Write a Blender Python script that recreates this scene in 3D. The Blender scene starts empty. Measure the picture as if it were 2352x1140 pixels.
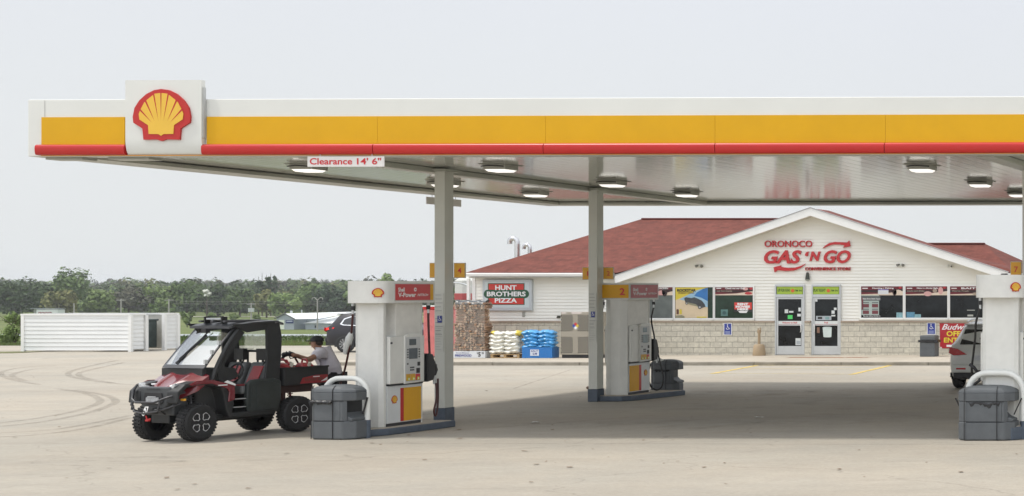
import bpy, bmesh, math, random
from mathutils import Vector, Matrix
C = bpy.context.scene.collection
sc = bpy.context.scene
R = math.radians
# ---------------------------------------------------------------- camera (shift lens: verticals and the front stay parallel)
F, PX, HY, H = 3500.0, 3160.0, 664.0, 2.55     # focal length, principal column, horizon row (in photo pixels), eye height
cam = bpy.data.cameras.new('camera'); camo = bpy.data.objects.new('camera', cam); C.objects.link(camo)
camo.location = (0, 0, H); camo.rotation_euler = (R(90), 0, 0)
cam.sensor_width = 36; cam.lens = 36*F/2352; cam.shift_x = -(PX-1176)/2352; cam.shift_y = (HY-570)/2352
cam.clip_start = .1; cam.clip_end = 6000
sc.camera = camo
sc.view_settings.view_transform = 'Standard'; sc.view_settings.look = 'None'
sc.view_settings.exposure = 0.0; sc.view_settings.gamma = 1
# ---------------------------------------------------------------- sky and sun
SUN = Vector((-.47, -.13, .87)).normalized()
w = bpy.data.worlds.new('World'); sc.world = w; w.use_nodes = True
nt = w.node_tree; bg = nt.nodes['Background']; bg.inputs[1].default_value = .1
sky = nt.nodes.new('ShaderNodeTexSky'); sky.sky_type = 'NISHITA'; sky.sun_disc = False
sky.sun_elevation = math.asin(SUN.z); sky.sun_rotation = math.atan2(SUN.x, SUN.y)
sky.dust_density = 6; sky.air_density = 1
tc = nt.nodes.new('ShaderNodeTexCoord'); sx = nt.nodes.new('ShaderNodeSeparateXYZ'); nt.links.new(tc.outputs['Generated'], sx.inputs[0])
rp = nt.nodes.new('ShaderNodeValToRGB'); nt.links.new(sx.outputs['Z'], rp.inputs[0])
e = rp.color_ramp.elements
e[0].position = 0; e[0].color = (.84, .865, .865, 1); e[1].position = 1; e[1].color = (1.35, 1.4, 1.46, 1)
k = e.new(.22); k.color = (.82, .85, .915, 1); k = e.new(.1); k.color = (.83, .86, .885, 1); k = e.new(.5); k.color = (1.15, 1.19, 1.26, 1)
sc10 = nt.nodes.new('ShaderNodeVectorMath'); sc10.operation = 'SCALE'; sc10.inputs['Scale'].default_value = 10
nt.links.new(rp.outputs[0], sc10.inputs[0])
nz = nt.nodes.new('ShaderNodeTexNoise'); nz.inputs['Scale'].default_value = 2.2; nz.inputs['Detail'].default_value = 3
nt.links.new(tc.outputs['Generated'], nz.inputs['Vector'])
mr = nt.nodes.new('ShaderNodeMapRange'); mr.inputs['To Min'].default_value = .96; mr.inputs['To Max'].default_value = 1.04
nt.links.new(nz.outputs[0], mr.inputs[0])
ms = nt.nodes.new('ShaderNodeVectorMath'); ms.operation = 'SCALE'; nt.links.new(sc10.outputs[0], ms.inputs[0]); nt.links.new(mr.outputs[0], ms.inputs['Scale'])
my = nt.nodes.new('ShaderNodeMapRange'); nt.links.new(sx.outputs['Y'], my.inputs[0])      # added gain: sky raised behind the viewer to light camera-facing fronts
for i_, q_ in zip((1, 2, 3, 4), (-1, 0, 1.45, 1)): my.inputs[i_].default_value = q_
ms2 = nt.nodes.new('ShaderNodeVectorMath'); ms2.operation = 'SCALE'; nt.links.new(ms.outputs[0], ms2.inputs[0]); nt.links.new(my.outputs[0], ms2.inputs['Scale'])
mx = nt.nodes.new('ShaderNodeMix'); mx.data_type = 'RGBA'; mx.inputs[0].default_value = .94
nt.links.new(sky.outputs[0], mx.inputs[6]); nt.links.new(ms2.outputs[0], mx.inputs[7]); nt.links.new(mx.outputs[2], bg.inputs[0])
sl = bpy.data.lights.new('sun', 'SUN'); so = bpy.data.objects.new('sun', sl); C.objects.link(so)
sl.energy = 2.7; sl.angle = R(5); sl.color = (1, .955, .88)
so.rotation_euler = SUN.to_track_quat('Z', 'Y').to_euler()
# ---------------------------------------------------------------- helpers
def G(x, y):
    d = H*F/(y-HY); return Vector(((x-PX)*d/F, d, 0))
def W(x, y, d): return Vector(((x-PX)*d/F, d, H-(y-HY)*d/F))
def dep(ppm): return F/ppm
MATS = {}
def M(name, col, rough=.6, metal=0, var=.1, scale=3, bump=0, bscale=60, coat=0, emit=0, spec=.5, stretch=None):
    if name in MATS: return MATS[name]
    m = bpy.data.materials.new(name); m.use_nodes = True; MATS[name] = m
    t = m.node_tree; b = t.nodes['Principled BSDF']
    b.inputs['Roughness'].default_value = rough; b.inputs['Metallic'].default_value = metal
    b.inputs['Coat Weight'].default_value = coat; b.inputs['Specular IOR Level'].default_value = spec
    b.inputs['Base Color'].default_value = (*col, 1)
    tc = t.nodes.new('ShaderNodeTexCoord'); src = tc.outputs['Object']
    if stretch:
        mp = t.nodes.new('ShaderNodeMapping'); mp.inputs['Scale'].default_value = stretch
        t.links.new(src, mp.inputs[0]); src = mp.outputs[0]
    if var:
        n = t.nodes.new('ShaderNodeTexNoise'); n.inputs['Scale'].default_value = scale; n.inputs['Detail'].default_value = 6
        n.inputs['Roughness'].default_value = .65
        t.links.new(src, n.inputs['Vector'])
        r = t.nodes.new('ShaderNodeMapRange'); r.inputs['From Min'].default_value = .3; r.inputs['From Max'].default_value = .7
        r.inputs['To Min'].default_value = 1-var; r.inputs['To Max'].default_value = 1+var
        t.links.new(n.outputs[0], r.inputs[0])
        v = t.nodes.new('ShaderNodeVectorMath'); v.operation = 'SCALE'; v.inputs[0].default_value = col
        t.links.new(r.outputs[0], v.inputs['Scale']); t.links.new(v.outputs[0], b.inputs['Base Color'])
    if bump:
        n2 = t.nodes.new('ShaderNodeTexNoise'); n2.inputs['Scale'].default_value = bscale; n2.inputs['Detail'].default_value = 4
        t.links.new(src, n2.inputs['Vector'])
        bp = t.nodes.new('ShaderNodeBump'); bp.inputs['Strength'].default_value = bump; bp.inputs['Distance'].default_value = .02
        t.links.new(n2.outputs[0], bp.inputs['Height']); t.links.new(bp.outputs[0], b.inputs['Normal'])
    if emit:
        b.inputs['Emission Color'].default_value = (*col, 1); b.inputs['Emission Strength'].default_value = emit
    return m
def tag(o, label=None, cat=None, group=None, kind=None):
    if label: o['label'] = label
    if cat: o['category'] = cat
    if group: o['group'] = group
    if kind: o['kind'] = kind
    return o
def empty(name, loc=(0, 0, 0), rz=0, label=None, cat=None, group=None):
    o = bpy.data.objects.new(name, None); C.objects.link(o); o.empty_display_size = .2
    o.location = loc; o.rotation_euler = (0, 0, rz); return tag(o, label, cat, group)
def copy_tree(o, parent=None):
    c = o.copy(); C.objects.link(c); c.parent = parent
    for ch in [q for q in bpy.data.objects if q.parent == o]: copy_tree(ch, c)
    return c
class MB:
    def __init__(s): s.v = []; s.f = []; s.m = []
    def add(s, vs, fs, m=0):
        o = len(s.v); s.v += [tuple(v) for v in vs]
        for f in fs: s.f.append([o+i for i in f]); s.m.append(m)
        return s
    def box(s, x0, x1, y0, y1, z0, z1, m=0, T=None):
        vs = [Vector((x, y, z)) for z in (z0, z1) for y in (y0, y1) for x in (x0, x1)]
        if T: vs = [T @ v for v in vs]
        return s.add(vs, [(0, 2, 3, 1), (4, 5, 7, 6), (0, 1, 5, 4), (2, 6, 7, 3), (0, 4, 6, 2), (1, 3, 7, 5)], m)
    def poly(s, pts, m=0): return s.add(pts, [list(range(len(pts)))], m)
    def prism(s, pts, fr, t, m=0):
        """polygon (a,b) in frame fr=(origin,right,up,normal), thickness t along the normal"""
        o, r, u, n = fr; k = len(pts)
        a = [o+r*p[0]+u*p[1] for p in pts]; b = [q+n*t for q in a]
        ar = sum(pts[i][0]*pts[(i+1) % k][1]-pts[(i+1) % k][0]*pts[i][1] for i in range(k))
        top = list(range(k, 2*k)); bot = list(range(k))[::-1]
        fs = [top, bot]+[(i, (i+1) % k, k+(i+1) % k, k+i) for i in range(k)]
        if ar < 0: fs = [f[::-1] for f in fs]
        return s.add(a+b, fs, m)
    def tube(s, P, r, n=10, m=0, caps=True):
        P = [Vector(p) for p in P]; k = len(P)
        rr = r if isinstance(r, (list, tuple)) else [r]*k
        t0 = (P[1]-P[0]).normalized(); up = Vector((0, 0, 1)) if abs(t0.z) < .9 else Vector((1, 0, 0))
        a = t0.cross(up).normalized(); vs = []
        for i in range(k):
            t = ((P[min(i+1, k-1)]-P[max(i-1, 0)])).normalized()
            a = (a-t*a.dot(t)).normalized(); b = t.cross(a)
            for j in range(n):
                q = 2*math.pi*j/n; vs.append(P[i]+(a*math.cos(q)+b*math.sin(q))*rr[i])
        fs = [(i*n+j, i*n+(j+1) % n, (i+1)*n+(j+1) % n, (i+1)*n+j) for i in range(k-1) for j in range(n)]
        if caps: fs += [list(range(n))[::-1], list(range((k-1)*n, k*n))]
        return s.add(vs, fs, m)
    def ball(s, c, r, nu=12, nv=8, m=0, T=None):
        c = Vector(c); r = r if isinstance(r, (tuple, list)) else (r, r, r); vs = []; fs = []
        for i in range(nv+1):
            p = math.pi*i/nv
            for j in range(nu):
                q = 2*math.pi*j/nu
                v = Vector((r[0]*math.sin(p)*math.cos(q), r[1]*math.sin(p)*math.sin(q), r[2]*math.cos(p)))
                vs.append((T @ v if T else v)+c)
        for i in range(nv):
            for j in range(nu):
                fs.append((i*nu+j, (i+1)*nu+j, (i+1)*nu+(j+1) % nu, i*nu+(j+1) % nu))
        return s.add(vs, fs, m)
    def lathe(s, prof, n=24, o=(0, 0, 0), ax='z', m=0):
        vs = []; o = Vector(o)
        for r, h in prof:
            for j in range(n):
                q = 2*math.pi*j/n; c, d = r*math.cos(q), r*math.sin(q)
                vs.append(o+Vector({'z': (c, d, h), 'x': (h, c, d), 'y': (c, h, d)}[ax]))
        k = len(prof)
        return s.add(vs, [(i*n+j, i*n+(j+1) % n, (i+1)*n+(j+1) % n, (i+1)*n+j) for i in range(k-1) for j in range(n)], m)
    def build(s, name, mats, parent=None, smooth=None, bevel=0, bseg=2):
        me = bpy.data.meshes.new(name); me.from_pydata(s.v, [], s.f)
        if not isinstance(mats, (list, tuple)): mats = [mats]
        for m in mats: me.materials.append(m)
        me.polygons.foreach_set('material_index', s.m); me.update(); me.validate()
        bm = bmesh.new(); bm.from_mesh(me); bmesh.ops.recalc_face_normals(bm, faces=bm.faces) if len(s.f) < 20000 and not getattr(s, 'raw', False) else None
        bm.to_mesh(me); bm.free()
        if smooth:
            me.polygons.foreach_set('use_smooth', [True]*len(me.polygons)); me.set_sharp_from_angle(angle=R(smooth))
        o = bpy.data.objects.new(name, me); C.objects.link(o)
        if parent: o.parent = parent
        if bevel:
            b = o.modifiers.new('bevel', 'BEVEL'); b.width = bevel; b.segments = bseg; b.limit_method = 'ANGLE'; b.angle_limit = R(35)
        return o
X_, Y_, Z_ = Vector((1, 0, 0)), Vector((0, 1, 0)), Vector((0, 0, 1))
def FR(o): return (Vector(o), X_, Z_, -Y_)          # a face looking at the camera
def FS(o): return (Vector(o), Y_, Z_, X_)           # a face looking to +x, text runs away from the camera
def FL(o): return (Vector(o), -Y_, Z_, -X_)
def text_geo(s, bold=0, shear=0, spacing=1):
    cu = bpy.data.curves.new('t', 'FONT'); cu.body = s; cu.offset = bold; cu.shear = shear; cu.space_character = spacing; cu.resolution_u = 3
    o = bpy.data.objects.new('t', cu); C.objects.link(o)
    bpy.context.view_layer.update()
    me = bpy.data.meshes.new_from_object(o.evaluated_get(bpy.context.evaluated_depsgraph_get()))
    vs = [v.co.copy() for v in me.vertices]; fs = [list(p.vertices) for p in me.polygons]
    bpy.data.objects.remove(o); bpy.data.curves.remove(cu); bpy.data.meshes.remove(me)
    return vs, fs
def text(mb, s, fr, a0, a1, b0, b1, t=.004, m=0, bold=.02, shear=0, spacing=1, side=False):
    """fit the words s in the box a0..a1, b0..b1 of the frame"""
    vs, fs = text_geo(s, bold, shear, spacing)
    if not vs: return
    x0 = min(v.x for v in vs); x1 = max(v.x for v in vs); y0 = min(v.y for v in vs); y1 = max(v.y for v in vs)
    o, r, u, n = fr; P = []
    for v in vs:
        P.append(o+r*(a0+(v.x-x0)/(x1-x0)*(a1-a0))+u*(b0+(v.y-y0)/(y1-y0)*(b1-b0))+n*t)
    mb.add(P, fs, m)
    if side:                                        # rim of the raised letters
        cnt = {}
        for f in fs:
            for i in range(len(f)):
                a, b = f[i], f[(i+1) % len(f)]; cnt[(min(a, b), max(a, b))] = cnt.get((min(a, b), max(a, b)), 0)+1
        for (a, b), c in cnt.items():
            if c == 1: mb.add([P[a], P[b], P[b]-n*t, P[a]-n*t], [(0, 1, 2, 3)], m)
def rectp(a0, a1, b0, b1): return [(a0, b0), (a1, b0), (a1, b1), (a0, b1)]
def arcpts(cx, cy, r, a0, a1, n, ry=None):
    ry = ry or r
    return [(cx+r*math.cos(R(a0+(a1-a0)*i/n)), cy+ry*math.sin(R(a0+(a1-a0)*i/n))) for i in range(n+1)]
# colours used all over
WHITE = M('white_enamel', (.74, .74, .70), .35, var=.05, scale=1.2)
CREAMW = M('white_column_paint', (.60, .605, .555), .5, var=.06, scale=1.5)
YEL = M('yellow_enamel', (.64, .345, .006), .55, var=.05, scale=1, spec=.25)
YEL2 = M('yellow_sign_face', (.70, .36, .01), .4, var=.04, spec=.3)
RED = M('red_enamel', (.46, .020, .017), .3, var=.05, scale=1.5, spec=.35)
REDS = M('red_sign_face', (.52, .03, .035), .35, var=.04)
BLUEG = M('slate_blue_paint', (.075, .095, .125), .6, var=.18, scale=6)
BLACK = M('black_plastic', (.015, .015, .017), .5, var=.15)
DARKM = M('dark_metal', (.035, .035, .038), .45, .3)
ALU = M('aluminium', (.55, .57, .58), .35, .6, var=.05)
TXTW = M('white_lettering', (.8, .8, .8), .5, var=0)
TXTR = M('red_lettering', (.55, .02, .03), .5, var=0)
TXTK = M('black_lettering', (.02, .02, .02), .5, var=0)
EMB_R = M('emblem_red', (.47, .03, .027), .45, var=.03, spec=.3); EMB_Y = M('emblem_yellow', (.74, .46, .06), .45, var=.03, spec=.3)
def shell_emblem(parent, fr, cx, cz, wd, t=.03, rim=True):
    k = wd/505.
    P = lambda q: [((x-1290)*k+cx, (412-y)*k+cz) for x, y in q]
    half = [(1330, 625), (1450, 628), (1460, 530), (1540, 480), (1546, 430), (1530, 350), (1487, 285), (1425, 230), (1355, 196)]
    out = [(1290, 640)]+half+[(1290, 186)]+[(2580-x, y) for x, y in half[::-1]]
    hin = [(1312, 580), (1400, 578), (1405, 502), (1482, 452), (1488, 405), (1476, 372), (1440, 305), (1428, 292), (1362, 240), (1346, 228), (1296, 222)]
    inn = [(1290, 595)]+hin+[(2580-x, y) for x, y in hin[::-1]]
    o, r, u, n = fr
    a = MB().prism(P(out), fr, t); a.build('emblem_rim', EMB_R, parent)
    b = MB().prism(P(inn), (o+n*(t+.001), r, u, n), .004+t*.1); b.build('emblem_shell', EMB_Y, parent)
    c = MB(); f3 = (o+n*(t+.006+t*.1), r, u, n)
    tips = [((1478, 365), (1370, 480), 13), ((1428, 288), (1345, 470), 13), ((1355, 232), (1312, 465), 11), ((1290, 215), (1290, 462), 9)]
    for (x, y), (x2, y2), wv in tips:
        for sg in ((1, -1) if x != 1290 else (1,)):
            xx = 1290+sg*(x-1290); xe = 1290+sg*(x2-1290)
            dx, dy = x2-x, y2-y; L = math.hypot(dx, dy); px, py = -dy/L*wv*.6, dx/L*wv*.6*sg
            c.poly([f3[0]+r*q[0]+u*q[1] for q in P([(xx+px*1.0, y+py), (xx-px, y-py), (xe, y2)])])
    c.raw = True; c.build('emblem_ribs', EMB_R, parent)
# ================================================================ THE GROUND
def zg(Y):
    T = [(-200, 0), (69, 0), (80, -.12), (110, -.75), (150, -1.9), (200, -3.2), (280, -4.9), (400, -5.6), (500, -5.9), (600, -5.6), (900, -2.4), (1500, 1.0), (3500, 2.5)]
    for (a, p), (b, q) in zip(T, T[1:]):
        if Y <= b: return p+(q-p)*(Y-a)/(b-a)
    return T[-1][1]
def lot_mat():
    m = bpy.data.materials.new('pale_concrete_paving'); m.use_nodes = True; t = m.node_tree; b = t.nodes['Principled BSDF']
    N = lambda k: t.nodes.new(k); L = t.links.new
    tc = N('ShaderNodeTexCoord')
    def noise(s, d=6, st=(1, 1, 1), ro=.6):
        mp = N('ShaderNodeMapping'); mp.inputs['Scale'].default_value = st; L(tc.outputs['Object'], mp.inputs[0])
        n = N('ShaderNodeTexNoise'); n.inputs['Scale'].default_value = s; n.inputs['Detail'].default_value = d; n.inputs['Roughness'].default_value = ro
        L(mp.outputs[0], n.inputs['Vector']); return n.outputs[0]
    def rng(v, a, b_, c, d):
        r = N('ShaderNodeMapRange'); L(v, r.inputs[0])
        for i, q in zip((1, 2, 3, 4), (a, b_, c, d)): r.inputs[i].default_value = q
        return r.outputs[0]
    def mul(a, b_):
        n = N('ShaderNodeMath'); n.operation = 'MULTIPLY'; L(a, n.inputs[0]); L(b_, n.inputs[1]); return n.outputs[0]
    big = rng(noise(.11, 6, (1, 2.2, 1)), .32, .7, .87, 1.08)
    mid = rng(noise(1.6, 8, (1, 1.5, 1), .75), .3, .7, .91, 1.06)
    streak = rng(noise(.6, 9, (.35, 2.6, 1), .8), .58, .76, 1, .78)
    fine = rng(noise(14, 7, (1, 1, 1), .85), .3, .7, .84, 1.14)
    grit = rng(noise(120, 2), .3, .75, .93, 1.07)
    vo = N('ShaderNodeTexVoronoi'); vo.inputs['Scale'].default_value = 1.1; vo.feature = 'DISTANCE_TO_EDGE'
    mp = N('ShaderNodeMapping'); mp.inputs['Scale'].default_value = (.12, .22, 1); L(tc.outputs['Object'], mp.inputs[0])
    wv = N('ShaderNodeTexNoise'); wv.inputs['Scale'].default_value = 3; wv.inputs['Detail'].default_value = 5; L(mp.outputs[0], wv.inputs['Vector'])
    ad = N('ShaderNodeVectorMath'); ad.operation = 'MULTIPLY_ADD'; L(wv.outputs['Color'], ad.inputs[0]); ad.inputs[1].default_value = (.5, .5, 0); L(mp.outputs[0], ad.inputs[2])
    L(ad.outputs[0], vo.inputs['Vector'])
    crack = rng(vo.outputs['Distance'], 0, .0035, .80, 1)
    f = mul(mul(mul(mul(mul(big, mid), streak), fine), grit), crack)
    warm = N('ShaderNodeMix'); warm.data_type = 'RGBA'
    L(rng(noise(.25, 4), .35, .65, 0, 1), warm.inputs[0]); warm.inputs[6].default_value = (.386, .343, .282, 1); warm.inputs[7].default_value = (.360, .333, .284, 1)
    v = N('ShaderNodeVectorMath'); v.operation = 'SCALE'; L(warm.outputs[2], v.inputs[0]); L(f, v.inputs['Scale']); L(v.outputs[0], b.inputs['Base Color'])
    b.inputs['Roughness'].default_value = .85; b.inputs['Specular IOR Level'].default_value = .25
    bp = N('ShaderNodeBump'); bp.inputs['Strength'].default_value = .35; bp.inputs['Distance'].default_value = .01
    L(noise(45, 4), bp.inputs['Height']); L(bp.outputs[0], b.inputs['Normal'])
    return m
LOT = lot_mat()
def grass_mat(name, c1, c2, sc1=.02, sc2=.6):
    m = bpy.data.materials.new(name); m.use_nodes = True; t = m.node_tree; b = t.nodes['Principled BSDF']
    tc = t.nodes.new('ShaderNodeTexCoord'); n = t.nodes.new('ShaderNodeTexNoise'); n.inputs['Scale'].default_value = sc1; n.inputs['Detail'].default_value = 8; n.inputs['Roughness'].default_value = .7
    t.links.new(tc.outputs['Object'], n.inputs['Vector'])
    r = t.nodes.new('ShaderNodeValToRGB'); r.color_ramp.elements[0].position = .35; r.color_ramp.elements[1].position = .65
    r.color_ramp.elements[0].color = (*c1, 1); r.color_ramp.elements[1].color = (*c2, 1)
    t.links.new(n.outputs[0], r.inputs[0]); t.links.new(r.outputs[0], b.inputs['Base Color']); b.inputs['Roughness'].default_value = .9
    b.inputs['Specular IOR Level'].default_value = .1
    return m
FIELD = grass_mat('meadow_grass', (.085, .115, .035), (.155, .175, .06), .03)
g = MB(); ys = [-60, 0, 40, 60, 69, 74, 80, 95, 110, 130, 150, 175, 200, 240, 280, 340, 400, 450, 500, 550, 600, 700, 800, 900, 1200, 1500, 2200, 3500]
xs = [-3500, -1500, -900, -600, -400, -300, -220, -160, -120, -90, -60, -40, -20, 0, 30, 80, 200, 600, 1500]
g.add([(x, y, zg(y)-.03) for y in ys for x in xs], [(i*len(xs)+j, i*len(xs)+j+1, (i+1)*len(xs)+j+1, (i+1)*len(xs)+j) for i in range(len(ys)-1) for j in range(len(xs)-1)])
tag(g.build('ground', FIELD, smooth=60), kind='structure')
g = MB(); g.add([(x, y, 0) for y in (-40, 0, 20, 40, 68.5) for x in (-110, -60, -20, 30, 60)], [(i*5+j, i*5+j+1, i*5+j+6, i*5+j+5) for i in range(4) for j in range(4)])
tag(g.build('forecourt', LOT), kind='structure')
# verge strip left of the enclosure and the far roads
VERGE = grass_mat('verge_grass', (.10, .12, .05), (.20, .19, .10), .8)
g = MB(); n = 40; rnd = random.Random(4)
for i in range(n):
    x0 = -90+i*36./n; x1 = x0+36./n; a = 60.2+.2*math.sin(i*1.3)+rnd.random()*.15; 
    if i == 0: pa = a
    g.add([(x0, pa, .012), (x1, a, .012), (x1, 61.6+.3*math.sin(i), .02), (x0, 61.6+.3*math.sin(i-1), .02)], [(0, 1, 2, 3)]); pa = a
tag(g.build('grass_verge', VERGE), kind='structure')
ROADG = M('far_road_grey', (.31, .335, .35), .9, var=.08, scale=.3)
g = MB()
for a, b in ((96, 104), (104, 112), (112, 120)):
    g.poly([(-300, a, zg(a)+.03), (150, a, zg(a)+.03), (150, b, zg(b)+.03), (-300, b, zg(b)+.03)])
tag(g.build('road', ROADG, smooth=40), kind='structure')
g = MB(); g.poly([(-400, 452, zg(452)+.05), (200, 470, zg(470)+.05), (200, 480, zg(480)+.05), (-400, 461, zg(461)+.05)])
tag(g.build('track', M('pale_gravel', (.42, .42, .33), .9, scale=.1)), kind='structure')
# ---------------- sidewalk with kerb along the shop
SW = dep(62.5)        # shop wall depth = 56 m
KY = dep(69)
WALK = M('sidewalk_concrete', (.40, .355, .29), .85, var=.12, scale=.8, bump=.2)
KERB = M('kerb_concrete', (.27, .245, .20), .85, var=.25, scale=1.5, bump=.3)
g = MB(); xL, xR = -35.2, -6.0
x = xL; rnd = random.Random(2)
while x < xR-.1:
    x2 = min(x+2.9, xR); g.box(x+.008, x2-.008, KY+.16, SW+.15, -.05, .12); x = x2
tag(g.build('sidewalk', WALK, bevel=.01), kind='structure')
g = MB(); x = xL
while x < xR-.1:
    x2 = min(x+2.9, xR); g.box(x+.006, x2-.006, KY, KY+.152, -.05, .118+rnd.uniform(-.004, .004)); x = x2
tag(g.build('kerb', KERB, bevel=.025), kind='structure')
def line_mesh(name, segs, wd, mat, z=.006):
    g = MB()
    for P in segs:
        P = [Vector(p) for p in P]
        for a, b in zip(P, P[1:]):
            n = (b-a).cross(Z_).normalized()*wd/2
            g.poly([(a-n).to_3d()+Z_*z, (b-n)+Z_*z, (b+n)+Z_*z, (a+n)+Z_*z])
    return tag(g.build(name, mat), kind='structure')
def worn(name, col, lo, hi, sc_=6, alpha=1, st=(1, 1, 1)):
    m = bpy.data.materials.new(name); m.use_nodes = True; t = m.node_tree; b = t.nodes['Principled BSDF']; b.inputs['Base Color'].default_value = (*col, 1); b.inputs['Roughness'].default_value = .85
    b.inputs['Specular IOR Level'].default_value = .2
    tc = t.nodes.new('ShaderNodeTexCoord'); mp = t.nodes.new('ShaderNodeMapping'); mp.inputs['Scale'].default_value = st
    n = t.nodes.new('ShaderNodeTexNoise'); n.inputs['Scale'].default_value = sc_; n.inputs['Detail'].default_value = 8; n.inputs['Roughness'].default_value = .7
    r = t.nodes.new('ShaderNodeMapRange'); r.inputs[1].default_value = lo; r.inputs[2].default_value = hi; r.inputs[4].default_value = alpha
    t.links.new(tc.outputs['Object'], mp.inputs[0]); t.links.new(mp.outputs[0], n.inputs['Vector']); t.links.new(n.outputs[0], r.inputs[0]); t.links.new(r.outputs[0], b.inputs['Alpha'])
    return m
YLINE = worn('worn_yellow_road_paint', (.62, .46, .15), .25, .52, 5, .95)
line_mesh('parking_line', [[G(1635, 859), G(1782, 832)], [G(1955, 861), G(2078, 832)], [G(2250, 862), G(2310, 838)]], .17, YLINE)
line_mesh('stop_line', [[G(1640, 858), G(1960, 860)], [G(1700, 847), G(1985, 848)], [G(1742, 840), G(2010, 841)]], .10, worn('very_worn_yellow_paint', (.60, .48, .22), .3, .55, 3, .8))
line_mesh('kerb_ramp_mark', [[G(1797, 831)+Y_*.5, G(1985, 831)+Y_*.5]], .5, worn('worn_rust_red_paint', (.30, .14, .08), .3, .55, 3, .8), z=.124)
line_mesh('faded_white_mark', [[G(1170, 868), G(1240, 858)], [G(2040, 850), G(2120, 858)]], .12, worn('faded_white_paint', (.66, .62, .52), .45, .7, 4, .6))
# tyre marks curling over the left of the forecourt
TRACK = worn('tyre_scuff', (.15, .13, .105), .3, .85, 2.6, .42, (1, 1, 1))
def curve(pts, n=14):
    out = []
    for i in range(len(pts)-1):
        p0 = pts[max(i-1, 0)]; p1 = pts[i]; p2 = pts[i+1]; p3 = pts[min(i+2, len(pts)-1)]
        for k in range(n):
            t = k/n
            out.append(tuple(.5*((2*p1[j])+(-p0[j]+p2[j])*t+(2*p0[j]-5*p1[j]+4*p2[j]-p3[j])*t*t+(-p0[j]+3*p1[j]-3*p2[j]+p3[j])*t**3) for j in range(len(p1))))
    out.append(tuple(pts[-1])); return out
tr = [[(-60, 978), (60, 965), (160, 948), (215, 932), (230, 920), (200, 905), (130, 893)], [(-60, 985), (80, 972), (190, 952), (245, 935), (266, 922), (240, 908), (170, 897)],
      [(130, 840), (70, 843), (20, 850), (2, 860), (30, 873), (90, 884)], [(150, 845), (85, 848), (42, 856), (28, 865), (60, 876)],
      [(270, 828), (200, 843), (160, 855), (165, 866), (230, 878), (320, 886)], [(285, 833), (222, 847), (182, 858), (195, 869), (260, 880)],
      [(-60, 1006), (80, 1000), (200, 984), (300, 960)], [(-60, 998), (100, 990), (200, 975), (300, 955)]]
line_mesh('tyre_marks', [[G(*p) for p in curve(q)] for q in tr], .15, TRACK, z=.005)
STAIN = worn('dark_stain', (.13, .12, .10), .5, .78, 1.2, .28)
g = MB(); rnd = random.Random(9)
for (x, y, sx_, sy_) in [(1180, 855, 1.6, .8), (1130, 850, 1.2, .6), (1800, 930, 2.5, 2), (2000, 960, 2.2, 1.5), (1500, 975, 2.4, 1.2), (520, 1055, 2.4, .5), (240, 1062, 1.4, .3), (1950, 905, 3, 2), (1700, 900, 2, 1.5), (60, 1090, 1.2, .3)]:
    c = G(x, y)
    g.poly([c+Vector((sx_*math.cos(q)*(1+.2*math.sin(3*q+x)), sy_*math.sin(q)*(1+.2*math.cos(2*q+y)), .004+.0007*rnd.random())) for q in [R(15*i) for i in range(24)]])
g.raw = True
tag(g.build('oil_stains', STAIN), kind='structure')
JOINT = M('joint_line', (.12, .11, .10), .9, var=0)
line_mesh('paving_joints', [[G(1180, 893), G(1310, 850)], [G(850, 1019), G(2352, 1022)], [G(1040, 990), G(1500, 955)]], .02, worn('joint_filler', (.10, .09, .08), .35, .6, 2, .8), z=.0045)
# fallen leaves and litter
LEAF = M('dry_leaf', (.16, .11, .07), .8)
g = MB(); rnd = random.Random(11)
spots = [(2, 0, 0)]
for i in range(90):
    x, y = rnd.uniform(-20, 2352), 830+300*rnd.random()**1.1
    c = G(x, y); s = rnd.uniform(.015, .05); a = rnd.random()*6
    g.poly([c+Vector((s*math.cos(a+q)*rnd.uniform(.5, 1.3), s*math.sin(a+q)*rnd.uniform(.5, 1.3), .01+.01*rnd.random())) for q in (0, 1.3, 2.4, 3.5, 5)])
g.raw = True
tag(g.build('leaf_litter', LEAF), kind='stuff')
for i, (x, y, lab) in enumerate([(1744, 961, 'crumpled white paper scrap lying in the shade under the canopy'), (1230, 973, 'flat white paper scrap lying right of the slate footed column')]):
    c = G(x, y); g = MB(); rnd = random.Random(i)
    vs = [Vector((-.08+.08*a, -.05+.05*b, .012+.03*rnd.random())) for b in range(3) for a in range(3)]
    g.add(vs, [(r_*3+q, r_*3+q+1, r_*3+q+4, r_*3+q+3) for r_ in range(2) for q in range(2)]); g.raw = True
    o = g.build('paper_scrap', TXTW); o.location = c; tag(o, lab, 'litter')
# ================================================================ THE CANOPY
TH = -.026
CO = Vector((-22.6, 25.55, 0)); Rm = Matrix.Rotation(TH, 3, 'Z'); Ri = Rm.inverted()
def cl(p): return Ri @ (Vector(p)-CO)
can = empty('fuel_canopy', CO, TH, 'large white flat fuel station canopy with yellow and red bands on slate footed columns', 'canopy')
LEN, DEP = 28.0, 15.3; zb, zt = 4.77, 5.725
FASC = M('fascia_white', (.66, .665, .63), .4, var=.04, scale=.6)
u = lambda x, ppm=137.: (x-PX)/ppm+22.6           # photo column -> distance along the fascia
g = MB(); g.box(0, LEN, 0, .06, zb, zt); g.box(0, LEN, DEP-.06, DEP, zb, zt); g.box(0, .06, .06, DEP-.06, zb, zt); g.box(LEN-.06, LEN, .06, DEP-.06, zb, zt)
g.box(.02, LEN-.02, .07, DEP-.07, zt-.12, zt-.05)
g.build('fascia', FASC, can, bevel=.012)
g = MB(); SF = M('canopy_soffit_metal', (.47, .475, .43), .10, .0, var=.07, scale=.5, bump=.10, bscale=2.2, spec=1.0, stretch=(2.5, .3, 1))
x = .55; zs = zb+.09
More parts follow.
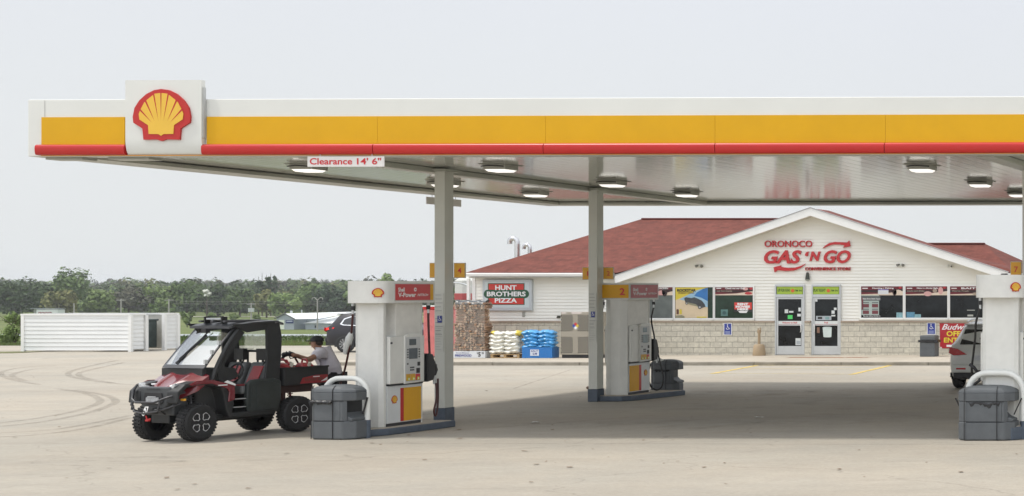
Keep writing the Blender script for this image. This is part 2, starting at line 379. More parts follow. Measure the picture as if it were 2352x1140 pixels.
while x < LEN-.6:                                       # pan panels running front to back, a raised seam between them
    g.add([(x+.015, .35, zs), (x+.30, .35, zs), (x+.30, DEP-.35, zs), (x+.015, DEP-.35, zs)], [(3, 2, 1, 0)])
    g.add([(x+.30, .35, zs), (x+.3075, .35, zs+.045), (x+.3075, DEP-.35, zs+.045), (x+.30, DEP-.35, zs)], [(3, 2, 1, 0)])
    g.add([(x+.3075, .35, zs+.045), (x+.315, .35, zs), (x+.315, DEP-.35, zs), (x+.3075, DEP-.35, zs+.045)], [(3, 2, 1, 0)])
    x += .30
g.raw = True; g.build('soffit', SF, can)
g = MB(); EDG = M('soffit_edge_trim', (.40, .405, .36), .35, var=.1, scale=1)
for a in ((.065, LEN-.065, .065, .38), (.065, LEN-.065, DEP-.5, DEP-.065)): g.box(a[0], a[1], a[2], a[3], zb+.005, zb+.075)
g.box(.065, .6, .385, DEP-.505, zb+.005, zb+.075)
g.box(LEN-.6, LEN-.065, .385, DEP-.505, zb+.005, zb+.075)
g.build('soffit_border', EDG, can, bevel=.01)
# yellow band panels
u0 = u(98); xs_ = [u0, u(293)]; xs2 = [u(485), u(883), u(1272), u(1662), u(2052), u(2442), u(2832), LEN-.3]
g = MB(); g.box(xs_[0], xs_[1], -.022, -.003, 4.966, 5.426)
for a, b in zip(xs2, xs2[1:]): g.box(a+.0015, b-.0015, -.022, -.003, 4.966, 5.426)
g.build('yellow_band', YEL, can, bevel=.002)
g = MB(); r0 = [u(89), u(291)+.06]; r2 = [u(478), u(877), u(1271), u(1665), u(2052), u(2442), u(2832), LEN-.3]
prof = [(-.0, 4.790), (-.045, 4.790), (-.062, 4.797), (-.072, 4.815), (-.078, 4.85), (-.080, 4.90), (-.076, 4.935), (-.062, 4.955), (-.04, 4.964), (-.0, 4.966)]
for a, b in [tuple(r0)]+list(zip(r2, r2[1:])):
    P = [(p[0]-.004, p[1]) for p in prof]
    k = len(P); g.add([(a+.006, p[0], p[1]) for p in P]+[(b-.006, p[0], p[1]) for p in P], [(i, i+1, k+i+1, k+i) for i in range(k-1)]+[list(range(k))[::-1], list(range(k, 2*k))])
g.build('red_bullnose', RED, can, smooth=40)
g = MB(); g.box(u(98), LEN-.3, -.03, -.003, 4.775, 4.788); g.build('lower_trim', M('orange_trim', (.6, .25, .02), .4), can)
g = MB(); g.box(u(103), u(103)+.006, -.005, -.001, 5.43, zt-.01)
g.build('fascia_seam', M('seam_shadow', (.5, .5, .48), .6), can)
for (a, b) in ((.12, .75), (1.2, 1.9), (5.0, 5.6)): MB().box(a, b, .2, .5, zb-.035, zb+.003).build('soffit_patch', EDG, can)
MB().box(4.32, 4.62, .39, DEP-.6, zs-.10, zs-.004).build('soffit_beam', EDG, can, bevel=.01)
MB().box(15.9, 16.2, .39, DEP-.6, zs-.10, zs-.004).build('soffit_beam', EDG, can, bevel=.01)
# left side band (seen from a step to the left)
g = MB(); g.box(-.022, -.003, .4, DEP-.4, 4.966, 5.426); g.build('side_yellow_band', YEL, can, bevel=.006)
g = MB(); g.box(-.07, -.003, .4, DEP-.4, 4.80, 4.955); g.build('side_red_band', RED, can, bevel=.03)
# emblem box
bx0, bx1 = u(293)+.07, u(472)+.06; BY = -.085
sgn = MB(); bzt = 2.55+477/137.; bzb = 4.77
pr = [(BY, bzt), (BY, bzb+.30)]+[(BY+.075*(1-math.cos(R(q))), bzb+.30-.28*math.sin(R(q))) for q in range(12, 91, 13)]+[(-.004, bzb+.018), (-.004, bzt)]
k = len(pr); sgn.add([(bx0, p[0], p[1]) for p in pr]+[(bx1, p[0], p[1]) for p in pr], [(i, (i+1) % k, k+(i+1) % k, k+i) for i in range(k)]+[list(range(k)), list(range(k, 2*k))[::-1]])
sg = sgn.build('emblem_box', FASC, can, smooth=30)
g = MB(); g.box(bx1+.001, bx1+.018, BY+.02, -.01, bzb+.3, bzt-.12); g.build('box_edge', M('grey_edge', (.45, .46, .45), .5), sg)
shell_emblem(sg, FR((0, BY, 0)), (bx0+bx1)/2-.005, 2.55+(664-267)/137., .965, .035)
# columns with slate blue feet
def column(px_world, rot=TH):
    p = cl(px_world); x, y = p.x, p.y
    g = MB(); g.box(x, x+.20, y, y+.27, .285, zb+.02); c_ = g.build('column', CREAMW, can, bevel=.008)
    g = MB(); g.box(x-.012, x+.212, y-.012, y+.282, 0, .285); g.build('foot', BLUEG, c_, bevel=.008)
    g = MB(); g.box(x-.06, x+.26, y-.08, y+.4, zb+.012, zb+.06) ; g.build('beam_cover', EDG, c_)
    g = MB()
    for i in range(11): g.box(x+.03, x+.14+.03*((i*7) % 3)/2, y-.0165, y-.0145, 2.43-.075*i, 2.435-.075*i+.004) if i != 5 else None
    for i in range(9): g.box(x+.03, x+.16-.02*((i*5) % 3), y-.0165, y-.0145, 1.80-.05*i, 1.804-.05*i)
    g.box(x+.02, x+.185, y-.014, y-.002, 2.08, 2.47, 1); g.box(x+.02, x+.185, y-.014, y-.002, 1.36, 1.86, 1)
    g.build('notice', [M('grey_print', (.25, .25, .25), .7), M('notice_clear', (.57, .575, .53), .45)], c_)
    return c_, x, y
WHEELC = M('access_blue', (.03, .05, .28), .4, var=.03)
def access_symbol(mb, fr, cx, cz, s, m=0):
    o, r, u_, n = fr; q = [(cx+s*a, cz+s*b) for a, b in arcpts(-.02, .42, .09, 0, 360, 12)]
    mb.prism(q, fr, .002, m)
    mb.prism([(cx+s*a, cz+s*b) for a, b in [(-.07, .30), (.02, .30), (.04, .02), (.20, .02), (.33, -.28), (.42, -.24), (.45, -.31), (.28, -.38), (.14, -.06), (-.08, -.06)]], fr, .002, m)
    ring = arcpts(.0, -.16, .27, 60-360+110, 20, 18); inn = arcpts(.0, -.16, .19, 60-360+110, 20, 18)[::-1]
    pts = [(cx+s*a, cz+s*b) for a, b in ring+inn]
    k = len(ring)
    for i in range(k-1): mb.prism([pts[i], pts[i+1], pts[2*k-2-i], pts[2*k-1-i]], fr, .002, m)
cols = []
for (wx, wy) in ((-17.9, 3500/120.8), (-17.80, 3500/101.6)):
    c_, x, y = column((wx, wy, 0)); cols.append((x, y))
    g = MB(); g.box(x+.07, x+.15, y-.018, y-.003, 1.91, 2.04, 0); access_symbol(g, FR((0, y-.0185, 0)), x+.11, 1.985, .09, 1)
    s_ = g.build('access_plate', [WHEELC, TXTW], c_)
c_, x, y = column((-6.60, 28.45, 0)); cols.append((x, y))
c_, x, y = column((-6.45, 34.0, 0)); cols.append((x, y))
for xx in (16.0+4.8+2.6,): pass
# under-canopy lights
LENS = M('lit_lamp_glass', (1, .97, .92), .3, var=0, emit=.95)
HOUS = M('lamp_housing', (.42, .42, .38), .5, var=.1)
for X in (-19.85, -16.28, -8.44, -4.9):
    for Y in (28.35, 32.5, 36.0):
        p = cl((X, Y, 0)); x, y = p.x, p.y
        g = MB(); g.box(x-.27, x+.27, y-.27, y+.27, zs-.012, zs-.002); g.box(x-.21, x+.21, y-.21, y+.21, zs-.095, zs-.012)
        b = g.build('light_fixture', HOUS, can, bevel=.01)
        g = MB(); g.add([(x-.19, y-.19, zs-.097), (x+.19, y-.19, zs-.097), (x+.19, y+.19, zs-.097), (x-.19, y+.19, zs-.097), (x-.15, y-.15, zs-.135), (x+.15, y-.15, zs-.135), (x+.15, y+.15, zs-.135), (x-.15, y+.15, zs-.135)], [(0, 1, 5, 4), (1, 2, 6, 5), (2, 3, 7, 6), (3, 0, 4, 7), (4, 5, 6, 7)])
        g.build('lamp_lens', LENS, b)
        g = MB(); g.tube([(x-.2, y-.28, zs-.05), (x-.05, y-.29, zs-.035), (x+.22, y-.28, zs-.05)], .012, 6); g.build('conduit', DARKM, b)
def clearance_sign(loc, rz, label, words=True):
    r = empty('clearance_sign', loc, rz, label, 'sign', 'clearance boards hanging from the canopy edge')
    g = MB(); g.box(-.65, .65, -.008, .008, -.085, .085); g.build('board', M('clearance_white', (.70, .68, .66), .45, var=.03), r)
    g = MB(); text(g, 'Clearance', FR((0, -.008, 0)), -.61, .11, -.05, .06, .003, bold=.02); text(g, "14' 6\"", FR((0, -.008, 0)), .19, .60, -.05, .06, .003, bold=.02)
    g.raw = True; g.build('lettering', TXTR, r)
    g = MB()
    for x in (-.44, .44): g.tube([(x, 0, .085), (x, 0, .15)], .008, 6)
    g.build('hanger', ALU, r)
p = Rm @ Vector((u(812), -.04, 4.67))+CO
clearance_sign(p, TH, "white board hanging under the front fascia reading Clearance 14' 6\" in red")
clearance_sign(Vector((-22.26, 36.4, 4.63)), R(-90)+TH, 'grey looking blank board hanging under the far left canopy edge behind the column')
# pump number flags on the columns
def flag(px0, px1, pyt, pyb, d, num, label):
    a = W(px0, pyt, d); b = W(px1, pyb, d); x0, x1 = a.x, b.x; cx = (x0+x1)/2
    r = empty('number_sign', (cx, d, b.z), TH, label, 'sign', 'pump number flags on the canopy columns')
    w_, h = (x1-x0)/2, a.z-b.z
    g = MB(); g.box(-w_, w_, -.012, .012, 0, h); g.build('frame', M('flag_frame', (.55, .50, .38), .5), r, bevel=.004)
    g = MB(); g.box(-w_+.012, w_-.012, -.018, -.013, .012, h-.012); g.build('face', M('flag_yellow', (.72, .36, .015), .4, var=.05), r)
    g = MB(); text(g, num, FR((0, -.018, 0)), (-.035 if num not in '13' else (.0 if num == '1' else .005)), (.04 if num not in '13' else (.03 if num == '1' else .08)), h*.30, h*.68, .002, bold=.01); g.raw = True; g.build('numeral', TXTR, r)
flag(987, 1014, 604, 639, 29.15, '3', 'yellow number 3 flag on the left of the front slate footed column')
flag(1043, 1070, 604, 639, 29.15, '4', 'yellow number 4 flag on the right of the front slate footed column')
flag(1338, 1361, 614, 643, 34.65, '1', 'yellow number 1 flag left of the column in front of the shop')
flag(1386, 1410, 614, 642, 34.65, '2', 'yellow number 2 flag right of the column in front of the shop')
flag(2321, 2347, 601, 637, 28.6, '7', 'yellow number 7 flag above the right hand fuel pump')
# ================================================================ FUEL DISPENSERS, ISLANDS, GUARDS, BINS
PUMPW = M('pump_white', (.70, .70, .665), .35, var=.08, scale=2.5)
PUMPG = M('pump_light_grey', (.64, .66, .66), .4, var=.06, scale=3)
PUMPP = M('pump_painted_steel', (.76, .745, .70), .45, var=.08, scale=5)
SCRN = M('dark_screen', (.05, .06, .07), .15, var=.05)
HOSE = M('black_hose', (.012, .012, .013), .45, var=0)
HOSER = M('maroon_hose', (.06, .012, .012), .45, var=0)
def nozzle(parent, c, s=1, flip=1):
    """nozzle hanging in its boot on the end of the dispenser"""
    x, y, z = c
    g = MB(); g.prism([(0, 0), (.16, .03), (.20, .12), (.20, .36), (.14, .50), (0, .52)], (Vector((x-.09, y, z)), Y_, Z_, X_), .18)
    b = g.build('nozzle_boot', BLACK, parent, bevel=.012)
    g = MB(); g.tube([(x, y+.18, z+.40), (x, y+.26, z+.34), (x, y+.31, z+.22), (x, y+.31, z+.10)], [.035, .05, .045, .03], 10)
    g.box(x-.035, x+.035, y+.16, y+.34, z+.14, z+.31); g.tube([(x, y+.36, z+.30), (x, y+.40, z+.20), (x, y+.35, z+.11)], .012, 6)
    g.build('nozzle', BLACK, b, bevel=.01)
    g = MB(); g.tube([(x, y+.31, z+.10), (x, y+.32, z+.02), (x, y+.31, z-.06)], [.024, .03, .02], 8, 0); g.build('swivel', ALU, b)
def dispenser(loc, label, wd=.50, first=True, dz=0, wide_hdr=.11, number=None):
    r = empty('fuel_dispenser', loc, TH, label, 'fuel pump', 'fuel dispensers under the canopy')
    h = wd/2; z0 = .13+dz; D = 1.07; zt_ = 2.32+dz
    # end pillars, with chamfered outer corners
    ch = .07 if first else .14
    def pillar(y0, y1, front):
        a = [(-h, y1), (-h, y0+ch*.5), (-h+ch, y0), (h-ch, y0), (h, y0+ch*.5), (h, y1)] if front else [(-h, y0), (-h, y1), (h, y1), (h, y0)]
        g = MB(); g.prism(a, (Vector((0, 0, z0)), X_, Y_, Z_), zt_-z0); return g
    pillar(0, .10, True).build('end_pillar', PUMPW, r, bevel=.008)
    gap0, gap1 = (.10, .36) if first else (.10, .104)
    g = MB(); g.box(-h+.01, h-.004, gap1, D-.03, 1.70+dz, zt_); g.build('upper_cabinet', PUMPP, r, bevel=.01)
    g = MB(); g.box(-h+.012, h-.012, .10, D, z0+.05, 1.72+dz); g.build('cabinet', PUMPG, r, bevel=.006)
    g = MB(); g.box(-h+.03, h-.004, .12, D-.02, z0, z0+.05); g.build('plinth', DARKM, r)
    g = MB(); g.box(h-.03, h+.004, D-.03, D, z0, zt_); g.box(-h-.004, -h+.03, D-.03, D, z0, zt_); g.build('corner_post', PUMPW, r)
    for sd in (1, -1):
        n = X_*sd; rt = Y_
        fr = (Vector((sd*(h-.012), 0, 0)), rt, Z_, n)
        P = lambda q: q
        # lower door
        g = MB(); g.prism(rectp(.115, D-.035, z0+.055, .84+dz), fr, .022); dr = g.build('lower_door', PUMPG, r, bevel=.004)
        f2 = (fr[0]+n*.0235, rt, Z_, n)
        g = MB()
        if first: ys, yy = (.46, .545), (.55, D-.05)
        else: ys, yy = (.50, .58), (.13, .495)
        if not first: ys = (.56, .66); yy = (.125, .555)
        g.prism(rectp(ys[0], ys[1], z0+.07, .79+dz), f2, .003, 0); g.prism(rectp(yy[0], yy[1], z0+.07, .79+dz), f2, .003, 1)
        g.build('door_stripe', [RED, YEL2], dr)
        sx_ = .30 if first else .86
        if sd == 1: shell_emblem(dr, f2, sx_, .60+dz, .16, .004)
        # bulged payment head
        pts = rectp(.115, D-.02, .875+dz, 1.71+dz)
        g = MB(); g.prism(pts, fr, .07); g.prism([(.46, .86+dz), (.98, .875+dz), (.98, 1.71+dz), (.90, 1.745+dz), (.70, 1.765+dz), (.52, 1.745+dz), (.46, 1.71+dz)], (fr[0]+n*.07, rt, Z_, n), .03)
        hd = g.build('payment_head', PUMPW, r, bevel=.02)
        g = MB(); g.prism(rectp(.12, D-.03, .845+dz, .872+dz), fr, .05); g.build('head_gap', BLACK, hd)
        f3 = (fr[0]+n*.1005, rt, Z_, n)
        g = MB(); g.prism(rectp(.48, .88, .90+dz, 1.69+dz), f3, .004); g.build('bezel', M('bezel_grey', (.55, .56, .56), .4, var=.04), hd, bevel=.003)
        f4 = (fr[0]+n*.105, rt, Z_, n)
        g = MB(); g.prism(rectp(.58, .76, 1.545+dz, 1.655+dz), f4, .004); g.prism(rectp(.57, .80, 1.30+dz, 1.49+dz), f4, .004); g.build('screen', M('lcd_glass', (.11, .13, .15), .12, var=.1, scale=8) if first else M('lcd_glass_pale', (.22, .28, .33), .2), hd)
        g = MB()
        for q in range(4):
            for a in (.52, .83): g.prism(rectp(a, a+.03, 1.32+dz+.045*q, 1.345+dz+.045*q), f4, .006)
        g.prism(rectp(.80, .87, 1.17+dz, 1.24+dz), f4, .004); g.prism(rectp(.77, .86, 1.04+dz, 1.13+dz), f4, .006); g.prism(rectp(.52, .55, 1.2+dz, 1.23+dz), f4, .005)
        for q in range(6): g.prism(rectp(.60+.04*(q % 3), .63+.04*(q % 3), 1.09+.045*(q//3)+dz, 1.115+.045*(q//3)+dz), f4, .004)
        g.build('keypad', BLACK, hd)
        g = MB()
        for q in range(3): g.prism(rectp(.49+.13*q, .61+.13*q, .915+dz, 1.01+dz+.015), f4, .004, 1 if q == 2 else 0)
        g.prism(rectp(.49, .73, 1.01+dz+.016, 1.035+dz), f4, .003, 0)
        gb = g.build('grade_panel', [M('grade_yellow', (.62, .33, .02), .4), REDS], hd)
        g = MB()
        for q in range(3):
            c = (.555+.13*q, .945+dz); g.prism([(c[0]+a, c[1]+b) for a, b in arcpts(0, 0, .033, 0, 345, 14)], (fr[0]+n*.1092, rt, Z_, n), .006, 0)
            g.prism([(c[0]+a, c[1]+b) for a, b in arcpts(0, 0, .015, 0, 345, 10)], (fr[0]+n*.1155, rt, Z_, n), .003, 1)
        g.build('grade_button', [M('lime_button', (.55, .55, .05), .4), TXTW], gb)
        g = MB(); g.tube([Vector((sd*(h+.055), .145, 1.60+dz)), Vector((sd*(h+.075), .145, 1.60+dz))], .018, 10); g.build('lock', DARKM, hd)
    # illuminated header
    hw = h+wide_hdr; y0, y1 = (-.06, D+.20); zb_, zt2 = 2.30+dz, 2.69+dz
    if first: pl = [(hw, y1), (-hw, y1), (-hw, y0+.10)]+[(a, b) for a, b in arcpts(0, y0+.10, hw, 180, 360, 12, .22)]
    else: pl = [(hw, y1), (-hw, y1), (-hw, y0), (hw, y0)]
    g = MB(); g.prism(pl, (Vector((0, 0, zb_)), X_, Y_, Z_), zt2-zb_); hd = g.build('header', PUMPW, r, smooth=30, bevel=.006)
    for sd in (1, -1):
        n = X_*sd; fr = (Vector((sd*(hw+.001), 0, 0)), Y_, Z_, n)
        g = MB()
        if first:
            g.prism(rectp(.155, D+.14, zb_+.035, zt2-.04), fr, .006, 2)
            g.prism(rectp(.17, D+.045, zb_+.05, zt2-.055), (fr[0]+n*.0062, Y_, Z_, n), .003, 0); g.prism(rectp(D+.05, D+.13, zb_+.05, zt2-.055), (fr[0]+n*.0062, Y_, Z_, n), .003, 1)
            a0, a1 = .24, D-.01
        else:
            g.prism(rectp(-.03, D+.17, zb_+.03, zt2-.03), fr, .006, 2)
            g.prism(rectp(-.01, D+.15, zb_+.045, zt2-.045), (fr[0]+n*.0062, Y_, Z_, n), .003, 0)
            a0, a1 = .08, D+.09
        sn = g.build('header_sign', [REDS if first else M('faded_red_face', (.42, .07, .085), .4), YEL2, M('sign_edge_grey', (.50, .50, .48), .4)], hd)
        f4 = (fr[0]+n*.0095, Y_, Z_, n); q = a1-a0
        if sd == 1:
            g = MB(); text(g, 'Shell', f4, a0, a0+q*.21, zb_+.20, zb_+.275, .002, bold=.03)
            text(g, 'V-Power', f4, a0, a0+q*.58, zb_+.105, zb_+.185, .002, bold=.03); text(g, 'NITRO+', f4, a0+q*.63, a1, zb_+.12, zb_+.165, .002, bold=.02, shear=.3)
            rg = arcpts(a0+q*.56, zb_+.24, .036, 0, 345, 14); ri = arcpts(a0+q*.56, zb_+.24, .016, 0, 345, 14)
            for i in range(14): g.prism([rg[i], rg[i+1], ri[i+1], ri[i]], f4, .002)
            g.raw = True; g.build('lettering', TXTW, sn)
            if first: shell_emblem(hd, (Vector((hw*.707, y0+.10-.1556, 0))-Vector((.521, -.853, 0))*.006, Vector((.853, .521, 0)), Z_, Vector((.521, -.853, 0))), .0, (zb_+zt2)/2-.01, .18, .02)
            if number:
                g = MB(); ff = FR((0, y0-.001, 0)); g.prism(rectp(-hw+.02, hw-.02, zb_+.03, zt2-.03), ff, .006, 1); g.prism(rectp(-hw+.03, hw-.015, zb_+.045, zt2-.045), FR((0, y0-.0075, 0)), .003, 0)
                s2 = g.build('number_panel', [YEL2, M('sign_edge_grey', (.50, .50, .48), .4)], hd)
                g = MB(); text(g, number, FR((0, y0-.011, 0)), .14, .26, zb_+.11, zb_+.27, .002, bold=.03); g.raw = True; g.build('numeral', TXTR, s2)
    # hose fittings on the header corners
    for sd in (1, -1):
        for yy in (y1-.08,) if sd == 1 else (.02,):
            x = sd*(h+.035)
            g = MB(); g.tube([(x, yy, zb_), (x, yy, zb_-.05)], .024, 8, 0); g.tube([(x, yy, zb_-.05), (x, yy, zb_-.12)], .034, 8, 1); g.tube([(x, yy, zb_-.12), (x, yy, zb_-.19)], .02, 8, 0)
            g.build('hose_fitting', [ALU, BLACK], r)
    return r, h, D, y1, zb_
def at(root, p): return Matrix.Translation(root.location) @ Matrix.Rotation(TH, 4, 'Z') @ Vector(p)
def localp(root, wp): return (Matrix.Rotation(-TH, 4, 'Z') @ (Vector(wp)-root.location))
# the front pump
d1, h1, D1, y1, zb1 = dispenser(Vector((-17.59, 26.6, 0)), 'white fuel pump with red and yellow door beside the front slate footed column, side 4')
x = h1+.035
nozzle(d1, (h1+.0, D1+.03, .86))
g = MB(); hx = h1+.03
g.tube(curve([(x, y1-.08, zb1-.18), (x, y1-.075, 1.9), (hx+.01, y1-.06, 1.5), (hx+.02, y1-.055, 1.2)], 6), .019, 8); g.build('hose', HOSER, d1, smooth=50)
g = MB(); g.tube(curve([(hx, D1+.35, .82), (hx+.02, D1+.33, .55), (hx+.02, D1+.26, .32), (hx+.02, D1+.30, .22), (hx, D1+.37, .28), (hx, D1+.40, .5), (hx, D1+.40, .9)], 6), .017, 8); g.build('hose', HOSER, d1, smooth=50)
# the hose in use on the far side, running to the man with the fuel cans
fx = -(h1+.035)
g = MB(); P1 = localp(d1, W(806, 712, 26.7)); 
hp = [(fx, .02, zb1-.18), localp(d1, W(807, 765, 26.72)), localp(d1, W(800, 812, 26.9)), localp(d1, W(789, 860, 27.2)), localp(d1, W(777, 893, 27.6)), localp(d1, W(757, 925, 28.0)), localp(d1, W(728, 905, 28.2)), localp(d1, W(700, 860, 28.3)), localp(d1, W(678, 823, 28.2))]
g.tube(curve([tuple(p) for p in hp], 8), .017, 8); g.build('hose', HOSER, d1, smooth=50)
g = MB(); q0, q1 = localp(d1, W(806, 765, 26.72)), localp(d1, W(793, 812, 26.9))
g.tube([q0, q0*.75+q1*.25, q0*.4+q1*.6, q1], [.03, .06, .055, .035], 7); g.build('hose_sleeve', M('milky_plastic', (.66, .68, .67), .3), d1, smooth=50)
# the pump in front of the shop
d2, h2, D2, y2, zb2 = dispenser(Vector((-17.33, 34.72, 0)), 'white fuel pump number 2 with yellow panel and looped hose behind the second column', first=False, number='2')
nozzle(d2, (h2+.0, D2+.03, .86))
g = MB(); a = h2+.035; Wl = lambda x_, y_, d: tuple(localp(d2, W(x_, y_, d)))
g.tube(curve([(a, y2-.08, zb2-.18), Wl(1496, 733, 36.1), Wl(1501, 765, 36.2), Wl(1508, 800, 36.2), Wl(1517, 835, 36.2), Wl(1523, 865, 36.2), Wl(1520, 888, 36.2), Wl(1508, 896, 36.2), Wl(1494, 886, 36.15), Wl(1489, 862, 36.1), Wl(1494, 836, 36.1)], 7), .018, 8); g.build('hose', HOSE, d2, smooth=50)
# the right hand pump
d3, h3, D3, y3, zb3 = dispenser(Vector((-6.40, 25.95, 0)), 'white fuel pump at the right picture edge with a rounded blank header', wd=.62, dz=.1)
nozzle(d3, (h3+.0, D3+.03, .96))
g = MB(); x = -(h3+.035); W3 = lambda x_, y_, d: tuple(localp(d3, W(x_, y_, d)))
g.tube(curve([(x, .02, zb3-.18), W3(2242, 740, 26.0), W3(2240, 775, 26.1), W3(2236, 810, 26.2), W3(2232, 850, 26.3), W3(2236, 880, 26.4)], 6), .02, 8); g.build('hose', HOSE, d3, smooth=50)
g = MB(); g.box(-h3-.20, -h3, .45, .62, .98, 1.14); g.tube([(-h3-.15, .3, 1.1), (-h3-.22, .28, 1.2), (-h3-.3, .3, 1.25)], .03, 8); g.tube([(-h3-.1, .35, 1.0), (-h3-.2, .3, .92), (-h3-.3, .3, .80)], .028, 8)
g.build('nozzle', BLACK, d3, bevel=.01)
# islands
def island(loc, pts, hgt, label, lo=0):
    r = empty('pump_island', loc, TH, label, 'kerb island', 'raised islands under the pumps')
    g = MB(); g.prism(pts, (Vector((0, 0, 0)), X_, Y_, Z_), hgt-.012); g.build('painted_edge', BLUEG, r, bevel=.02)
    ins = [(p[0]*.93, p[1]*.94+.03) for p in pts]
    g = MB(); g.prism(ins, (Vector((0, 0, hgt-.02)), X_, Y_, Z_), .02); g.build('top_slab', WALK, r, bevel=.01)
pi = [(.22, -.36), (.40, -.05), (.52, 1.2), (.52, 1.62), (-.45, 1.62), (-.45, 0), (-.25, -.36)]
island(Vector((-17.59, 26.6, 0)), pi, .13, 'slate blue edged concrete island under the front left pump')
island(Vector((-17.33, 34.72, 0)), [(.27, -.22), (.40, -.05), (.62, 1.3), (.70, 1.9), (-.5, 1.9), (-.5, -.22)], .13, 'slate blue edged concrete island under the pump before the shop')
island(Vector((-6.40, 25.95, 0)), [(.28, -.30), (.5, 0), (.55, 1.9), (-.5, 1.9), (-.5, 0), (-.28, -.30)], .23, 'slate blue edged concrete island under the right hand pump')
# tubular guards
GUARD = M('guard_white', (.72, .73, .70), .4, var=.05, scale=5)
def guard(loc, wd, ht, label, rz=TH, blue=.31, rad=.26, r_=.045):
    r = empty('pump_guard', loc, rz, label, 'bollard', 'bent tube guards at the pump ends')
    h = wd/2
    P = [(-h, 0, blue)]+[(-h, 0, ht-rad)]+[(-h+rad-rad*math.cos(R(q)), 0, ht-rad+rad*math.sin(R(q))) for q in range(15, 91, 15)]
    P += [(h-rad+rad*math.sin(R(q)), 0, ht-rad+rad*math.cos(R(q))) for q in range(0, 91, 15)]+[(h, 0, blue)]
    g = MB(); g.tube(P, r_, 16); t = g.build('hoop', GUARD, r, smooth=50)
    for s in (-1, 1):
        g = MB(); g.tube([(s*h, 0, -.02), (s*h, 0, blue)], r_+.002, 16); g.build('foot', BLUEG, r, smooth=50)
c = G(845, 1006); guard(c+Vector((-.37, 0, 0)), .74, 1.02, 'white hoop guard with slate feet between the bin and the front left pump')
c = G(1533, 908); guard(c+Vector((-.33, 0, 0)), .66, .86, 'white hoop guard standing behind the looped hose of the shop side pump')
c = G(2349, 1009); guard(c+Vector((-.46, .02, 0)), .95, 1.12, 'white hoop guard behind the bin at the right picture edge', rad=.32, r_=.052)
# island bins
BING = M('bin_grey_plastic', (.095, .104, .112), .6, var=.12, scale=4, bump=.15, bscale=80)
BAG = M('black_bin_bag', (.014, .014, .016), .3, var=0, bump=.5, bscale=30)
def bin_body(r, W_=.84, D_=.50, Hh=.90):
    """moulded bin: tub, waist and arched hood, corners cut at 45 degrees; wash recess on the right"""
    w_ = W_/2; cx_ = .15; cy_ = .13; b = D_/2
    def plan(k=1., ks=1.): a, d = w_*k, b*ks; return [(-a, -d+cy_), (-a+cx_, -d), (a-cx_, -d), (a, -d+cy_), (a, d-cy_), (a-cx_, d), (-a+cx_, d), (-a, d-cy_)]
    def slab(k0, k1, z0, z1, name, m=BING, bev=.014, ks=None):
        ks = ks or (k0, k1); g = MB(); P, Q = plan(k0, ks[0]), plan(k1, ks[1]); n = 8
        g.add([(p[0], p[1], z0) for p in P]+[(p[0], p[1], z1) for p in Q], [(i, (i+1) % n, n+(i+1) % n, n+i) for i in range(n)]+[list(range(n))[::-1], list(range(n, 2*n))]); return g.build(name, m, r, bevel=bev, bseg=3)
    slab(1., 1., .01, .315, 'base_tub', bev=.022)
    # waist with the notch for the wash bucket on the right hand side
    g = MB(); a = w_*.985; d = b*.98; P = [(-a, -d+cy_), (-a+cx_, -d), (a-.19, -d), (a-.19, d), (-a+cx_, d), (-a, d-cy_)]
    g.prism(P, (Vector((0, 0, .316)), X_, Y_, Z_), .34); g.build('waist', BING, r, bevel=.012)
    g = MB(); g.prism([(a-.189, -d+.0), (a-cx_, -d), (a-.10, -d+.05), (a-.189, -d+.05)], (Vector((0, 0, .316)), X_, Y_, Z_), .34); g.build('notch_post', BING, r, bevel=.006)
    g = MB(); g.box(a-.187, a-.183, -d+.06, d-.03, .33, .65); g.build('recess', M('recess_shade', (.02, .022, .024), .5), r)  # dark sheet painting the shade inside the notch
    g = MB(); g.prism([(a-.18, .316), (a-.02, .316), (a-.02, .36), (a-.12, .40), (a-.18, .46)], (Vector((0, d-.02, 0)), X_, Z_, -Y_), 2*d-.08); g.build('wash_bucket', BING, r, bevel=.012)
    # hood: a vertical band, then an arched crown built as stacked tapering rings
    slab(1.0, 1.0, .657, .805, 'hood', bev=.016)
    prev = None; g = MB(); rs = []
    for t in range(7):
        q = math.radians(90*t/6); rs.append((w_*(.10+.90*math.cos(q)**.8 if t < 6 else .10), b*(.35+.65*math.cos(q*.9)), .806+.115*math.sin(q)))
    vs = []
    for (a_, d_, z) in rs:
        c1, c2 = min(cx_, a_*.5), min(cy_, d_*.5); vs += [(x, y, z) for x, y in [(-a_, -d_+c2), (-a_+c1, -d_), (a_-c1, -d_), (a_, -d_+c2), (a_, d_-c2), (a_-c1, d_), (-a_+c1, d_), (-a_, d_-c2)]]
    n = 8; k = len(rs); g.add(vs, [(i*n+j, i*n+(j+1) % n, (i+1)*n+(j+1) % n, (i+1)*n+j) for i in range(k-1) for j in range(n)]+[list(range(n))[::-1], list(range((k-1)*n, k*n))]); g.build('hood_crown', BING, r, smooth=24)
    g = MB()
    for x in (-w_*.72, w_*.22 if W_ < .9 else w_*.42):
        P = [(x, -b-.006, .012), (x, -b-.006, .80)]+[(x, -rs[t][1]-.004, rs[t][2]+.004) for t in range(0, 5)]; g.tube(P, .007, 5)
    for z in (.317, .656): g.box(-w_*.66, w_*.66, -b*1.0-.002, -b+.03, z-.003, z+.003)
    g.build('strap', BLACK, r)
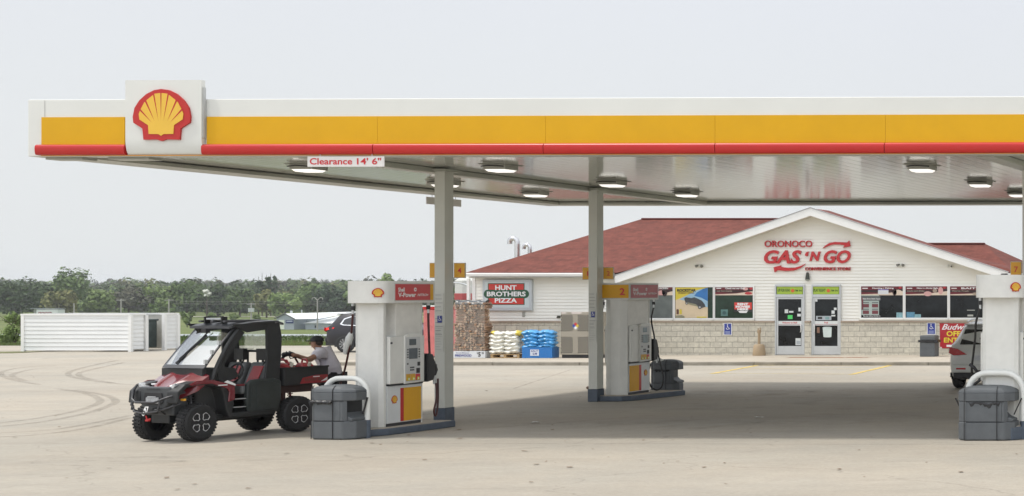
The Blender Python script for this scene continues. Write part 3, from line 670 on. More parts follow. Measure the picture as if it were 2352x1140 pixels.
def bag_frill(r, x0, x1, y, z, seed, drop=.05):
    rnd = random.Random(seed); n = 16; g = MB(); vs = []
    for i in range(n+1):
        x = x0+(x1-x0)*i/n; d = drop*(.3+rnd.random())*(1 if 0 < i < n else .3)
        vs += [(x, y+.012, z+.01), (x, y-.012-.02*rnd.random(), z-d*.4), (x, y-.008, z-d)]
    g.add(vs, [(3*i+j, 3*i+j+3, 3*i+j+4, 3*i+j+1) for i in range(n) for j in (0, 1)]); g.raw = True
    g.build('bin_bag', BAG, r, smooth=80)
c = G(752, 1011); b1 = empty('waste_bin', c+Vector((.02, .27, 0)), R(-7), 'grey island waste bin with hooded lid beside the off road buggy rear wheel', 'bin', 'grey hooded bins beside the pumps')
bin_body(b1); bag_frill(b1, -.30, .10, -.262, .655, 3, .05); bag_frill(b1, -.40, -.29, -.20, .66, 4, .09)
c = G(2262, 1013); b3 = empty('waste_bin', c+Vector((0, .27, 0)), R(0), 'grey island waste bin with two squeegee handles in front of the right hand pump', 'bin', 'grey hooded bins beside the pumps')
bin_body(b3, .96, .55); bag_frill(b3, -.27, .26, -.262, .655, 7, .09)
for s in (-1, 1):
    g = MB(); g.tube([(s*.43, -.02, .42), (s*.56, -.02, .70)], .011, 6); o = g.build('squeegee', BLACK); o.location = b3.location; tag(o, 'black squeegee handle sticking out of the %s side of the right hand bin' % ('left' if s < 0 else 'right'), 'squeegee', 'squeegees standing in the bins')
g = MB(); g.tube([(.40, .0, .42), (.46, .03, .70)], .014, 6); o = g.build('squeegee', BLACK); o.location = b1.location; tag(o, 'black squeegee handle standing in the bin beside the off road buggy', 'squeegee', 'squeegees standing in the bins')
c = G(1516, 909); b2 = empty('waste_bin', c+Vector((.03, .30, 0)), R(0), 'dark grey island waste bin behind the looped hose and hoop guard', 'bin', 'grey hooded bins beside the pumps')
bin_body(b2, .74, .50); bag_frill(b2, -.24, .2, -.262, .655, 9, .05)
b2.scale = (.93, .93, .93)
# small brown thing lying by the second column's foot
c = G(1345, 897); g = MB(); g.tube([(-.07, 0, .05), (.12, 0, .055)], [.045, .055], 10); g.tube([(-.10, 0, .05), (-.06, 0, .05)], .03, 8)
o = g.build('drain_cap', M('rusty_brown', (.10, .055, .035), .7), smooth=40); o.location = c+Vector((0, .25, 0)); tag(o, 'small rusty brown can lying left of the second column foot', 'can')
# ================================================================ THE SHOP
OFF = {}
def rootw(name, loc, label, cat, group=None):
    r = empty(name, loc, 0, label, cat, group); OFF[r.name] = Vector(loc); return r
def bw(g, name, mats, parent=None, **k):
    """build a part whose shape was written in world coordinates"""
    off = OFF[parent.name] if parent else Vector((0, 0, 0))
    g.v = [(v[0]-off.x, v[1]-off.y, v[2]-off.z) for v in g.v]
    o = g.build(name, mats, parent, **k); OFF[o.name] = off; return o
def own(g, name, mats, label, cat, group=None, **k):
    """a one-mesh thing: origin moved to the middle of its base"""
    c = Vector((sum(v[0] for v in g.v)/len(g.v), sum(v[1] for v in g.v)/len(g.v), min(v[2] for v in g.v)))
    g.v = [(v[0]-c.x, v[1]-c.y, v[2]-c.z) for v in g.v]
    o = g.build(name, mats, **k); o.location = c; return tag(o, label, cat, group)
Y0 = SW
sx = lambda x, y=664: W(x, y, Y0).x
sz = lambda y: H-(y-HY)*Y0/F
st = rootw('shop_building', (-23, Y0, 0), 'white clapboard shop with a block base, a red roof and a wide front gable', 'building')
SID = M('white_vinyl_siding', (.82, .81, .755), .55, var=.04, scale=.5, spec=.3)
TRIM = M('white_trim', (.78, .78, .76), .45, var=.03)
XL, XR = sx(1088), sx(2325); ZL = sz(738); ZE = sz(634)
gx0, gz0 = sx(1416), sz(640); gx1, gz1 = sx(2312), sz(632); gpx, gpz = sx(1861), sz(486)
def zroof(x):
    if x < gx0 or x > gx1: return ZE
    return gz0+(gpz-gz0)*(x-gx0)/(gpx-gx0) if x < gpx else gz1+(gpz-gz1)*(x-gx1)/(gpx-gx1)
g = MB(); z = ZL; rh = .116
while z < gpz:
    z2 = min(z+rh, gpz); 
    if z < ZE-.02: a, b, c_, d_ = XL, XR, XL, XR
    else:
        f = lambda zz: (gx0+(gpx-gx0)*(zz-gz0)/(gpz-gz0), gx1+(gpx-gx1)*(zz-gz1)/(gpz-gz1))
        (a, b), (c_, d_) = f(z), f(z2)
    g.add([(a, Y0-.034, z), (b, Y0-.034, z), (d_, Y0-.004, z2), (c_, Y0-.004, z2)], [(0, 1, 2, 3)])
    g.add([(a, Y0-.034, z), (b, Y0-.034, z), (b, Y0-.0, z-.001), (a, Y0-.0, z-.001)], [(3, 2, 1, 0)]); z = z2
g.raw = True; bw(g, 'siding', SID, st)
g = MB(); g.box(XL+.03, XR-.03, Y0+.005, Y0+9, .02, ZE); g.prism([(gx0+.3, ZE-.01), (gx1-.3, ZE-.01), (gpx, gpz-.1)], (Vector((0, Y0+2, 0)), X_, Z_, -Y_), 1.98)
bw(g, 'wall', SID, st)
def block_mat():
    m = bpy.data.materials.new('split_face_block'); m.use_nodes = True; t = m.node_tree; b = t.nodes['Principled BSDF']; Nn = t.nodes.new; L = t.links.new
    tc = Nn('ShaderNodeTexCoord'); mp = Nn('ShaderNodeMapping'); mp.inputs['Rotation'].default_value = (R(90), 0, 0); L(tc.outputs['Object'], mp.inputs[0])
    sp = Nn('ShaderNodeSeparateXYZ'); L(tc.outputs['Object'], sp.inputs[0]); cb = Nn('ShaderNodeCombineXYZ'); L(sp.outputs['X'], cb.inputs[0]); L(sp.outputs['Z'], cb.inputs[1])
    br = Nn('ShaderNodeTexBrick'); L(cb.outputs[0], br.inputs['Vector']); br.inputs['Scale'].default_value = 1; br.inputs['Brick Width'].default_value = .406; br.inputs['Row Height'].default_value = .2
    br.inputs['Mortar Size'].default_value = .009; br.inputs['Mortar Smooth'].default_value = .3; br.inputs['Color1'].default_value = (.61, .575, .48, 1); br.inputs['Color2'].default_value = (.51, .48, .405, 1); br.inputs['Mortar'].default_value = (.35, .325, .275, 1)
    n = Nn('ShaderNodeTexNoise'); n.inputs['Scale'].default_value = 9; n.inputs['Detail'].default_value = 8; n.inputs['Roughness'].default_value = .75; L(tc.outputs['Object'], n.inputs['Vector'])
    r = Nn('ShaderNodeMapRange'); r.inputs[1].default_value = .3; r.inputs[2].default_value = .7; r.inputs[3].default_value = .80; r.inputs[4].default_value = 1.18; L(n.outputs[0], r.inputs[0])
    v = Nn('ShaderNodeVectorMath'); v.operation = 'SCALE'; L(br.outputs['Color'], v.inputs[0]); L(r.outputs[0], v.inputs['Scale']); L(v.outputs[0], b.inputs['Base Color'])
    mt = Nn('ShaderNodeMath'); mt.operation = 'MULTIPLY_ADD'; L(n.outputs[0], mt.inputs[0]); mt.inputs[1].default_value = .6; 
    iv = Nn('ShaderNodeMath'); iv.operation = 'SUBTRACT'; iv.inputs[0].default_value = 1; L(br.outputs['Fac'], iv.inputs[1]); L(iv.outputs[0], mt.inputs[2])
    bp = Nn('ShaderNodeBump'); bp.inputs['Strength'].default_value = .7; bp.inputs['Distance'].default_value = .03; L(mt.outputs[0], bp.inputs['Height']); L(bp.outputs[0], b.inputs['Normal'])
    b.inputs['Roughness'].default_value = .85; return m
BLK = block_mat()
g = MB(); doorX = [(sx(1782), sx(1850)), (sx(1865), sx(1933))]
xs_ = [XL-.03, doorX[0][0], doorX[0][1], doorX[1][0], doorX[1][1], XR+.03]
for a, b in ((xs_[0], xs_[1]), (xs_[2], xs_[3]), (xs_[4], xs_[5])): g.box(a, b, Y0-.09, Y0, .1, ZL-.05)
bw(g, 'block_base', BLK, st)
g = MB(); LEDG = M('tan_ledge_stone', (.36, .295, .235), .8, var=.15, scale=2)
for a, b in ((xs_[0]-.02, xs_[1]-.005), (xs_[2]+.005, xs_[3]-.005), (xs_[4]+.005, xs_[5])): g.box(a, b, Y0-.135, Y0, ZL-.05, ZL+.02)
bw(g, 'ledge', LEDG, st, bevel=.012)
g = MB(); g.box(XL-.035, XL+.085, Y0-.05, Y0+.1, ZL+.02, ZE); g.box(XL-.2, XL-.1, Y0-.1, Y0-.02, .15, ZE-.1)
bw(g, 'corner_trim', TRIM, st, bevel=.006)
# ---- roof
def shingle_mat():
    m = bpy.data.materials.new('red_asphalt_shingle'); m.use_nodes = True; t = m.node_tree; b = t.nodes['Principled BSDF']; Nn = t.nodes.new; L = t.links.new
    tc = Nn('ShaderNodeTexCoord'); sp = Nn('ShaderNodeSeparateXYZ'); L(tc.outputs['Object'], sp.inputs[0])
    cb = Nn('ShaderNodeCombineXYZ'); L(sp.outputs['X'], cb.inputs[0]); L(sp.outputs['Z'], cb.inputs[1])
    br = Nn('ShaderNodeTexBrick'); L(cb.outputs[0], br.inputs['Vector']); br.inputs['Scale'].default_value = 1; br.inputs['Brick Width'].default_value = .30; br.inputs['Row Height'].default_value = .062; br.offset = .4; br.inputs['Bias'].default_value = -.2
    br.inputs['Mortar Size'].default_value = .004; br.inputs['Mortar Smooth'].default_value = .6; br.inputs['Color1'].default_value = (.160, .052, .039, 1); br.inputs['Color2'].default_value = (.118, .040, .031, 1); br.inputs['Mortar'].default_value = (.100, .032, .027, 1)
    n = Nn('ShaderNodeTexNoise'); n.inputs['Scale'].default_value = 2.6; n.inputs['Detail'].default_value = 9; n.inputs['Roughness'].default_value = .8; L(tc.outputs['Object'], n.inputs['Vector'])
    r = Nn('ShaderNodeMapRange'); r.inputs[1].default_value = .3; r.inputs[2].default_value = .7; r.inputs[3].default_value = .72; r.inputs[4].default_value = 1.32; L(n.outputs[0], r.inputs[0])
    v = Nn('ShaderNodeVectorMath'); v.operation = 'SCALE'; L(br.outputs['Color'], v.inputs[0]); L(r.outputs[0], v.inputs['Scale']); L(v.outputs[0], b.inputs['Base Color'])
    b.inputs['Roughness'].default_value = .9; b.inputs['Specular IOR Level'].default_value = .3; return m
SHG = shingle_mat()
EY = 55.55; eL = W(1068, 628, EY); rY = 59.9; rl = W(1475, 503, rY); rr = W(1925, 503, rY); ez = 3.14; eR = W(2290, 628, EY).x
gl0, gt0 = W(1412, 634, 55.4), W(1861, 478, 55.4)
g = MB(); A = Vector((eL.x, EY, ez)); B = Vector((eR, EY, ez)); Cc = rr.copy(); D = rl.copy(); bk = rY+4.35
xv = gl0.x+(gt0.x-gl0.x)*(D.z-gl0.z)/(gt0.z-gl0.z)
g.poly([A, Vector((gl0.x, EY, ez)), Vector((xv, rY, D.z)), D]); g.poly([A, D, Vector((eL.x, bk, ez))]); g.poly([B, Vector((eR, bk, ez)), Cc]); g.poly([Vector((eL.x, bk, ez)), D, Cc, Vector((eR, bk, ez))])
# gable roof
gl = W(1412, 634, 55.4); gt = W(1861, 478, 55.4); gr = W(2315, 626, 55.4); g2 = 57.3
g.poly([gl, gt, Vector((gt.x, g2, gt.z)), Vector((xv, rY, D.z)), Vector((gl.x, EY, gl.z))])
g.poly([gt, gr, Vector((gr.x, g2, gr.z)), Vector((gt.x, g2, gt.z))])
# lower right wing
w1 = W(2100, 560, 58.6); w2 = W(2262, 560, 58.6); w3 = W(2312, 610, 57.0); w4 = W(2348, 626, 55.7); w5 = Vector((w1.x, 55.7, ez)); w6 = Vector((w4.x, 61, ez))
w5 = Vector((w1.x, 57.4, w4.z+.15))
g.poly([w5, w4, w3, w2, w1]); g.poly([w4, w6, w2, w3]); g.poly([w6, Vector((w1.x, 61, ez)), w1, w2])
g.raw = True; rf = bw(g, 'roof', SHG, st)
g = MB(); g.box(rl.x, rr.x, rY-.10, rY+.10, rl.z-.03, rl.z+.03); g.box(w1.x, w2.x, 58.5, 58.7, w2.z-.03, w2.z+.035)
bw(g, 'ridge_cap', M('dark_ridge', (.11, .025, .022), .9, var=.2), rf, bevel=.02)
CHR = M('galvanised_flue', (.62, .62, .63), .22, .9, var=.1)
g = MB()
for (x, yt, yb, d, s) in ((1188, 555, 590, 60.5, 1.0), (1217, 568, 590, 61, .8)):
    a = W(x, yb, d); b = W(x, yt, d); s2 = .10*s
    g.tube([a-Z_*.6, b-Z_*.1], s2, 12); g.tube([a-Z_*.6+X_*.02, a-Z_*.2], s2*1.15, 12)
    g.tube([b-Z_*.13]+[b+Vector((-.15*s+.15*s*math.cos(R(q)), 0, -.02+.15*s*math.sin(R(q)))) for q in range(0, 181, 36)]+[b+Vector((-.3*s, 0, -.10*s))], s2*.95, 10)
bw(g, 'flue_pipe', CHR, rf, smooth=40)
# eaves: gutter, soffit, rake boards
g = MB(); gb = W(1072, 628, 55.5); g1 = W(1410, 628, 55.5)
g.prism([(0, 3.0), (0, 3.13), (-.09, 3.13), (-.10, 3.09), (-.07, 3.0)], (Vector((gb.x, 55.55, 0)), Y_, Z_, X_), g1.x-gb.x)
bw(g, 'gutter', TRIM, st, bevel=.01)
wr = W(2300, 628, 55.5)
for q in ((gb.x, gb.x+.06, 55.62, 63, 2.98, 3.12), (g1.x-.15, g1.x+.02, 55.33, 55.44, 2.93, 3.16), (wr.x, wr.x+1.3, 55.4, 55.55, 2.98, 3.12)): bw(MB().box(*q), 'gutter', TRIM, st, bevel=.01)
g = MB(); g.box(gb.x+.03, g1.x, 55.56, Y0-.0, 2.945, 2.975); bw(g, 'eave_soffit', M('eave_soffit_paint', (.62, .60, .53), .6), st)
g = MB(); th = .28
def rake(p, q, y0, y1):
    """p lower outer tip, q peak"""
    return [(p.x, p.z), (q.x, q.z), (q.x, q.z-th), (p.x, p.z-th)]
for p in (gl, gr): g.prism(rake(p, gt, 0, 0), (Vector((0, 55.45, 0)), X_, Z_, -Y_), .05)
bw(g, 'rake_board', TRIM, st)
g = MB()
for p in (gl, gr):
    g.add([(p.x, 55.45, p.z-.26), (gt.x, 55.45, gt.z-.26), (gt.x, Y0, gt.z-.26), (p.x, Y0, p.z-.26)], [(0, 1, 2, 3)])
g.raw = True; bw(g, 'rake_soffit', M('eave_soffit_paint', (.62, .60, .53), .6), st)
g = MB()
for p, sgn_ in ((gl, 1), (gr, -1)):
    n = 60
    g.prism([(p.x, p.z+.002), (gt.x, gt.z+.002), (gt.x, gt.z+.03), (p.x, p.z+.03)], (Vector((0, 55.5, 0)), X_, Z_, -Y_), .12)
bw(g, 'drip_edge', M('grey_drip_edge', (.33, .33, .34), .5), st)
# ---- windows
GLASS = M('dark_window_glass', (.016, .036, .022), .05, var=.6, scale=1.5, spec=.35)
GLASS2 = M('black_window_glass', (.010, .012, .014), .05, var=.6, scale=2, spec=.28)
INT = M('interior_grey_green', (.10, .115, .11), .5, var=.4, scale=1.2)
def window(x0, x1, y0, y1, gm):
    a, b, z0, z1 = sx(x0), sx(x1), sz(y1), sz(y0); f = .045
    g = MB(); g.box(a-f, b+f, Y0-.07, Y0-.005, z1, z1+f+.01); g.box(a-f, b+f, Y0-.07, Y0-.005, z0-f-.02, z0); g.box(a-f, a, Y0-.07, Y0-.005, z0, z1); g.box(b, b+f, Y0-.07, Y0-.005, z0, z1)
    w_ = bw(g, 'window', TRIM, st)
    g = MB(); g.box(a, b, Y0-.045, Y0-.03, z0, z1); bw(g, 'pane', gm, w_)
    g = MB(); g.box(a-f-.02, b+f+.02, Y0-.15, Y0-.07, z0-f-.06, z0-f-.005); bw(g, 'window_sill', M('pale_sill', (.60, .57, .50), .6), w_, bevel=.01)
    return w_
wins = [(1462, 1547, 660, 731, INT), (1552, 1639, 660, 731, GLASS), (1644, 1731, 660, 731, GLASS), (1979, 2075, 658, 730, GLASS2), (2081, 2177, 658, 730, GLASS2), (2183, 2279, 658, 730, GLASS2)]
for q in wins: window(*q)
FRS = lambda off: (Vector((0, Y0-off, 0)), X_, Z_, -Y_)
def panel(g, x0, x1, y0, y1, off, m=0): g.prism(rectp(sx(x0), sx(x1), sz(y1), sz(y0)), FRS(off), .003, m)
def txt(g, s, x0, x1, y0, y1, off, m=0, **k): text(g, s, FRS(off), sx(x0), sx(x1), sz(y1), sz(y0), .003, m, **k)
MAR = M('maroon_print', (.14, .012, .022), .4, var=.2, scale=6); MAR2 = M('dark_brown_print', (.03, .012, .014), .4, var=.2); CRP = M('cream_print', (.66, .55, .44), .4, var=.08); PINKP = M('pink_print', (.62, .35, .33), .5, var=.1)
def banner(x0, x1, label, words, sub, extra, seed):
    g = MB(); panel(g, x0, x1, 658 if x0 > 1900 else 660, 678, .047, 0)
    rnd = random.Random(seed); a, b = sx(x0), sx(x1)
    g.prism([(a, sz(671)), (a+(b-a)*.5, sz(673)), (b, sz(669)), (b, sz(664)), (a+(b-a)*.65, sz(667)), (a+(b-a)*.3, sz(666)), (a, sz(667))], FRS(.0505), .003, 1)
    g.prism([(a, sz(678.5)), (b, sz(678.5)), (b, sz(669)), (a+(b-a)*.55, sz(674.5)), (a, sz(676.5))], FRS(.054), .003, 2)
    txt(g, words, x0+(x1-x0)*.27, x0+(x1-x0)*.78, 660.5, 664.5, .058, 3, bold=.03)
    g.prism(rectp(a+.05, a+(b-a)*.16, sz(663.5), sz(661.5)), FRS(.058), .002, 3)
    if sub: txt(g, sub, x0+4, x0+(x1-x0)*.45, 666.5, 670.5, .058, 4)
    for (fx, fy, w_, h_, mi) in extra:
        g.prism([(a+(b-a)*fx+p, sz(fy)+q) for p, q in arcpts(0, 0, w_, 0, 340, 12, h_)], FRS(.0585), .002, mi)
    own(g, 'window_banner', [MAR, MAR2, CRP, TXTW, M('beige_print', (.35, .28, .22), .5), PINKP, M('red_blob', (.45, .03, .04), .5)], label, 'banner', 'maroon banners across the shop windows')
banner(1498, 1547, 'maroon and cream banner in the window just right of the shop side pump', 'CHICKEN', '', [(.45, 673, .15, .09, 5), (.62, 671, .10, .16, 1)], 1)
banner(1644, 1731, 'maroon banner advertising a hot dog above the dark green window', 'Check out our Grill', 'our hot snacks', [(.80, 664, .10, .055, 5), (.88, 674, .14, .05, 6), (.95, 663, .06, .05, 6)], 2)
banner(1979, 2075, 'maroon Fishing and Hunting banner in the first window right of the doors', 'Hunting | Fishing', '', [(.88, 672, .16, .10, 2), (.80, 671, .08, .13, 1), (.93, 661, .05, .04, 6)], 3)
banner(2081, 2177, 'maroon Movie Night banner in the second window right of the doors', 'Make it a Movie Night', 'snacks and drinks', [(.53, 675, .15, .09, 5), (.70, 668, .08, .07, 4), (.84, 668, .09, .14, 5), (.93, 661, .05, .04, 6)], 4)
banner(2183, 2279, 'maroon BAIT banner in the window behind the right hand pump', 'BAIT &', "We've Fresh", [(.6, 675, .1, .05, 4)], 5)
# the energy drink poster
g = MB(); a, b = sx(1553), sx(1627); zt_, zb_ = sz(660.5), sz(730.5); V = lambda x, y: (sx(x), sz(y))
panel(g, 1553, 1627, 660.5, 730.5, .047, 0)
g.prism([V(1553, 660.5), V(1627, 660.5), V(1627, 668), V(1585, 676), V(1553, 690)], FRS(.0505), .002, 1)
g.prism([V(1602, 667), V(1627, 661), V(1627, 706), V(1612, 702), V(1600, 694), V(1570, 690), V(1562, 688)], FRS(.053), .002, 2)
g.prism([V(1616, 664), V(1627, 661), V(1627, 692), V(1612, 684), V(1596, 680), V(1602, 672)], FRS(.0555), .002, 3)
txt(g, 'ROCKSTAR', 1557, 1600, 664, 670.5, .058, 4, bold=.05); txt(g, 'ENERGY DRINK', 1560, 1597, 671.8, 674.8, .058, 5, bold=.03)
# the truck on it, leaping
g.prism([V(1573, 686), V(1577, 683), V(1590, 685), V(1596, 683), V(1604, 686), V(1614, 691), V(1620, 699), V(1622, 705), V(1612, 708), V(1602, 704), V(1584, 699), V(1576, 695)], FRS(.058), .002, 6)
g.prism([V(1578, 694), V(1600, 699), V(1606, 705), V(1590, 701), V(1580, 698)], FRS(.0605), .002, 7)
for (x, y, r_) in ((1579, 697, 3), (1609, 706, 4.2)): g.prism([(sx(x)+p, sz(y)+q) for p, q in arcpts(0, 0, r_/62.5, 0, 340, 14)], FRS(.063), .002, 6); g.prism([(sx(x)+p, sz(y)+q) for p, q in arcpts(0, 0, r_*.55/62.5, 0, 340, 12)], FRS(.0655), .002, 8)
for (x, c_) in ((1558, 5), (1565, 1)): g.prism([V(x-2.6, 722), V(x+2.6, 722), V(x+2.6, 712), V(x+1.6, 710.5), V(x-1.6, 710.5), V(x-2.6, 712)], FRS(.058), .002, c_)
g.prism([V(1554, 730), V(1574, 730), V(1574, 727), V(1568, 724), V(1554, 725)], FRS(.0605), .002, 7)
g.prism([V(1602, 730), V(1624, 730), V(1624, 727.5), V(1602, 727.5)], FRS(.058), .002, 1)
own(g, 'drink_poster', [M('sand_print', (.62, .50, .34), .4, var=.08, scale=3), M('yellow_print', (.62, .50, .05), .4), M('pale_blue_print', (.30, .48, .62), .4, var=.2, scale=2), M('deep_blue_print', (.03, .16, .42), .4, var=.2), TXTK, M('brown_print', (.12, .05, .03), .5), M('truck_print', (.05, .055, .06), .5, var=.5, scale=9), M('truck_flank_print', (.25, .24, .16), .5), M('grey_print_light', (.45, .45, .45), .5)], 'large yellow and blue energy drink poster with a leaping truck', 'poster')
g = MB(); panel(g, 1688, 1728, 695, 711, .047, 0); panel(g, 1687, 1729, 711, 717, .047, 1)
for i, s in enumerate(('RENT', 'MOVIES', 'HERE')): txt(g, s, 1695 if i != 1 else 1691, 1720 if i != 1 else 1724, 696+6*i, 701.4+6*i, .0505, 2, bold=.07)
g.prism([V(1697, 714.5), V(1719, 714.5), V(1716, 719), V(1700, 719)], FRS(.0505), .003, 2)
own(g, 'window_sticker', [M('bright_red_print', (.62, .05, .04), .4), TXTK, TXTW], 'red RENT MOVIES HERE sign in the dark green window', 'sign')
g = MB(); panel(g, 1657, 1673, 711, 726, .047, 0); g.prism([(sx(1665)+p, sz(719)+q) for p, q in arcpts(0, 0, .07, 0, 340, 12)], FRS(.0505), .002, 1)
own(g, 'window_sticker', [M('teal_glass_print', (.09, .19, .18), .4, var=.3), M('teal_dark', (.03, .08, .08), .4)], 'small teal decal low in the dark green window', 'sign')
g = MB(); panel(g, 1979, 2020, 678.5, 724, .047, 0)
txt(g, 'Make Every Snack Count', 1983, 2023, 685, 689, .0535, 1); txt(g, 'Buy one without drinking it', 1984, 2023, 724.8, 728, .0535, 1)
panel(g, 1980, 1984, 684, 712, .0505, 2)
for i in range(2):
    for j in range(2): panel(g, 1983+21*i, 1997+21*i, 698.5+15*j, 706.5+15*j, .0505, 2); panel(g, 1983+21*i, 1997+21*i, 694.5+15*j, 696.5+15*j, .0505, 3)
panel(g, 1979, 2023, 680, 691, .0495, 3)
own(g, 'menu_board', [M('mint_print', (.38, .45, .42), .4, var=.1), TXTW, M('maroon_pale', (.16, .04, .05), .4), M('grey_dark', (.10, .11, .11), .4)], 'pale menu board with four dark red boxes in the window right of the doors', 'sign')
g = MB(); panel(g, 2018, 2042, 667, 676, .0620, 0); panel(g, 2018, 2042, 665, 667, .0620, 1)
own(g, 'paper_notice', [M('paper', (.66, .68, .70), .6), M('violet_print', (.25, .22, .5), .5)], 'white paper notice taped over the Fishing banner', 'notice')
g = MB(); TEAL = M('pale_teal_box', (.20, .36, .40), .5, var=.3, scale=8)
panel(g, 2060, 2076, 718, 730, .047, 0); panel(g, 2083, 2102, 717, 730, .047, 1); panel(g, 2101, 2116, 722, 730, .047, 0)
own(g, 'window_display', [TEAL, M('bluer_teal_box', (.10, .26, .38), .5, var=.3, scale=8)], 'teal boxes lined up low behind the window left of the grey shop bin', 'display')
g = MB(); panel(g, 2223, 2236, 723, 727, .047, 0); panel(g, 2222, 2240, 712, 713.5, .047, 0); own(g, 'window_display', [M('pale_item', (.45, .46, .42), .5)], 'pale goods on the sill of the window behind the right hand pump', 'display')
# ---- doors
def door(x0, x1, words, strip, handle_right, seed):
    a, b = sx(x0), sx(x1); z0, z1 = .13, sz(654); zt1, zt0 = sz(658.5), sz(676.5); zd = sz(683)
    g = MB(); g.box(a, a+.05, Y0-.10, Y0-.01, z0, z1); g.box(b-.05, b, Y0-.10, Y0-.01, z0, z1); g.box(a+.05, b-.05, Y0-.10, Y0-.01, zt1, z1); g.box(a+.05, b-.05, Y0-.10, Y0-.01, zd, zt0)
    fm = bw(g, 'door', ALU, st, bevel=.004)
    g = MB(); g.box(a+.05, b-.05, Y0-.06, Y0-.045, zt0, zt1); bw(g, 'transom', GLASS2, fm)
    la, lb = a+.055, b-.055; s = .065; zg0, zg1 = sz(795), sz(687.5); zm0, zm1 = sz(748), sz(745.5)
    g = MB(); g.box(la, la+s, Y0-.085, Y0-.04, z0+.01, zd-.008); g.box(lb-s, lb, Y0-.085, Y0-.04, z0+.01, zd-.008); g.box(la+s, lb-s, Y0-.085, Y0-.04, z0+.01, zg0); g.box(la+s, lb-s, Y0-.085, Y0-.04, zg1, zd-.008)
    g.box(la+s, lb-s, Y0-.09, Y0-.045, zm0, zm1)
    lf = bw(g, 'door_leaf', ALU, fm, bevel=.004)
    g = MB(); g.box(la+s, lb-s, Y0-.066, Y0-.058, zg0, zg1); bw(g, 'door_glass', GLASS2, lf)
    hx = lb-s-.04 if handle_right else la+s*.4
    g = MB(); g.tube([(hx, Y0-.085, sz(746)), (hx+.04, Y0-.15, sz(747)), (hx+.05, Y0-.15, sz(755)), (hx+.04, Y0-.15, sz(762)), (hx, Y0-.085, sz(763))], .014, 8); bw(g, 'door_handle', TRIM, lf, smooth=50)
    xc0, xc1 = x0+6, x1-7
    g = MB(); panel(g, xc0, xc1, 737.5, 744.8, .0672, 0); panel(g, xc0, xc1, 745.0, 745.4, .0672, 1); txt(g, strip, (xc0+xc1)/2-(17 if len(strip) > 5 else 4), (xc0+xc1)/2+(17 if len(strip) > 5 else 4), 739.3, 743.2, .0705, 1); bw(g, 'door_strip', [M('strip_white', (.66, .69, .68), .5), TXTR], lf)
    return lf
l1 = door(1782, 1850, '', 'Welcome to Shell', True, 1)
g = MB()
for q in ((1804, 1812, 711, 719.5), (1814, 1824, 714.5, 718.5), (1835.5, 1841, 707, 715.5), (1833, 1841, 721, 727)): panel(g, *q, .0672, 0)
panel(g, 1811, 1822, 724, 733, .0672, 1); panel(g, 1829, 1841, 777, 793, .0672, 0); panel(g, 1831, 1840, 783, 791, .0705, 2)
bw(g, 'door_sticker', [M('sticker_white', (.62, .65, .65), .5), M('sticker_green', (.08, .62, .14), .5), M('sticker_grey', (.38, .42, .45), .5)], l1)
l2 = door(1866, 1933, '', 'Pull', False, 2)
g = MB()
for q in ((1872, 1879, 687.5, 693), (1917, 1923, 707, 712.5), (1911.5, 1918.5, 713.5, 721), (1911, 1920, 723.5, 727)): panel(g, *q, .0672, 0)
panel(g, 1876, 1911, 726, 735.5, .0672, 2); panel(g, 1880, 1890, 728, 733, .0705, 3); panel(g, 1897, 1906, 728, 734, .0705, 1); panel(g, 1878, 1884, 752, 765, .0672, 4)
g.prism([V(1891, 752), V(1896, 750.8), V(1907, 750.8), V(1912, 752), V(1911, 774), V(1908, 775), V(1896, 775), V(1893, 774)], FRS(.0672), .003, 5)
bw(g, 'door_sticker', [M('sticker_white', (.62, .65, .65), .5), M('sticker_teal', (.2, .33, .33), .5), M('sticker_grey', (.38, .42, .45), .5), TXTK, M('brown_skin_print', (.22, .12, .08), .6), M('sticker_mint', (.56, .64, .62), .5)], l2)
LIME = M('lime_print', (.34, .48, .05), .4, var=.05)
for x0, x1, wd, lab in ((1786, 1845, 'UP FOR FUN?', 'lime green Up For Fun banner above the left shop door'), (1868, 1928, 'PLAY RIGHT', 'lime green Play Right banner above the right shop door')):
    g = MB(); panel(g, x0, x1, 658.8, 676.2, .0615, 0); txt(g, wd, x0+2, x0+30, 663.5, 670.5, .065, 1, bold=.03, shear=.1); txt(g, "I'M IN", x1-18, x1-2, 665.5, 670, .065, 1, bold=.03)
    g.prism([(sx(x0+36)+p, sz(668)+q) for p, q in arcpts(0, 0, .065, 0, 345, 16)], FRS(.065), .003, 2)
    own(g, 'transom_banner', [LIME, M('dark_green_print', (.05, .09, .02), .5), M('orange_print', (.62, .13, .03), .5)], lab, 'banner', 'lime banners above the doors')
# ---- fixings on the wall
def wall_light(x, y, label):
    c = W(x, y, Y0-.05); r = rootw('wall_light', c, label, 'wall light', 'small twin lamps on the gable wall')
    g = MB(); g.box(c.x-.07, c.x+.07, c.y-.02, c.y+.05, c.z-.04, c.z+.05); bw(g, 'base', CREAMW, r, bevel=.01)
    g = MB()
    for s in (-1, 1): g.tube([c+X_*s*.05+Z_*.02, c+X_*s*.11+Vector((0, -.08, -.015))], [.028, .055], 10)
    bw(g, 'lamp_head', M('lamp_grey', (.16, .16, .14), .4), r, smooth=40)
wall_light(1607, 611, 'small twin floodlight on the gable left of the shop name')
wall_light(2069, 609, 'small twin floodlight on the gable right of the shop name')
c = W(2183, 612, Y0-.04); r = rootw('security_camera', c, 'tiny white camera under the right end of the gable', 'camera')
g = MB(); g.box(c.x-.10, c.x-.05, c.y-.03, c.y+.05, c.z-.04, c.z+.06); g.ball(c+Vector((.06, -.06, 0)), .07); bw(g, 'camera_body', CREAMW, r, smooth=50)
g = MB(); g.ball(c+Vector((.065, -.12, -.005)), .03); bw(g, 'camera_lens', BLACK, r, smooth=50)
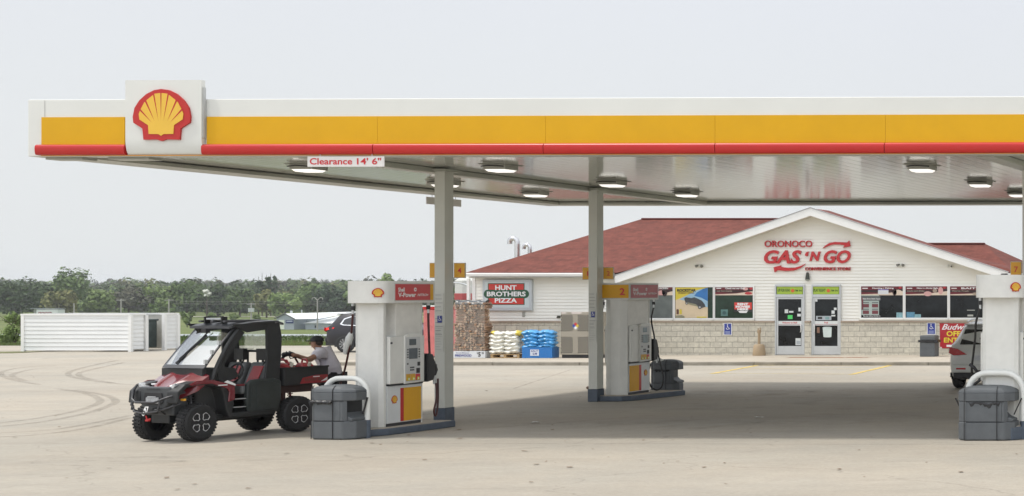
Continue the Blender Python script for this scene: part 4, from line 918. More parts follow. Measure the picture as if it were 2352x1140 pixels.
c = W(1856, 641, Y0-.04); r = rootw('wall_lantern', c, 'dark cone wall lantern centred between the doors and the shop name', 'lantern')
g = MB(); g.lathe([(.001, .27), (.045, .25), (.085, .0), (.001, 0)], 14, c+Vector((0, -.06, -.02))); bw(g, 'lantern_shade', M('bronze_green', (.035, .04, .03), .4), r, smooth=40)
g = MB(); g.lathe([(.001, -.06), (.06, -.045), (.085, -.003), (.001, -.002)], 14, c+Vector((0, -.06, -.02))); bw(g, 'lantern_glass', M('lantern_glass', (.35, .37, .33), .2), r, smooth=40)
# shop name
g = MB(); RS = M('raised_red_letters', (.50, .025, .03), .4, var=.05)
def T3(s, x0, x1, y0, y1, **k): text(g, s, FRS(.025), sx(x0), sx(x1), sz(y1), sz(y0), .07, 0, side=True, **k)
T3('ORONOCO', 1758, 1867, 553, 568, bold=.004); T3('GAS', 1757, 1842, 575, 606, bold=.03, shear=.25)
T3('\u2018', 1851, 1859, 578, 589, bold=.05, shear=.2); T3('N', 1861, 1886, 578, 600, bold=.035, shear=.25); T3('GO', 1894, 1955, 575, 605, bold=.03, shear=.25)
T3('CONVENIENCE STORE', 1851, 1955, 614, 621.5, bold=.0)
a1 = [V(1891, 571), V(1897, 565), V(1906, 559), V(1920, 556), V(1937, 557), V(1947, 558), V(1952, 553), V(1955, 566), V(1938, 569), V(1942, 564), V(1930, 562), V(1915, 562), V(1902, 566)]
a2 = [V(1852, 606), V(1842, 611), V(1828, 615), V(1812, 616), V(1795, 613), V(1796, 610), V(1779, 614), V(1781, 626), V(1788, 621), V(1805, 623), V(1825, 622), V(1840, 616)]
for q in (a1, a2): g.prism(q, FRS(.03), .065)
own(g, 'shop_name', RS, "raised red letters reading ORONOCO GAS 'N GO CONVENIENCE STORE on the gable", 'sign')
# pizza sign
r = rootw('pizza_sign', (sx(1169), Y0-.06, sz(714)), 'framed Hunt Brothers Pizza sign on the wall above the stacked bags', 'sign')
g = MB(); g.box(sx(1113), sx(1226), Y0-.14, Y0-.01, sz(714), sz(642)); bw(g, 'sign_frame', M('sign_silver', (.50, .54, .56), .4, .2, var=.04), r, bevel=.02)
g = MB(); g.box(sx(1119), sx(1220), Y0-.146, Y0-.141, sz(707), sz(648)); bw(g, 'sign_panel', M('sign_pale_blue', (.56, .63, .64), .35, var=.03), r)
g = MB(); DG = M('hunter_green', (.015, .08, .035), .4, var=.05)
g.prism(rectp(sx(1126), sx(1210), sz(700.5), sz(651)), FRS(.1465), .003, 0)
g.prism([(p, q) for p, q in arcpts(sx(1126), sz(675.5), .15, 90, 270, 10, .155)]+[(p, q) for p, q in arcpts(sx(1211), sz(675.5), .15, -90, 90, 10, .155)], FRS(.152), .003, 0)
for y0, y1 in ((652.5, 668), (684, 699)): g.prism(rectp(sx(1128), sx(1208), sz(y1), sz(y0)), FRS(.1497), .0025, 1)
txt(g, 'HUNT', 1143, 1192, 655.5, 667, .1545, 2, bold=.035); txt(g, 'BROTHERS', 1124, 1213, 670, 681, .1575, 2, bold=.03); txt(g, 'PIZZA', 1142, 1193, 685, 695.5, .1545, 2, bold=.035)
bw(g, 'sign_artwork', [DG, M('pizza_red', (.55, .035, .025), .4), TXTW], r)
# parking signs
for x0, x1, y0, y1, lab in ((1665, 1684, 742, 770, 'blue wheelchair parking sign on the block wall left of the doors'), (2131, 2151, 741, 769, 'blue wheelchair parking sign above the grey shop bin')):
    g = MB(); g.prism(rectp(sx(x0), sx(x1), sz(y1), sz(y0)), FRS(.10), .01, 0); g.prism(rectp(sx(x0+1.5), sx(x1-1.5), sz(y1-1.5), sz(y0+1.5)), FRS(.1105), .002, 1)
    access_symbol(g, FRS(.113), sx((x0+x1)/2-.3), sz(y0+9.5), .21, 0)
    for q in range(3): panel(g, x0+4, x1-4, y0+19+2.4*q, y0+20.2+2.4*q, .113, 2)
    own(g, 'parking_sign', [TXTW, WHEELC, M('pale_blue_lettering', (.35, .4, .6), .5)], lab, 'sign', 'accessible parking signs')
# ashtray
c = Vector((sx(1755), Y0-.45, .12)); r = rootw('ash_receptacle', c, 'tan ash bin with a thin neck left of the shop doors', 'ashtray')
TAN = M('tan_plastic', (.36, .27, .17), .7, var=.08)
g = MB(); g.lathe([(.001, 0), (.215, 0), (.225, .04), (.19, .36), (.15, .41), (.001, .42)], 20, c); bw(g, 'base', TAN, r, smooth=35)
g = MB(); g.lathe([(.05, .41), (.045, .80), (.065, .84), (.065, .93), (.04, .94), (.001, .94)], 14, c); g.box(c.x-.05, c.x-.02, c.y-.02, c.y+.02, c.z+.94, c.z+1.0); g.box(c.x+.02, c.x+.06, c.y-.02, c.y+.02, c.z+.94, c.z+1.02); bw(g, 'neck', TAN, r, smooth=35)
# shop bin
c = Vector((W(2129, 816, 54.6).x, 54.9, .12)); r = rootw('waste_bin', c, 'square grey waste bin with a black liner standing by the shop wall', 'bin')
g = MB(); g.box(c.x-.27, c.x+.27, c.y-.27, c.y+.27, .12, .62); g.box(c.x-.275, c.x+.275, c.y-.275, c.y+.275, .62, .66); bw(g, 'bin_body', BING, r, bevel=.02)
g = MB(); g.box(c.x-.27, c.x+.27, c.y-.27, c.y+.27, .70, .88); bw(g, 'bin_hood', BING, r, bevel=.035)
g = MB(); rnd = random.Random(5); n = 20
P = [c+Vector((.34*max(-1, min(1, 1.25*math.cos(R(18*i)))), .31*max(-1, min(1, 1.25*math.sin(R(18*i)))), 0)) for i in range(n)]
vs = [Vector((p.x, p.y, .71+.01*rnd.random())) for p in P]+[Vector((p.x+(p.x-c.x)*.12*rnd.random(), p.y, .62+.035*rnd.random())) for p in P]
g.add(vs, [(i, (i+1) % n, n+(i+1) % n, n+i) for i in range(n)]); g.raw = True; bw(g, 'bin_bag', BAG, r, smooth=80)
# beer banner
g = MB(); V2 = lambda x, y: (sx(x), sz(y))
g.prism([V2(2160, 742.5), V2(2262, 743), V2(2262, 800), V2(2161, 800), V2(2161, 770)], FRS(.10), .008, 0)
text(g, 'Budweiser', FRS(.109), sx(2165), sx(2259), sz(757.5), sz(744.5), .003, 1, bold=.012, shear=.4)
text(g, 'OFF SALE', FRS(.109), sx(2176), sx(2252), sz(772.5), sz(760.5), .003, 2, bold=.03); text(g, 'ENTRANCE', FRS(.109), sx(2170), sx(2257), sz(787), sz(775.5), .003, 2, bold=.03)
panel(g, 2176, 2236, 792, 797, .109, 1); g.prism([V2(2161, 800), V2(2166, 800), V2(2163, 796)], FRS(.109), .003, 1)
own(g, 'beer_banner', [M('beer_red', (.42, .02, .03), .45, var=.1), TXTW, M('beer_yellow', (.75, .62, .05), .45)], 'red banner with script and yellow capitals on the wall behind the white car', 'banner')
# small things on the left wall
g = MB(); c = W(1202, 722, Y0-.05); g.box(c.x-.05, c.x+.05, c.y, c.y+.05, c.z-.10, c.z+.09); g.box(c.x-.02, c.x+.02, c.y-.02, c.y, c.z-.07, c.z+.05); own(g, 'wall_socket', M('socket_grey', (.40, .40, .36), .5), 'small grey outlet box below the pizza sign', 'outlet', bevel=.01)
g = MB(); c = W(1283, 728, Y0-.06); g.box(c.x-.06, c.x+.06, c.y, c.y+.05, c.z-.04, c.z+.04); g.tube([c, c+Vector((0, -.1, -.03))], .025, 8); own(g, 'wall_tap', M('dark_bronze', (.06, .065, .05), .5), 'dark wall tap just left of the gas bottle cage', 'tap')
# ================================================================ GOODS STACKED ALONG THE SHOP WALL
GY = dep(65.4)       # 53.5 m
gx = lambda x: W(x, 664, GY).x
def pillow(seed, lx, ly, lz, nu=14, nv=8):
    """a limp filled bag: flat slab with pinched ends and lumps"""
    rnd = random.Random(seed); g = MB(); vs = []
    ph = [rnd.random()*6 for _ in range(6)]
    for top in (1, -1):
        for j in range(nv+1):
            for i in range(nu+1):
                a, b = i/nu*2-1, j/nv*2-1
                k = max(0, (1-a**6)*(1-b**4))**.45
                z = top*lz/2*k*(1+.18*math.sin(4*a+ph[0])*math.cos(3*b+ph[1])) + .035*math.sin(3*a+ph[2])*lz/.12*.5+.01*math.sin(9*a+ph[3]+5*b)
                vs.append((a*lx/2*(1-.04*b*b), b*ly/2*(1-.07*a*a)+.012*math.sin(7*a+ph[4]), z+lz/2))
    m = (nu+1)*(nv+1); fs = []
    for t in (0, 1):
        for j in range(nv):
            for i in range(nu):
                q = t*m+j*(nu+1)+i; f = (q, q+1, q+nu+2, q+nu+1); fs.append(f if t == 0 else f[::-1])
    g.add(vs, fs); g.raw = True; return g
BAGW = M('white_bag_plastic', (.70, .69, .62), .35, var=.08, scale=6, bump=.3, bscale=18)
BAGY = M('yellow_bag_plastic', (.62, .48, .06), .35, var=.3, scale=9, bump=.3, bscale=18)
BAGB = M('blue_bag_plastic', (.07, .30, .60), .28, var=.35, scale=7, bump=.5, bscale=16)
def bags(x0, x1, z0, z1, rows, per, mat, label, group, seed, dy=0, toplabel=None, topmat=None):
    rnd = random.Random(seed); a, b = gx(x0), gx(x1); wd = (b-a)/per*1.06; hz = (z1-z0)/rows
    protos = [pillow(seed+i, wd, .42, hz*1.28).build('plastic_bag', mat, smooth=60) for i in range(3)]
    used = set()
    for depth in (0,):
        for r_ in range(rows):
            for c_ in range(per):
                pass
                i = rnd.randrange(3)
                if i in used: o = protos[i].copy(); C.objects.link(o)
                else: o = protos[i]; used.add(i)
                top = r_ == rows-1
                o.location = (a+(b-a)*(c_+.5)/per+rnd.uniform(-.03, .03)+.02*((r_ % 2)*2-1), GY+.22+dy, z0+hz*r_)
                o.rotation_euler = (rnd.uniform(-.05, .05), rnd.uniform(-.06, .06), rnd.uniform(-.08, .08))
                nm = ['lowest', 'second', 'third', 'fourth', 'fifth', 'sixth'][r_]; tag(o, ('top ' if top else '')+label % (('' if top else nm+' from below, ')+('left' if c_ == 0 else 'right')+' hand pile'), 'bag', group)
                if top and topmat and rnd.random() < .8:
                    o.data = o.data.copy(); o.data.materials.clear(); o.data.materials.append(mat); o.data.materials.append(topmat)
                    for p in o.data.polygons:
                        if abs(p.center.x) > wd*.18 and p.center.x*(1 if i else -1) > 0: p.material_index = 1
    for i, o in enumerate(protos):
        if i not in used: bpy.data.objects.remove(o)
PAL = M('pallet_wood', (.40, .27, .13), .8, var=.2, scale=5, stretch=(1, 8, 8))
c = Vector((gx(1158), GY+.5, .12)); r = rootw('wooden_pallet', c, 'wooden pallet under the pile of white bags', 'pallet')
x0, x1 = gx(1126), gx(1192); zp = .14+.12
for k, yy in enumerate((GY+.02, GY+.2, GY+.40)):
    for q in (0, .5, 1): bw(MB().box(x0+(x1-x0-.09)*q, x0+(x1-x0-.09)*q+.09, yy, yy+.06, .145, .235), 'pallet_block', PAL, r)
g = MB()
for q in range(5): g.box(x0, x1, GY+.01+.095*q, GY+.09+.095*q, .236, .256)
for q in (0, .5, 1): g.box(x0, x1, GY+.01+.36*q, GY+.09+.36*q, .122, .144)
bw(g, 'deck_boards', PAL, r)
bags(1122, 1189, .262, 1.03, 6, 2, BAGW, 'white plastic bag on the wooden pallet, %s', 'white bags on the pallet', 20, toplabel='white and yellow bag on top of the pallet pile below the pizza sign', topmat=BAGY)
g = MB(); rnd = random.Random(8); P = []
for j in range(5):
    for i in range(7): P.append(Vector((gx(1184)+.05*j+rnd.uniform(-.02, .05), GY+.04+.07*i+rnd.uniform(-.03, .03), 1.05-.14*j+rnd.uniform(-.03, .04))))
g.add(P, [(j*7+i, j*7+i+1, j*7+i+8, j*7+i+7) for j in range(4) for i in range(6)]); g.raw = True
WR = M('clear_wrap', (.5, .5, .5), .2, var=0); WR.node_tree.nodes['Principled BSDF'].inputs['Alpha'].default_value = .45
own(g, 'stretch_wrap', WR, 'torn clear wrap hanging off the right side of the white bags', 'wrap', smooth=80)
c = Vector((gx(1237), GY+.5, .12)); r = rootw('blue_carton', c, 'bright blue open carton with a white price card holding the blue bags', 'carton')
g = MB(); bx0_, bx1_ = gx(1199), gx(1268)
g.box(bx0_, bx1_, GY, GY+.012, .125, .50); g.box(bx0_, bx1_, GY+.45, GY+.46, .125, .50); g.box(bx0_, bx0_+.012, GY+.012, GY+.45, .125, .50); g.box(bx1_-.012, bx1_, GY+.012, GY+.45, .125, .50); g.box(bx0_+.012, bx1_-.012, GY+.012, GY+.45, .125, .30)
bw(g, 'carton_side', M('carton_blue', (.015, .16, .47), .4, var=.06), r)
g = MB(); g.box(gx(1218), gx(1238), GY-.008, GY-.002, .20, .42, 0); text(g, 'SALT', FR((0, GY-.009, 0)), gx(1220), gx(1236), .34, .40, .002, 1, bold=.02); text(g, '5.99', FR((0, GY-.009, 0)), gx(1224), gx(1234), .23, .31, .002, 1, bold=.03)
bw(g, 'price_card', [M('card_white', (.62, .66, .74), .5), M('navy_print', (.05, .06, .25), .5)], r)
bags(1198, 1268, .45, 1.06, 5, 2, BAGB, 'glossy blue bag over the bright blue carton, %s', 'blue bags in the carton', 40)
# firewood
BARK = M('split_log_wood', (.27, .165, .105), .85, var=.5, scale=7, bump=.4, bscale=30); BARK2 = M('pale_log_wood', (.44, .32, .22), .85, var=.35, scale=9, bump=.3, bscale=30)
c = Vector((gx(1082), GY+.5, .12)); r = rootw('firewood_tray', c, 'white tray lettered FIREWOOD under the tall stack of split logs', 'tray')
g = MB(); g.box(gx(1042), gx(1115), GY-.02, GY+.42, .125, .365); bw(g, 'tray', M('tray_white', (.66, .68, .70), .45, var=.05), r, bevel=.01)
g = MB(); f_ = FR((0, GY-.021, 0)); text(g, 'FIREWOOD', f_, gx(1046), gx(1084), .17, .255, .002, 0, bold=.04); text(g, '5', f_, gx(1099), gx(1105), .17, .33, .002, 1, bold=.04); text(g, '$', f_, gx(1096), gx(1098.5), .25, .33, .002, 1); text(g, '99', f_, gx(1107), gx(1112), .25, .33, .002, 1); text(g, 'Genuine Minnesota', f_, gx(1048), gx(1078), .285, .325, .002, 0)
bw(g, 'lettering', [M('navy_print', (.05, .06, .25), .5), TXTK], r)
LOGS = []
for sd in range(4):
    rnd = random.Random(70+sd); g = MB(); wd = .40; hz = .25
    side = sd == 3
    if side:
        for k in range(4):
            z = .04+.055*k; y = -.05+.02*rnd.random()
            rr_ = .05+.01*rnd.random(); g.prism([(rr_*math.cos(a), rr_*math.sin(a)*.8) for a in (0, 1.0, 2.1, 3.0, 4.2, 5.3)], (Vector((-.19, y+.05*(k % 2), z+.01)), Y_, Z_, X_), .38, k % 2)
    else:
        for k in range(3):
            for q in range(4):
                cx, cz = -.15+.1*q+rnd.uniform(-.015, .015), .045+.08*k+rnd.uniform(-.01, .01); a0 = rnd.random()*6; n = rnd.choice((3, 4, 4, 5)); rr_ = rnd.uniform(.045, .06)
                g.prism([(cx+rr_*math.cos(a0+6.283*i/n)*rnd.uniform(.8, 1.15), cz+rr_*math.sin(a0+6.283*i/n)*.85) for i in range(n)], (Vector((0, .2, 0)), X_, Z_, -Y_), .40+rnd.uniform(-.04, .05), rnd.choice((0, 0, 1)))
    o = g.build('firewood_bundle', [BARK, BARK2]); LOGS.append(o)
used = set(); rnd = random.Random(3)
for lay in range(7):
    for c_ in range(3):
        for dd in (0,):
            i = (lay*3+c_*2+dd) % 4
            if lay in (1, 4) and c_ != 1: i = 3
            o = LOGS[i] if i not in used else LOGS[i].copy()
            if i in used: C.objects.link(o)
            used.add(i)
            o.location = (gx(1054.5)+.365*c_+rnd.uniform(-.02, .02), GY+.20, .372+.243*lay); o.rotation_euler = (0, 0, rnd.uniform(-.05, .05) if not dd else R(90))
            tag(o, 'bundle of split logs, %s layer from below, %s column of the firewood stack' % (['first', 'second', 'third', 'fourth', 'fifth', 'sixth', 'top'][lay], ['left', 'middle', 'right'][c_]), 'firewood', 'firewood bundles in the stack')
g = MB(); rnd = random.Random(6); n = 16
for i in range(n):
    for j in range(4): pass
vs = []
for j in range(5):
    for i in range(n+1):
        vs.append((gx(1045)+(gx(1113)-gx(1045))*i/n, GY+.0+.10*j, 2.10+.03*rnd.random()+.03*math.sin(i*1.1+j)+(.02 if 0 < j < 4 else -.05)))
for i in range(n+1): vs.append((gx(1045)+(gx(1113)-gx(1045))*i/n, GY-.02, 2.0+.03*rnd.random()))
g.add(vs, [(j*(n+1)+i, j*(n+1)+i+1, (j+1)*(n+1)+i+1, (j+1)*(n+1)+i) for j in range(4) for i in range(n)]+[(5*(n+1)+i, 5*(n+1)+i+1, i+1, i) for i in range(n)]); g.raw = True
own(g, 'plastic_sheet', M('dark_sheet', (.055, .06, .065), .3, var=.4, scale=6), 'dark plastic sheet draped over the top of the firewood stack', 'sheet', smooth=60)
g = MB(); n = 14; rnd = random.Random(31); vs = []
for j in range(10):
    for i in range(n+1): vs.append((gx(1044.5)+(gx(1114)-gx(1044.5))*i/n, GY-.035+.03*rnd.random(), .37+1.72*j/9+.01*rnd.random()))
g.add(vs, [(j*(n+1)+i, j*(n+1)+i+1, (j+1)*(n+1)+i+1, (j+1)*(n+1)+i) for j in range(9) for i in range(n)]); g.raw = True
W2 = M('thin_clear_wrap', (.75, .72, .66), .12, var=0); W2.node_tree.nodes['Principled BSDF'].inputs['Alpha'].default_value = .16
own(g, 'stretch_wrap', W2, 'thin clear wrap stretched over the front of the firewood stack', 'wrap')
# gas bottle cage: a plate with dark discs on its face painting the shaded holes
c = Vector((gx(1330), GY+.55, .12)); r = rootw('gas_bottle_cage', c, 'tan perforated metal gas bottle cage with a hazard diamond beside the second column', 'cage')
CAGE = M('cage_tan', (.33, .30, .245), .45, .1, var=.06, scale=2); ppmg = 65.4; cz = lambda y: H-(y-HY)*GY/F
x0, x1 = gx(1287), gx(1383); 
g = MB(); g.box(x0, x1, GY+.02, GY+.75, .24, cz(717)); bw(g, 'cabinet', CAGE, r, bevel=.01)
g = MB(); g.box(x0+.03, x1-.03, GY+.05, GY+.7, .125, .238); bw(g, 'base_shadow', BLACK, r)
g = MB()
for cx0 in (1289.5, 1328, 1356):
    for (ya, yb) in ((726, 763), (776, 812)):
        k = 0; y = ya
        while y <= yb:
            x = cx0+(k % 2)*2.7
            if not 9 < y-ya < 12.5:
                while x < cx0+25:
                    g.prism([(gx(x)+p, cz(y)+q) for p, q in arcpts(0, 0, .030, 0, 300, 5)], FR((0, GY+.019, 0)), .002); x += 5.4
            y += 4.2; k += 1
bw(g, 'perforation', M('perforation_dark', (.03, .028, .025), .8, var=0), r)
g = MB(); ccx, ccz, s = gx(1321.5), cz(749), .125
for (a, b, m_) in ((0, s/2*1.03, 0), (-s/2*1.03, 0, 1), (s/2*1.03, 0, 2), (0, -s/2*1.03, 3)):
    g.prism([(ccx+a+p, ccz+b+q) for p, q in ((s/2, 0), (0, s/2), (-s/2, 0), (0, -s/2))], FR((0, GY+.017, 0)), .003, m_)
bw(g, 'hazard_diamond', [M('dia_red', (.55, .03, .03), .4), M('dia_blue', (.02, .06, .42), .4), M('dia_yellow', (.62, .50, .05), .4), TXTW], r)
g = MB(); g.box(gx(1289), gx(1300), GY+.012, GY+.019, cz(721), cz(717.6)); g.box(gx(1312), gx(1335), GY+.012, GY+.019, cz(721.2), cz(717.2)); bw(g, 'cage_label', M('label_pink_white', (.62, .55, .52), .5), r)
# red wrapped chest at the shop corner
r = rootw('red_cabinet', (gx(1010), GY+.9, .12), 'tall red cabinet wrapped in cloudy plastic behind the front slate footed column', 'cabinet')
PK = M('wrapped_red', (.55, .16, .155), .3, var=.16, scale=3, bump=.5, bscale=9)
rx0, rx1 = W(972, 0, GY+.5).x, W(1064, 0, GY+.5).x
g = MB(); g.box(rx0, rx1, GY+.5, GY+.95, .16, cz(712)); bw(g, 'cabinet_body', PK, r, bevel=.03)
g = MB(); g.box(rx0-.01, rx1+.01, GY+.49, GY+.96, cz(711.8), cz(705)); bw(g, 'red_top', RED, r, bevel=.01)
g = MB(); g.box(rx0-.02, rx1+.02, GY+.48, GY+.97, cz(705), cz(702.5)); bw(g, 'white_rim', TRIM, r)
g = MB(); g.box(rx0+.02, rx1-.02, GY+.52, GY+.92, .121, .16); bw(g, 'base', BLACK, r)
# hopper bin standing behind the shop corner
d = 66.; c = W(1082, 815, d); c.z = 0; r = rootw('storage_hopper', c, 'white hopper bin with a red band behind the left corner of the shop', 'hopper')
q = lambda y: H-(y-HY)*d/F; hw = .62
g = MB(); g.lathe([(.001, q(634)), (.40*hw*2, q(640)), (.5*hw*2, q(645)), (.5*hw*2, q(690)), (.17, q(722)), (.17, q(735)), (.001, q(736))], 8, Vector((c.x, c.y, 0))); bw(g, 'hopper_body', M('hopper_white', (.52, .53, .50), .5, var=.05), r, smooth=25)
g = MB(); g.lathe([(hw+.012, q(689)), (hw+.02, q(688)), (hw+.02, q(675)), (hw+.012, q(674))], 8, Vector((c.x, c.y, 0))); bw(g, 'red_band', M('hopper_red', (.34, .06, .06), .5), r)
g = MB()
for a in range(4): g.tube([Vector((c.x+.5*math.cos(R(45+90*a)), c.y+.5*math.sin(R(45+90*a)), 0)), Vector((c.x+.55*math.cos(R(45+90*a)), c.y+.55*math.sin(R(45+90*a)), q(695)))], .04, 6)
bw(g, 'hopper_legs', ALU, r)
g = MB(); g.tube(curve([W(1030, 648, 64), W(1062, 652, 63), W(1082, 659, 58)], 6), .03, 6); own(g, 'overhead_pipe', ALU, 'thin grey pipe bending down to the left corner of the shop', 'pipe')
# ================================================================ WHITE ENCLOSURE ON THE LEFT
VIN = M('enclosure_vinyl', (.74, .75, .74), .45, var=.05, scale=.8)
xa, xb = W(52, 810, 61.8).x, W(298, 809, 61.8).x
r = rootw('bin_enclosure', ((xa+xb)/2, 61.8, 0), 'low white clapboard enclosure with an open gateway left of the off road buggy', 'enclosure')
def lap(g, P, Q, z0, z1, rh, n_out):
    z = z0
    while z < z1-.01:
        z2 = min(z+rh, z1); o1 = n_out*.028; o2 = n_out*.004
        g.add([P+o1+Z_*z, Q+o1+Z_*z, Q+o2+Z_*z2, P+o2+Z_*z2], [(0, 1, 2, 3)]); g.add([P+Z_*(z-.002), Q+Z_*(z-.002), Q+o1+Z_*z, P+o1+Z_*z], [(0, 1, 2, 3)]); z = z2
ht = 1.49; ya = 61.8; lean = .026
def side(y): return xb+lean*(y-ya)
yb1 = 62.55; yg = 63.55; yend = 64.4
def ypix(px):  # depth along the right hand side for a photo column
    for i in range(2000):
        y = ya+i*.005
        if PX+side(y)*F/y > px: return y
y330, y335, y375, y380, y408 = [ypix(v) for v in (329, 334, 374, 381, 408)]
g = MB(); lap(g, Vector((xa, ya, 0)), Vector((xb, ya, 0)), .06, ht, .165, -Y_); g.raw = True; bw(g, 'front_panel', VIN, r)
for a_, b_, z_ in ((ya, y330, .10), (y380, y408, .06)):
    g = MB(); lap(g, Vector((side(a_), a_, 0)), Vector((side(b_), b_, 0)), z_, ht, .165, X_); g.raw = True; bw(g, 'side_panel', VIN, r)
g = MB(); g.box(xa, xb-.01, ya+.01, ya+.09, .05, ht-.02); g.box(xa, xa+.08, ya+.1, y408, .05, ht-.02); g.box(xa+.09, side(y408)-.03, y408-.1, y408, .05, ht-.02)
for a, b in ((ya+.1, y330), (y380, y408-.11)):
    g.add([(side(a)-.09, a, .05), (side(a)-.01, a, .05), (side(b)-.01, b, .05), (side(b)-.09, b, .05), (side(a)-.09, a, ht-.02), (side(a)-.01, a, ht-.02), (side(b)-.01, b, ht-.02), (side(b)-.09, b, ht-.02)], [(0, 1, 5, 4), (1, 2, 6, 5), (2, 3, 7, 6), (3, 0, 4, 7), (4, 5, 6, 7), (3, 2, 1, 0)])
bw(g, 'enclosure_wall', M('enclosure_inner', (.50, .49, .44), .7, var=.15), r)
g = MB(); g.box(xa-.05, xb+.03, ya-.05, ya+.11, ht-.018, ht+.05); g.box(xa-.05, xa+.1, ya+.112, y408+.05, ht-.018, ht+.05); g.box(xa+.11, side(y408)+.03, y408-.12, y408+.05, ht-.018, ht+.05)
for a, b in ((ya+.112, y335), (y375, y408-.13)): g.box(side(a)-.12, side(b)+.035, a, b, ht-.018, ht+.05)
bw(g, 'cap_rail', TRIM, r)
for (px_, py_) in ((xa-.04, ya-.045), (xb-.04, ya-.045), (side(y335)-.06, y335-.05), (side(y375)-.05, y375), (side(y408)-.05, y408-.08)):
    g = MB(); g.box(px_, px_+.13, py_, py_+.12, 0, ht-.02); bw(g, 'corner_post', TRIM, r, bevel=.006)
g = MB(); 
for q in (0, 1): g.tube([Vector((side(y335)-.25-.3*q, (y335+y375)/2+.1*q, .03)), Vector((side(y335)-.25-.3*q, (y335+y375)/2+.1*q, ht-.05))], .025, 8)
bw(g, 'gate_frame', M('galvanised_post', (.42, .44, .45), .5, .4), r)
g = MB(); g.box(xb-2.0, xb-.40, y335-.25, y375+.25, .12, 1.22); g.box(xb-2.05, xb-.36, y335-.3, y375+.3, 1.22, 1.30); own(g, 'rubbish_skip', M('skip_green_grey', (.05, .07, .07), .5, var=.4), 'dark green grey rubbish skip inside the white enclosure', 'skip', bevel=.02)
# box trailer with red letters behind
d = 90.; zq = lambda y: H-(y-HY)*d/F; X0, X1 = W(83, 0, d).x, W(133, 0, d).x
r = rootw('storage_box', ((X0+X1)/2, d, zg(d)), 'white box with faded red letters rising behind the white enclosure', 'container')
g = MB(); g.box(X0, X1, d, d+.5, zg(d), zq(711)); bw(g, 'box_body', M('box_white', (.60, .64, .63), .5, var=.05), r, bevel=.03)
g = MB(); g.box(X0-.32, X0-.01, d+.2, d+.5, zg(d), zq(709.5)); bw(g, 'end_door', M('box_grey', (.33, .35, .34), .5), r)
g = MB(); text(g, 'ORONOCO', FR((0, d, 0)), X0+.12, W(119, 0, d).x, zq(724), zq(716.5), .004, bold=.04); bw(g, 'lettering', M('faded_maroon', (.22, .06, .07), .6), r)
g = MB(); g.box(X0-.34, X1+.04, d-.02, d+.52, zq(709.4), zq(708.6)); bw(g, 'box_lid', M('box_lid_grey', (.32, .36, .38), .4), r)
# ================================================================ GREY WORKSHOP IN THE FIELD
d = 280.; Q = lambda x, y, dd=d: W(x, y, dd); base = zg(d)
r = rootw('metal_workshop', (Q(710, 0).x, d, base), 'grey metal workshop with a pale roof, white door and navy sign in the field', 'building')
GW = M('workshop_grey', (.33, .37, .41), .6, var=.06, scale=.3); WRF = M('workshop_roof', (.78, .80, .80), .4, var=.03, scale=.2)
e0, e1, pk = Q(638, 731), Q(678, 732), Q(658, 721); zbt = base
g = MB(); g.prism([(e0.x, zbt), (e1.x, zbt), (e1.x, e1.z), (pk.x, pk.z), (e0.x, e0.z)], (Vector((0, d, 0)), X_, Z_, -Y_), .3); g.box(e0.x, e1.x, d+.01, d+12, zbt, e1.z)
g.box(e1.x, Q(697, 0).x, d+3, d+12, zbt, e1.z-.1); g.box(Q(697, 0).x, Q(790, 0).x, d+.5, d+12, zbt, Q(0, 743).z); bw(g, 'wall', GW, r)
g = MB(); bk_ = 10.
g.poly([e1+Vector((.3, -.5, -.1)), Vector((Q(735, 0).x, d-.2, e1.z)), Vector((Q(773, 0).x, d+6, Q(0, 716, d+6).z)), Vector((pk.x, d-.5, pk.z+.05))])
g.poly([Vector((Q(697, 0).x-.3, d+.2, Q(0, 743).z)), Vector((Q(790, 0).x, d+.2, Q(0, 743).z)), Vector((Q(786, 0).x, d+6, Q(0, 726, d+6).z)), Vector((Q(773, 0).x, d+6, Q(0, 716, d+6).z+.02)), Vector((Q(724, 0).x, d+4, Q(0, 730, d+4).z))])
g.poly([e0+Vector((-.3, -.5, -.1)), Vector((pk.x, d-.5, pk.z+.05)), Vector((pk.x, d+10, pk.z+.05)), Vector((e0.x-.3, d+10, e0.z-.1))])
g.raw = True; bw(g, 'roof', WRF, r)
g = MB()
for p in (e0+Vector((-.3, -.5, -.1)), e1+Vector((.3, -.5, -.1))): g.tube([p, Vector((pk.x, d-.5, pk.z+.05))], .10, 4)
bw(g, 'roof_edge', M('edge_dark_grey', (.10, .11, .11), .6), r)
f_ = FR((0, d-.31, 0))
g = MB(); g.prism(rectp(Q(643.5, 0).x, Q(656, 0).x, zbt+.05, Q(0, 735).z), f_, .05); bw(g, 'door', M('door_pale', (.68, .72, .62), .5), r)
g = MB(); g.prism(rectp(Q(659.5, 0).x, Q(677, 0).x, Q(0, 743).z, Q(0, 735.5).z), f_, .05, 0); g.prism(rectp(Q(661.5, 0).x, Q(675, 0).x, Q(0, 739.3).z, Q(0, 737).z), (f_[0]-Y_*.06, X_, Z_, -Y_), .02, 1); bw(g, 'signboard', [M('sign_navy', (.02, .035, .14), .5), M('sign_pale', (.45, .5, .6), .5)], r)
g = MB(); f2 = FR((0, d+.49, 0)); g.prism(rectp(Q(719, 0).x, Q(722, 0).x, zbt+.3, Q(0, 748).z), f2, .04); bw(g, 'window', BLACK, r)
g = MB(); g.prism(rectp(Q(732, 0).x, Q(747, 0).x, zbt+.6, Q(0, 749).z), f2, .04); bw(g, 'window', M('pale_yellow_panel', (.50, .46, .28), .5), r)
g = MB(); g.tube([Q(669, 722, d+3), Q(669, 714, d+3)], .2, 6); g.tube([Q(693, 720, d+3), Q(693, 712, d+3)], .12, 6); bw(g, 'roof_vent', ALU, r)
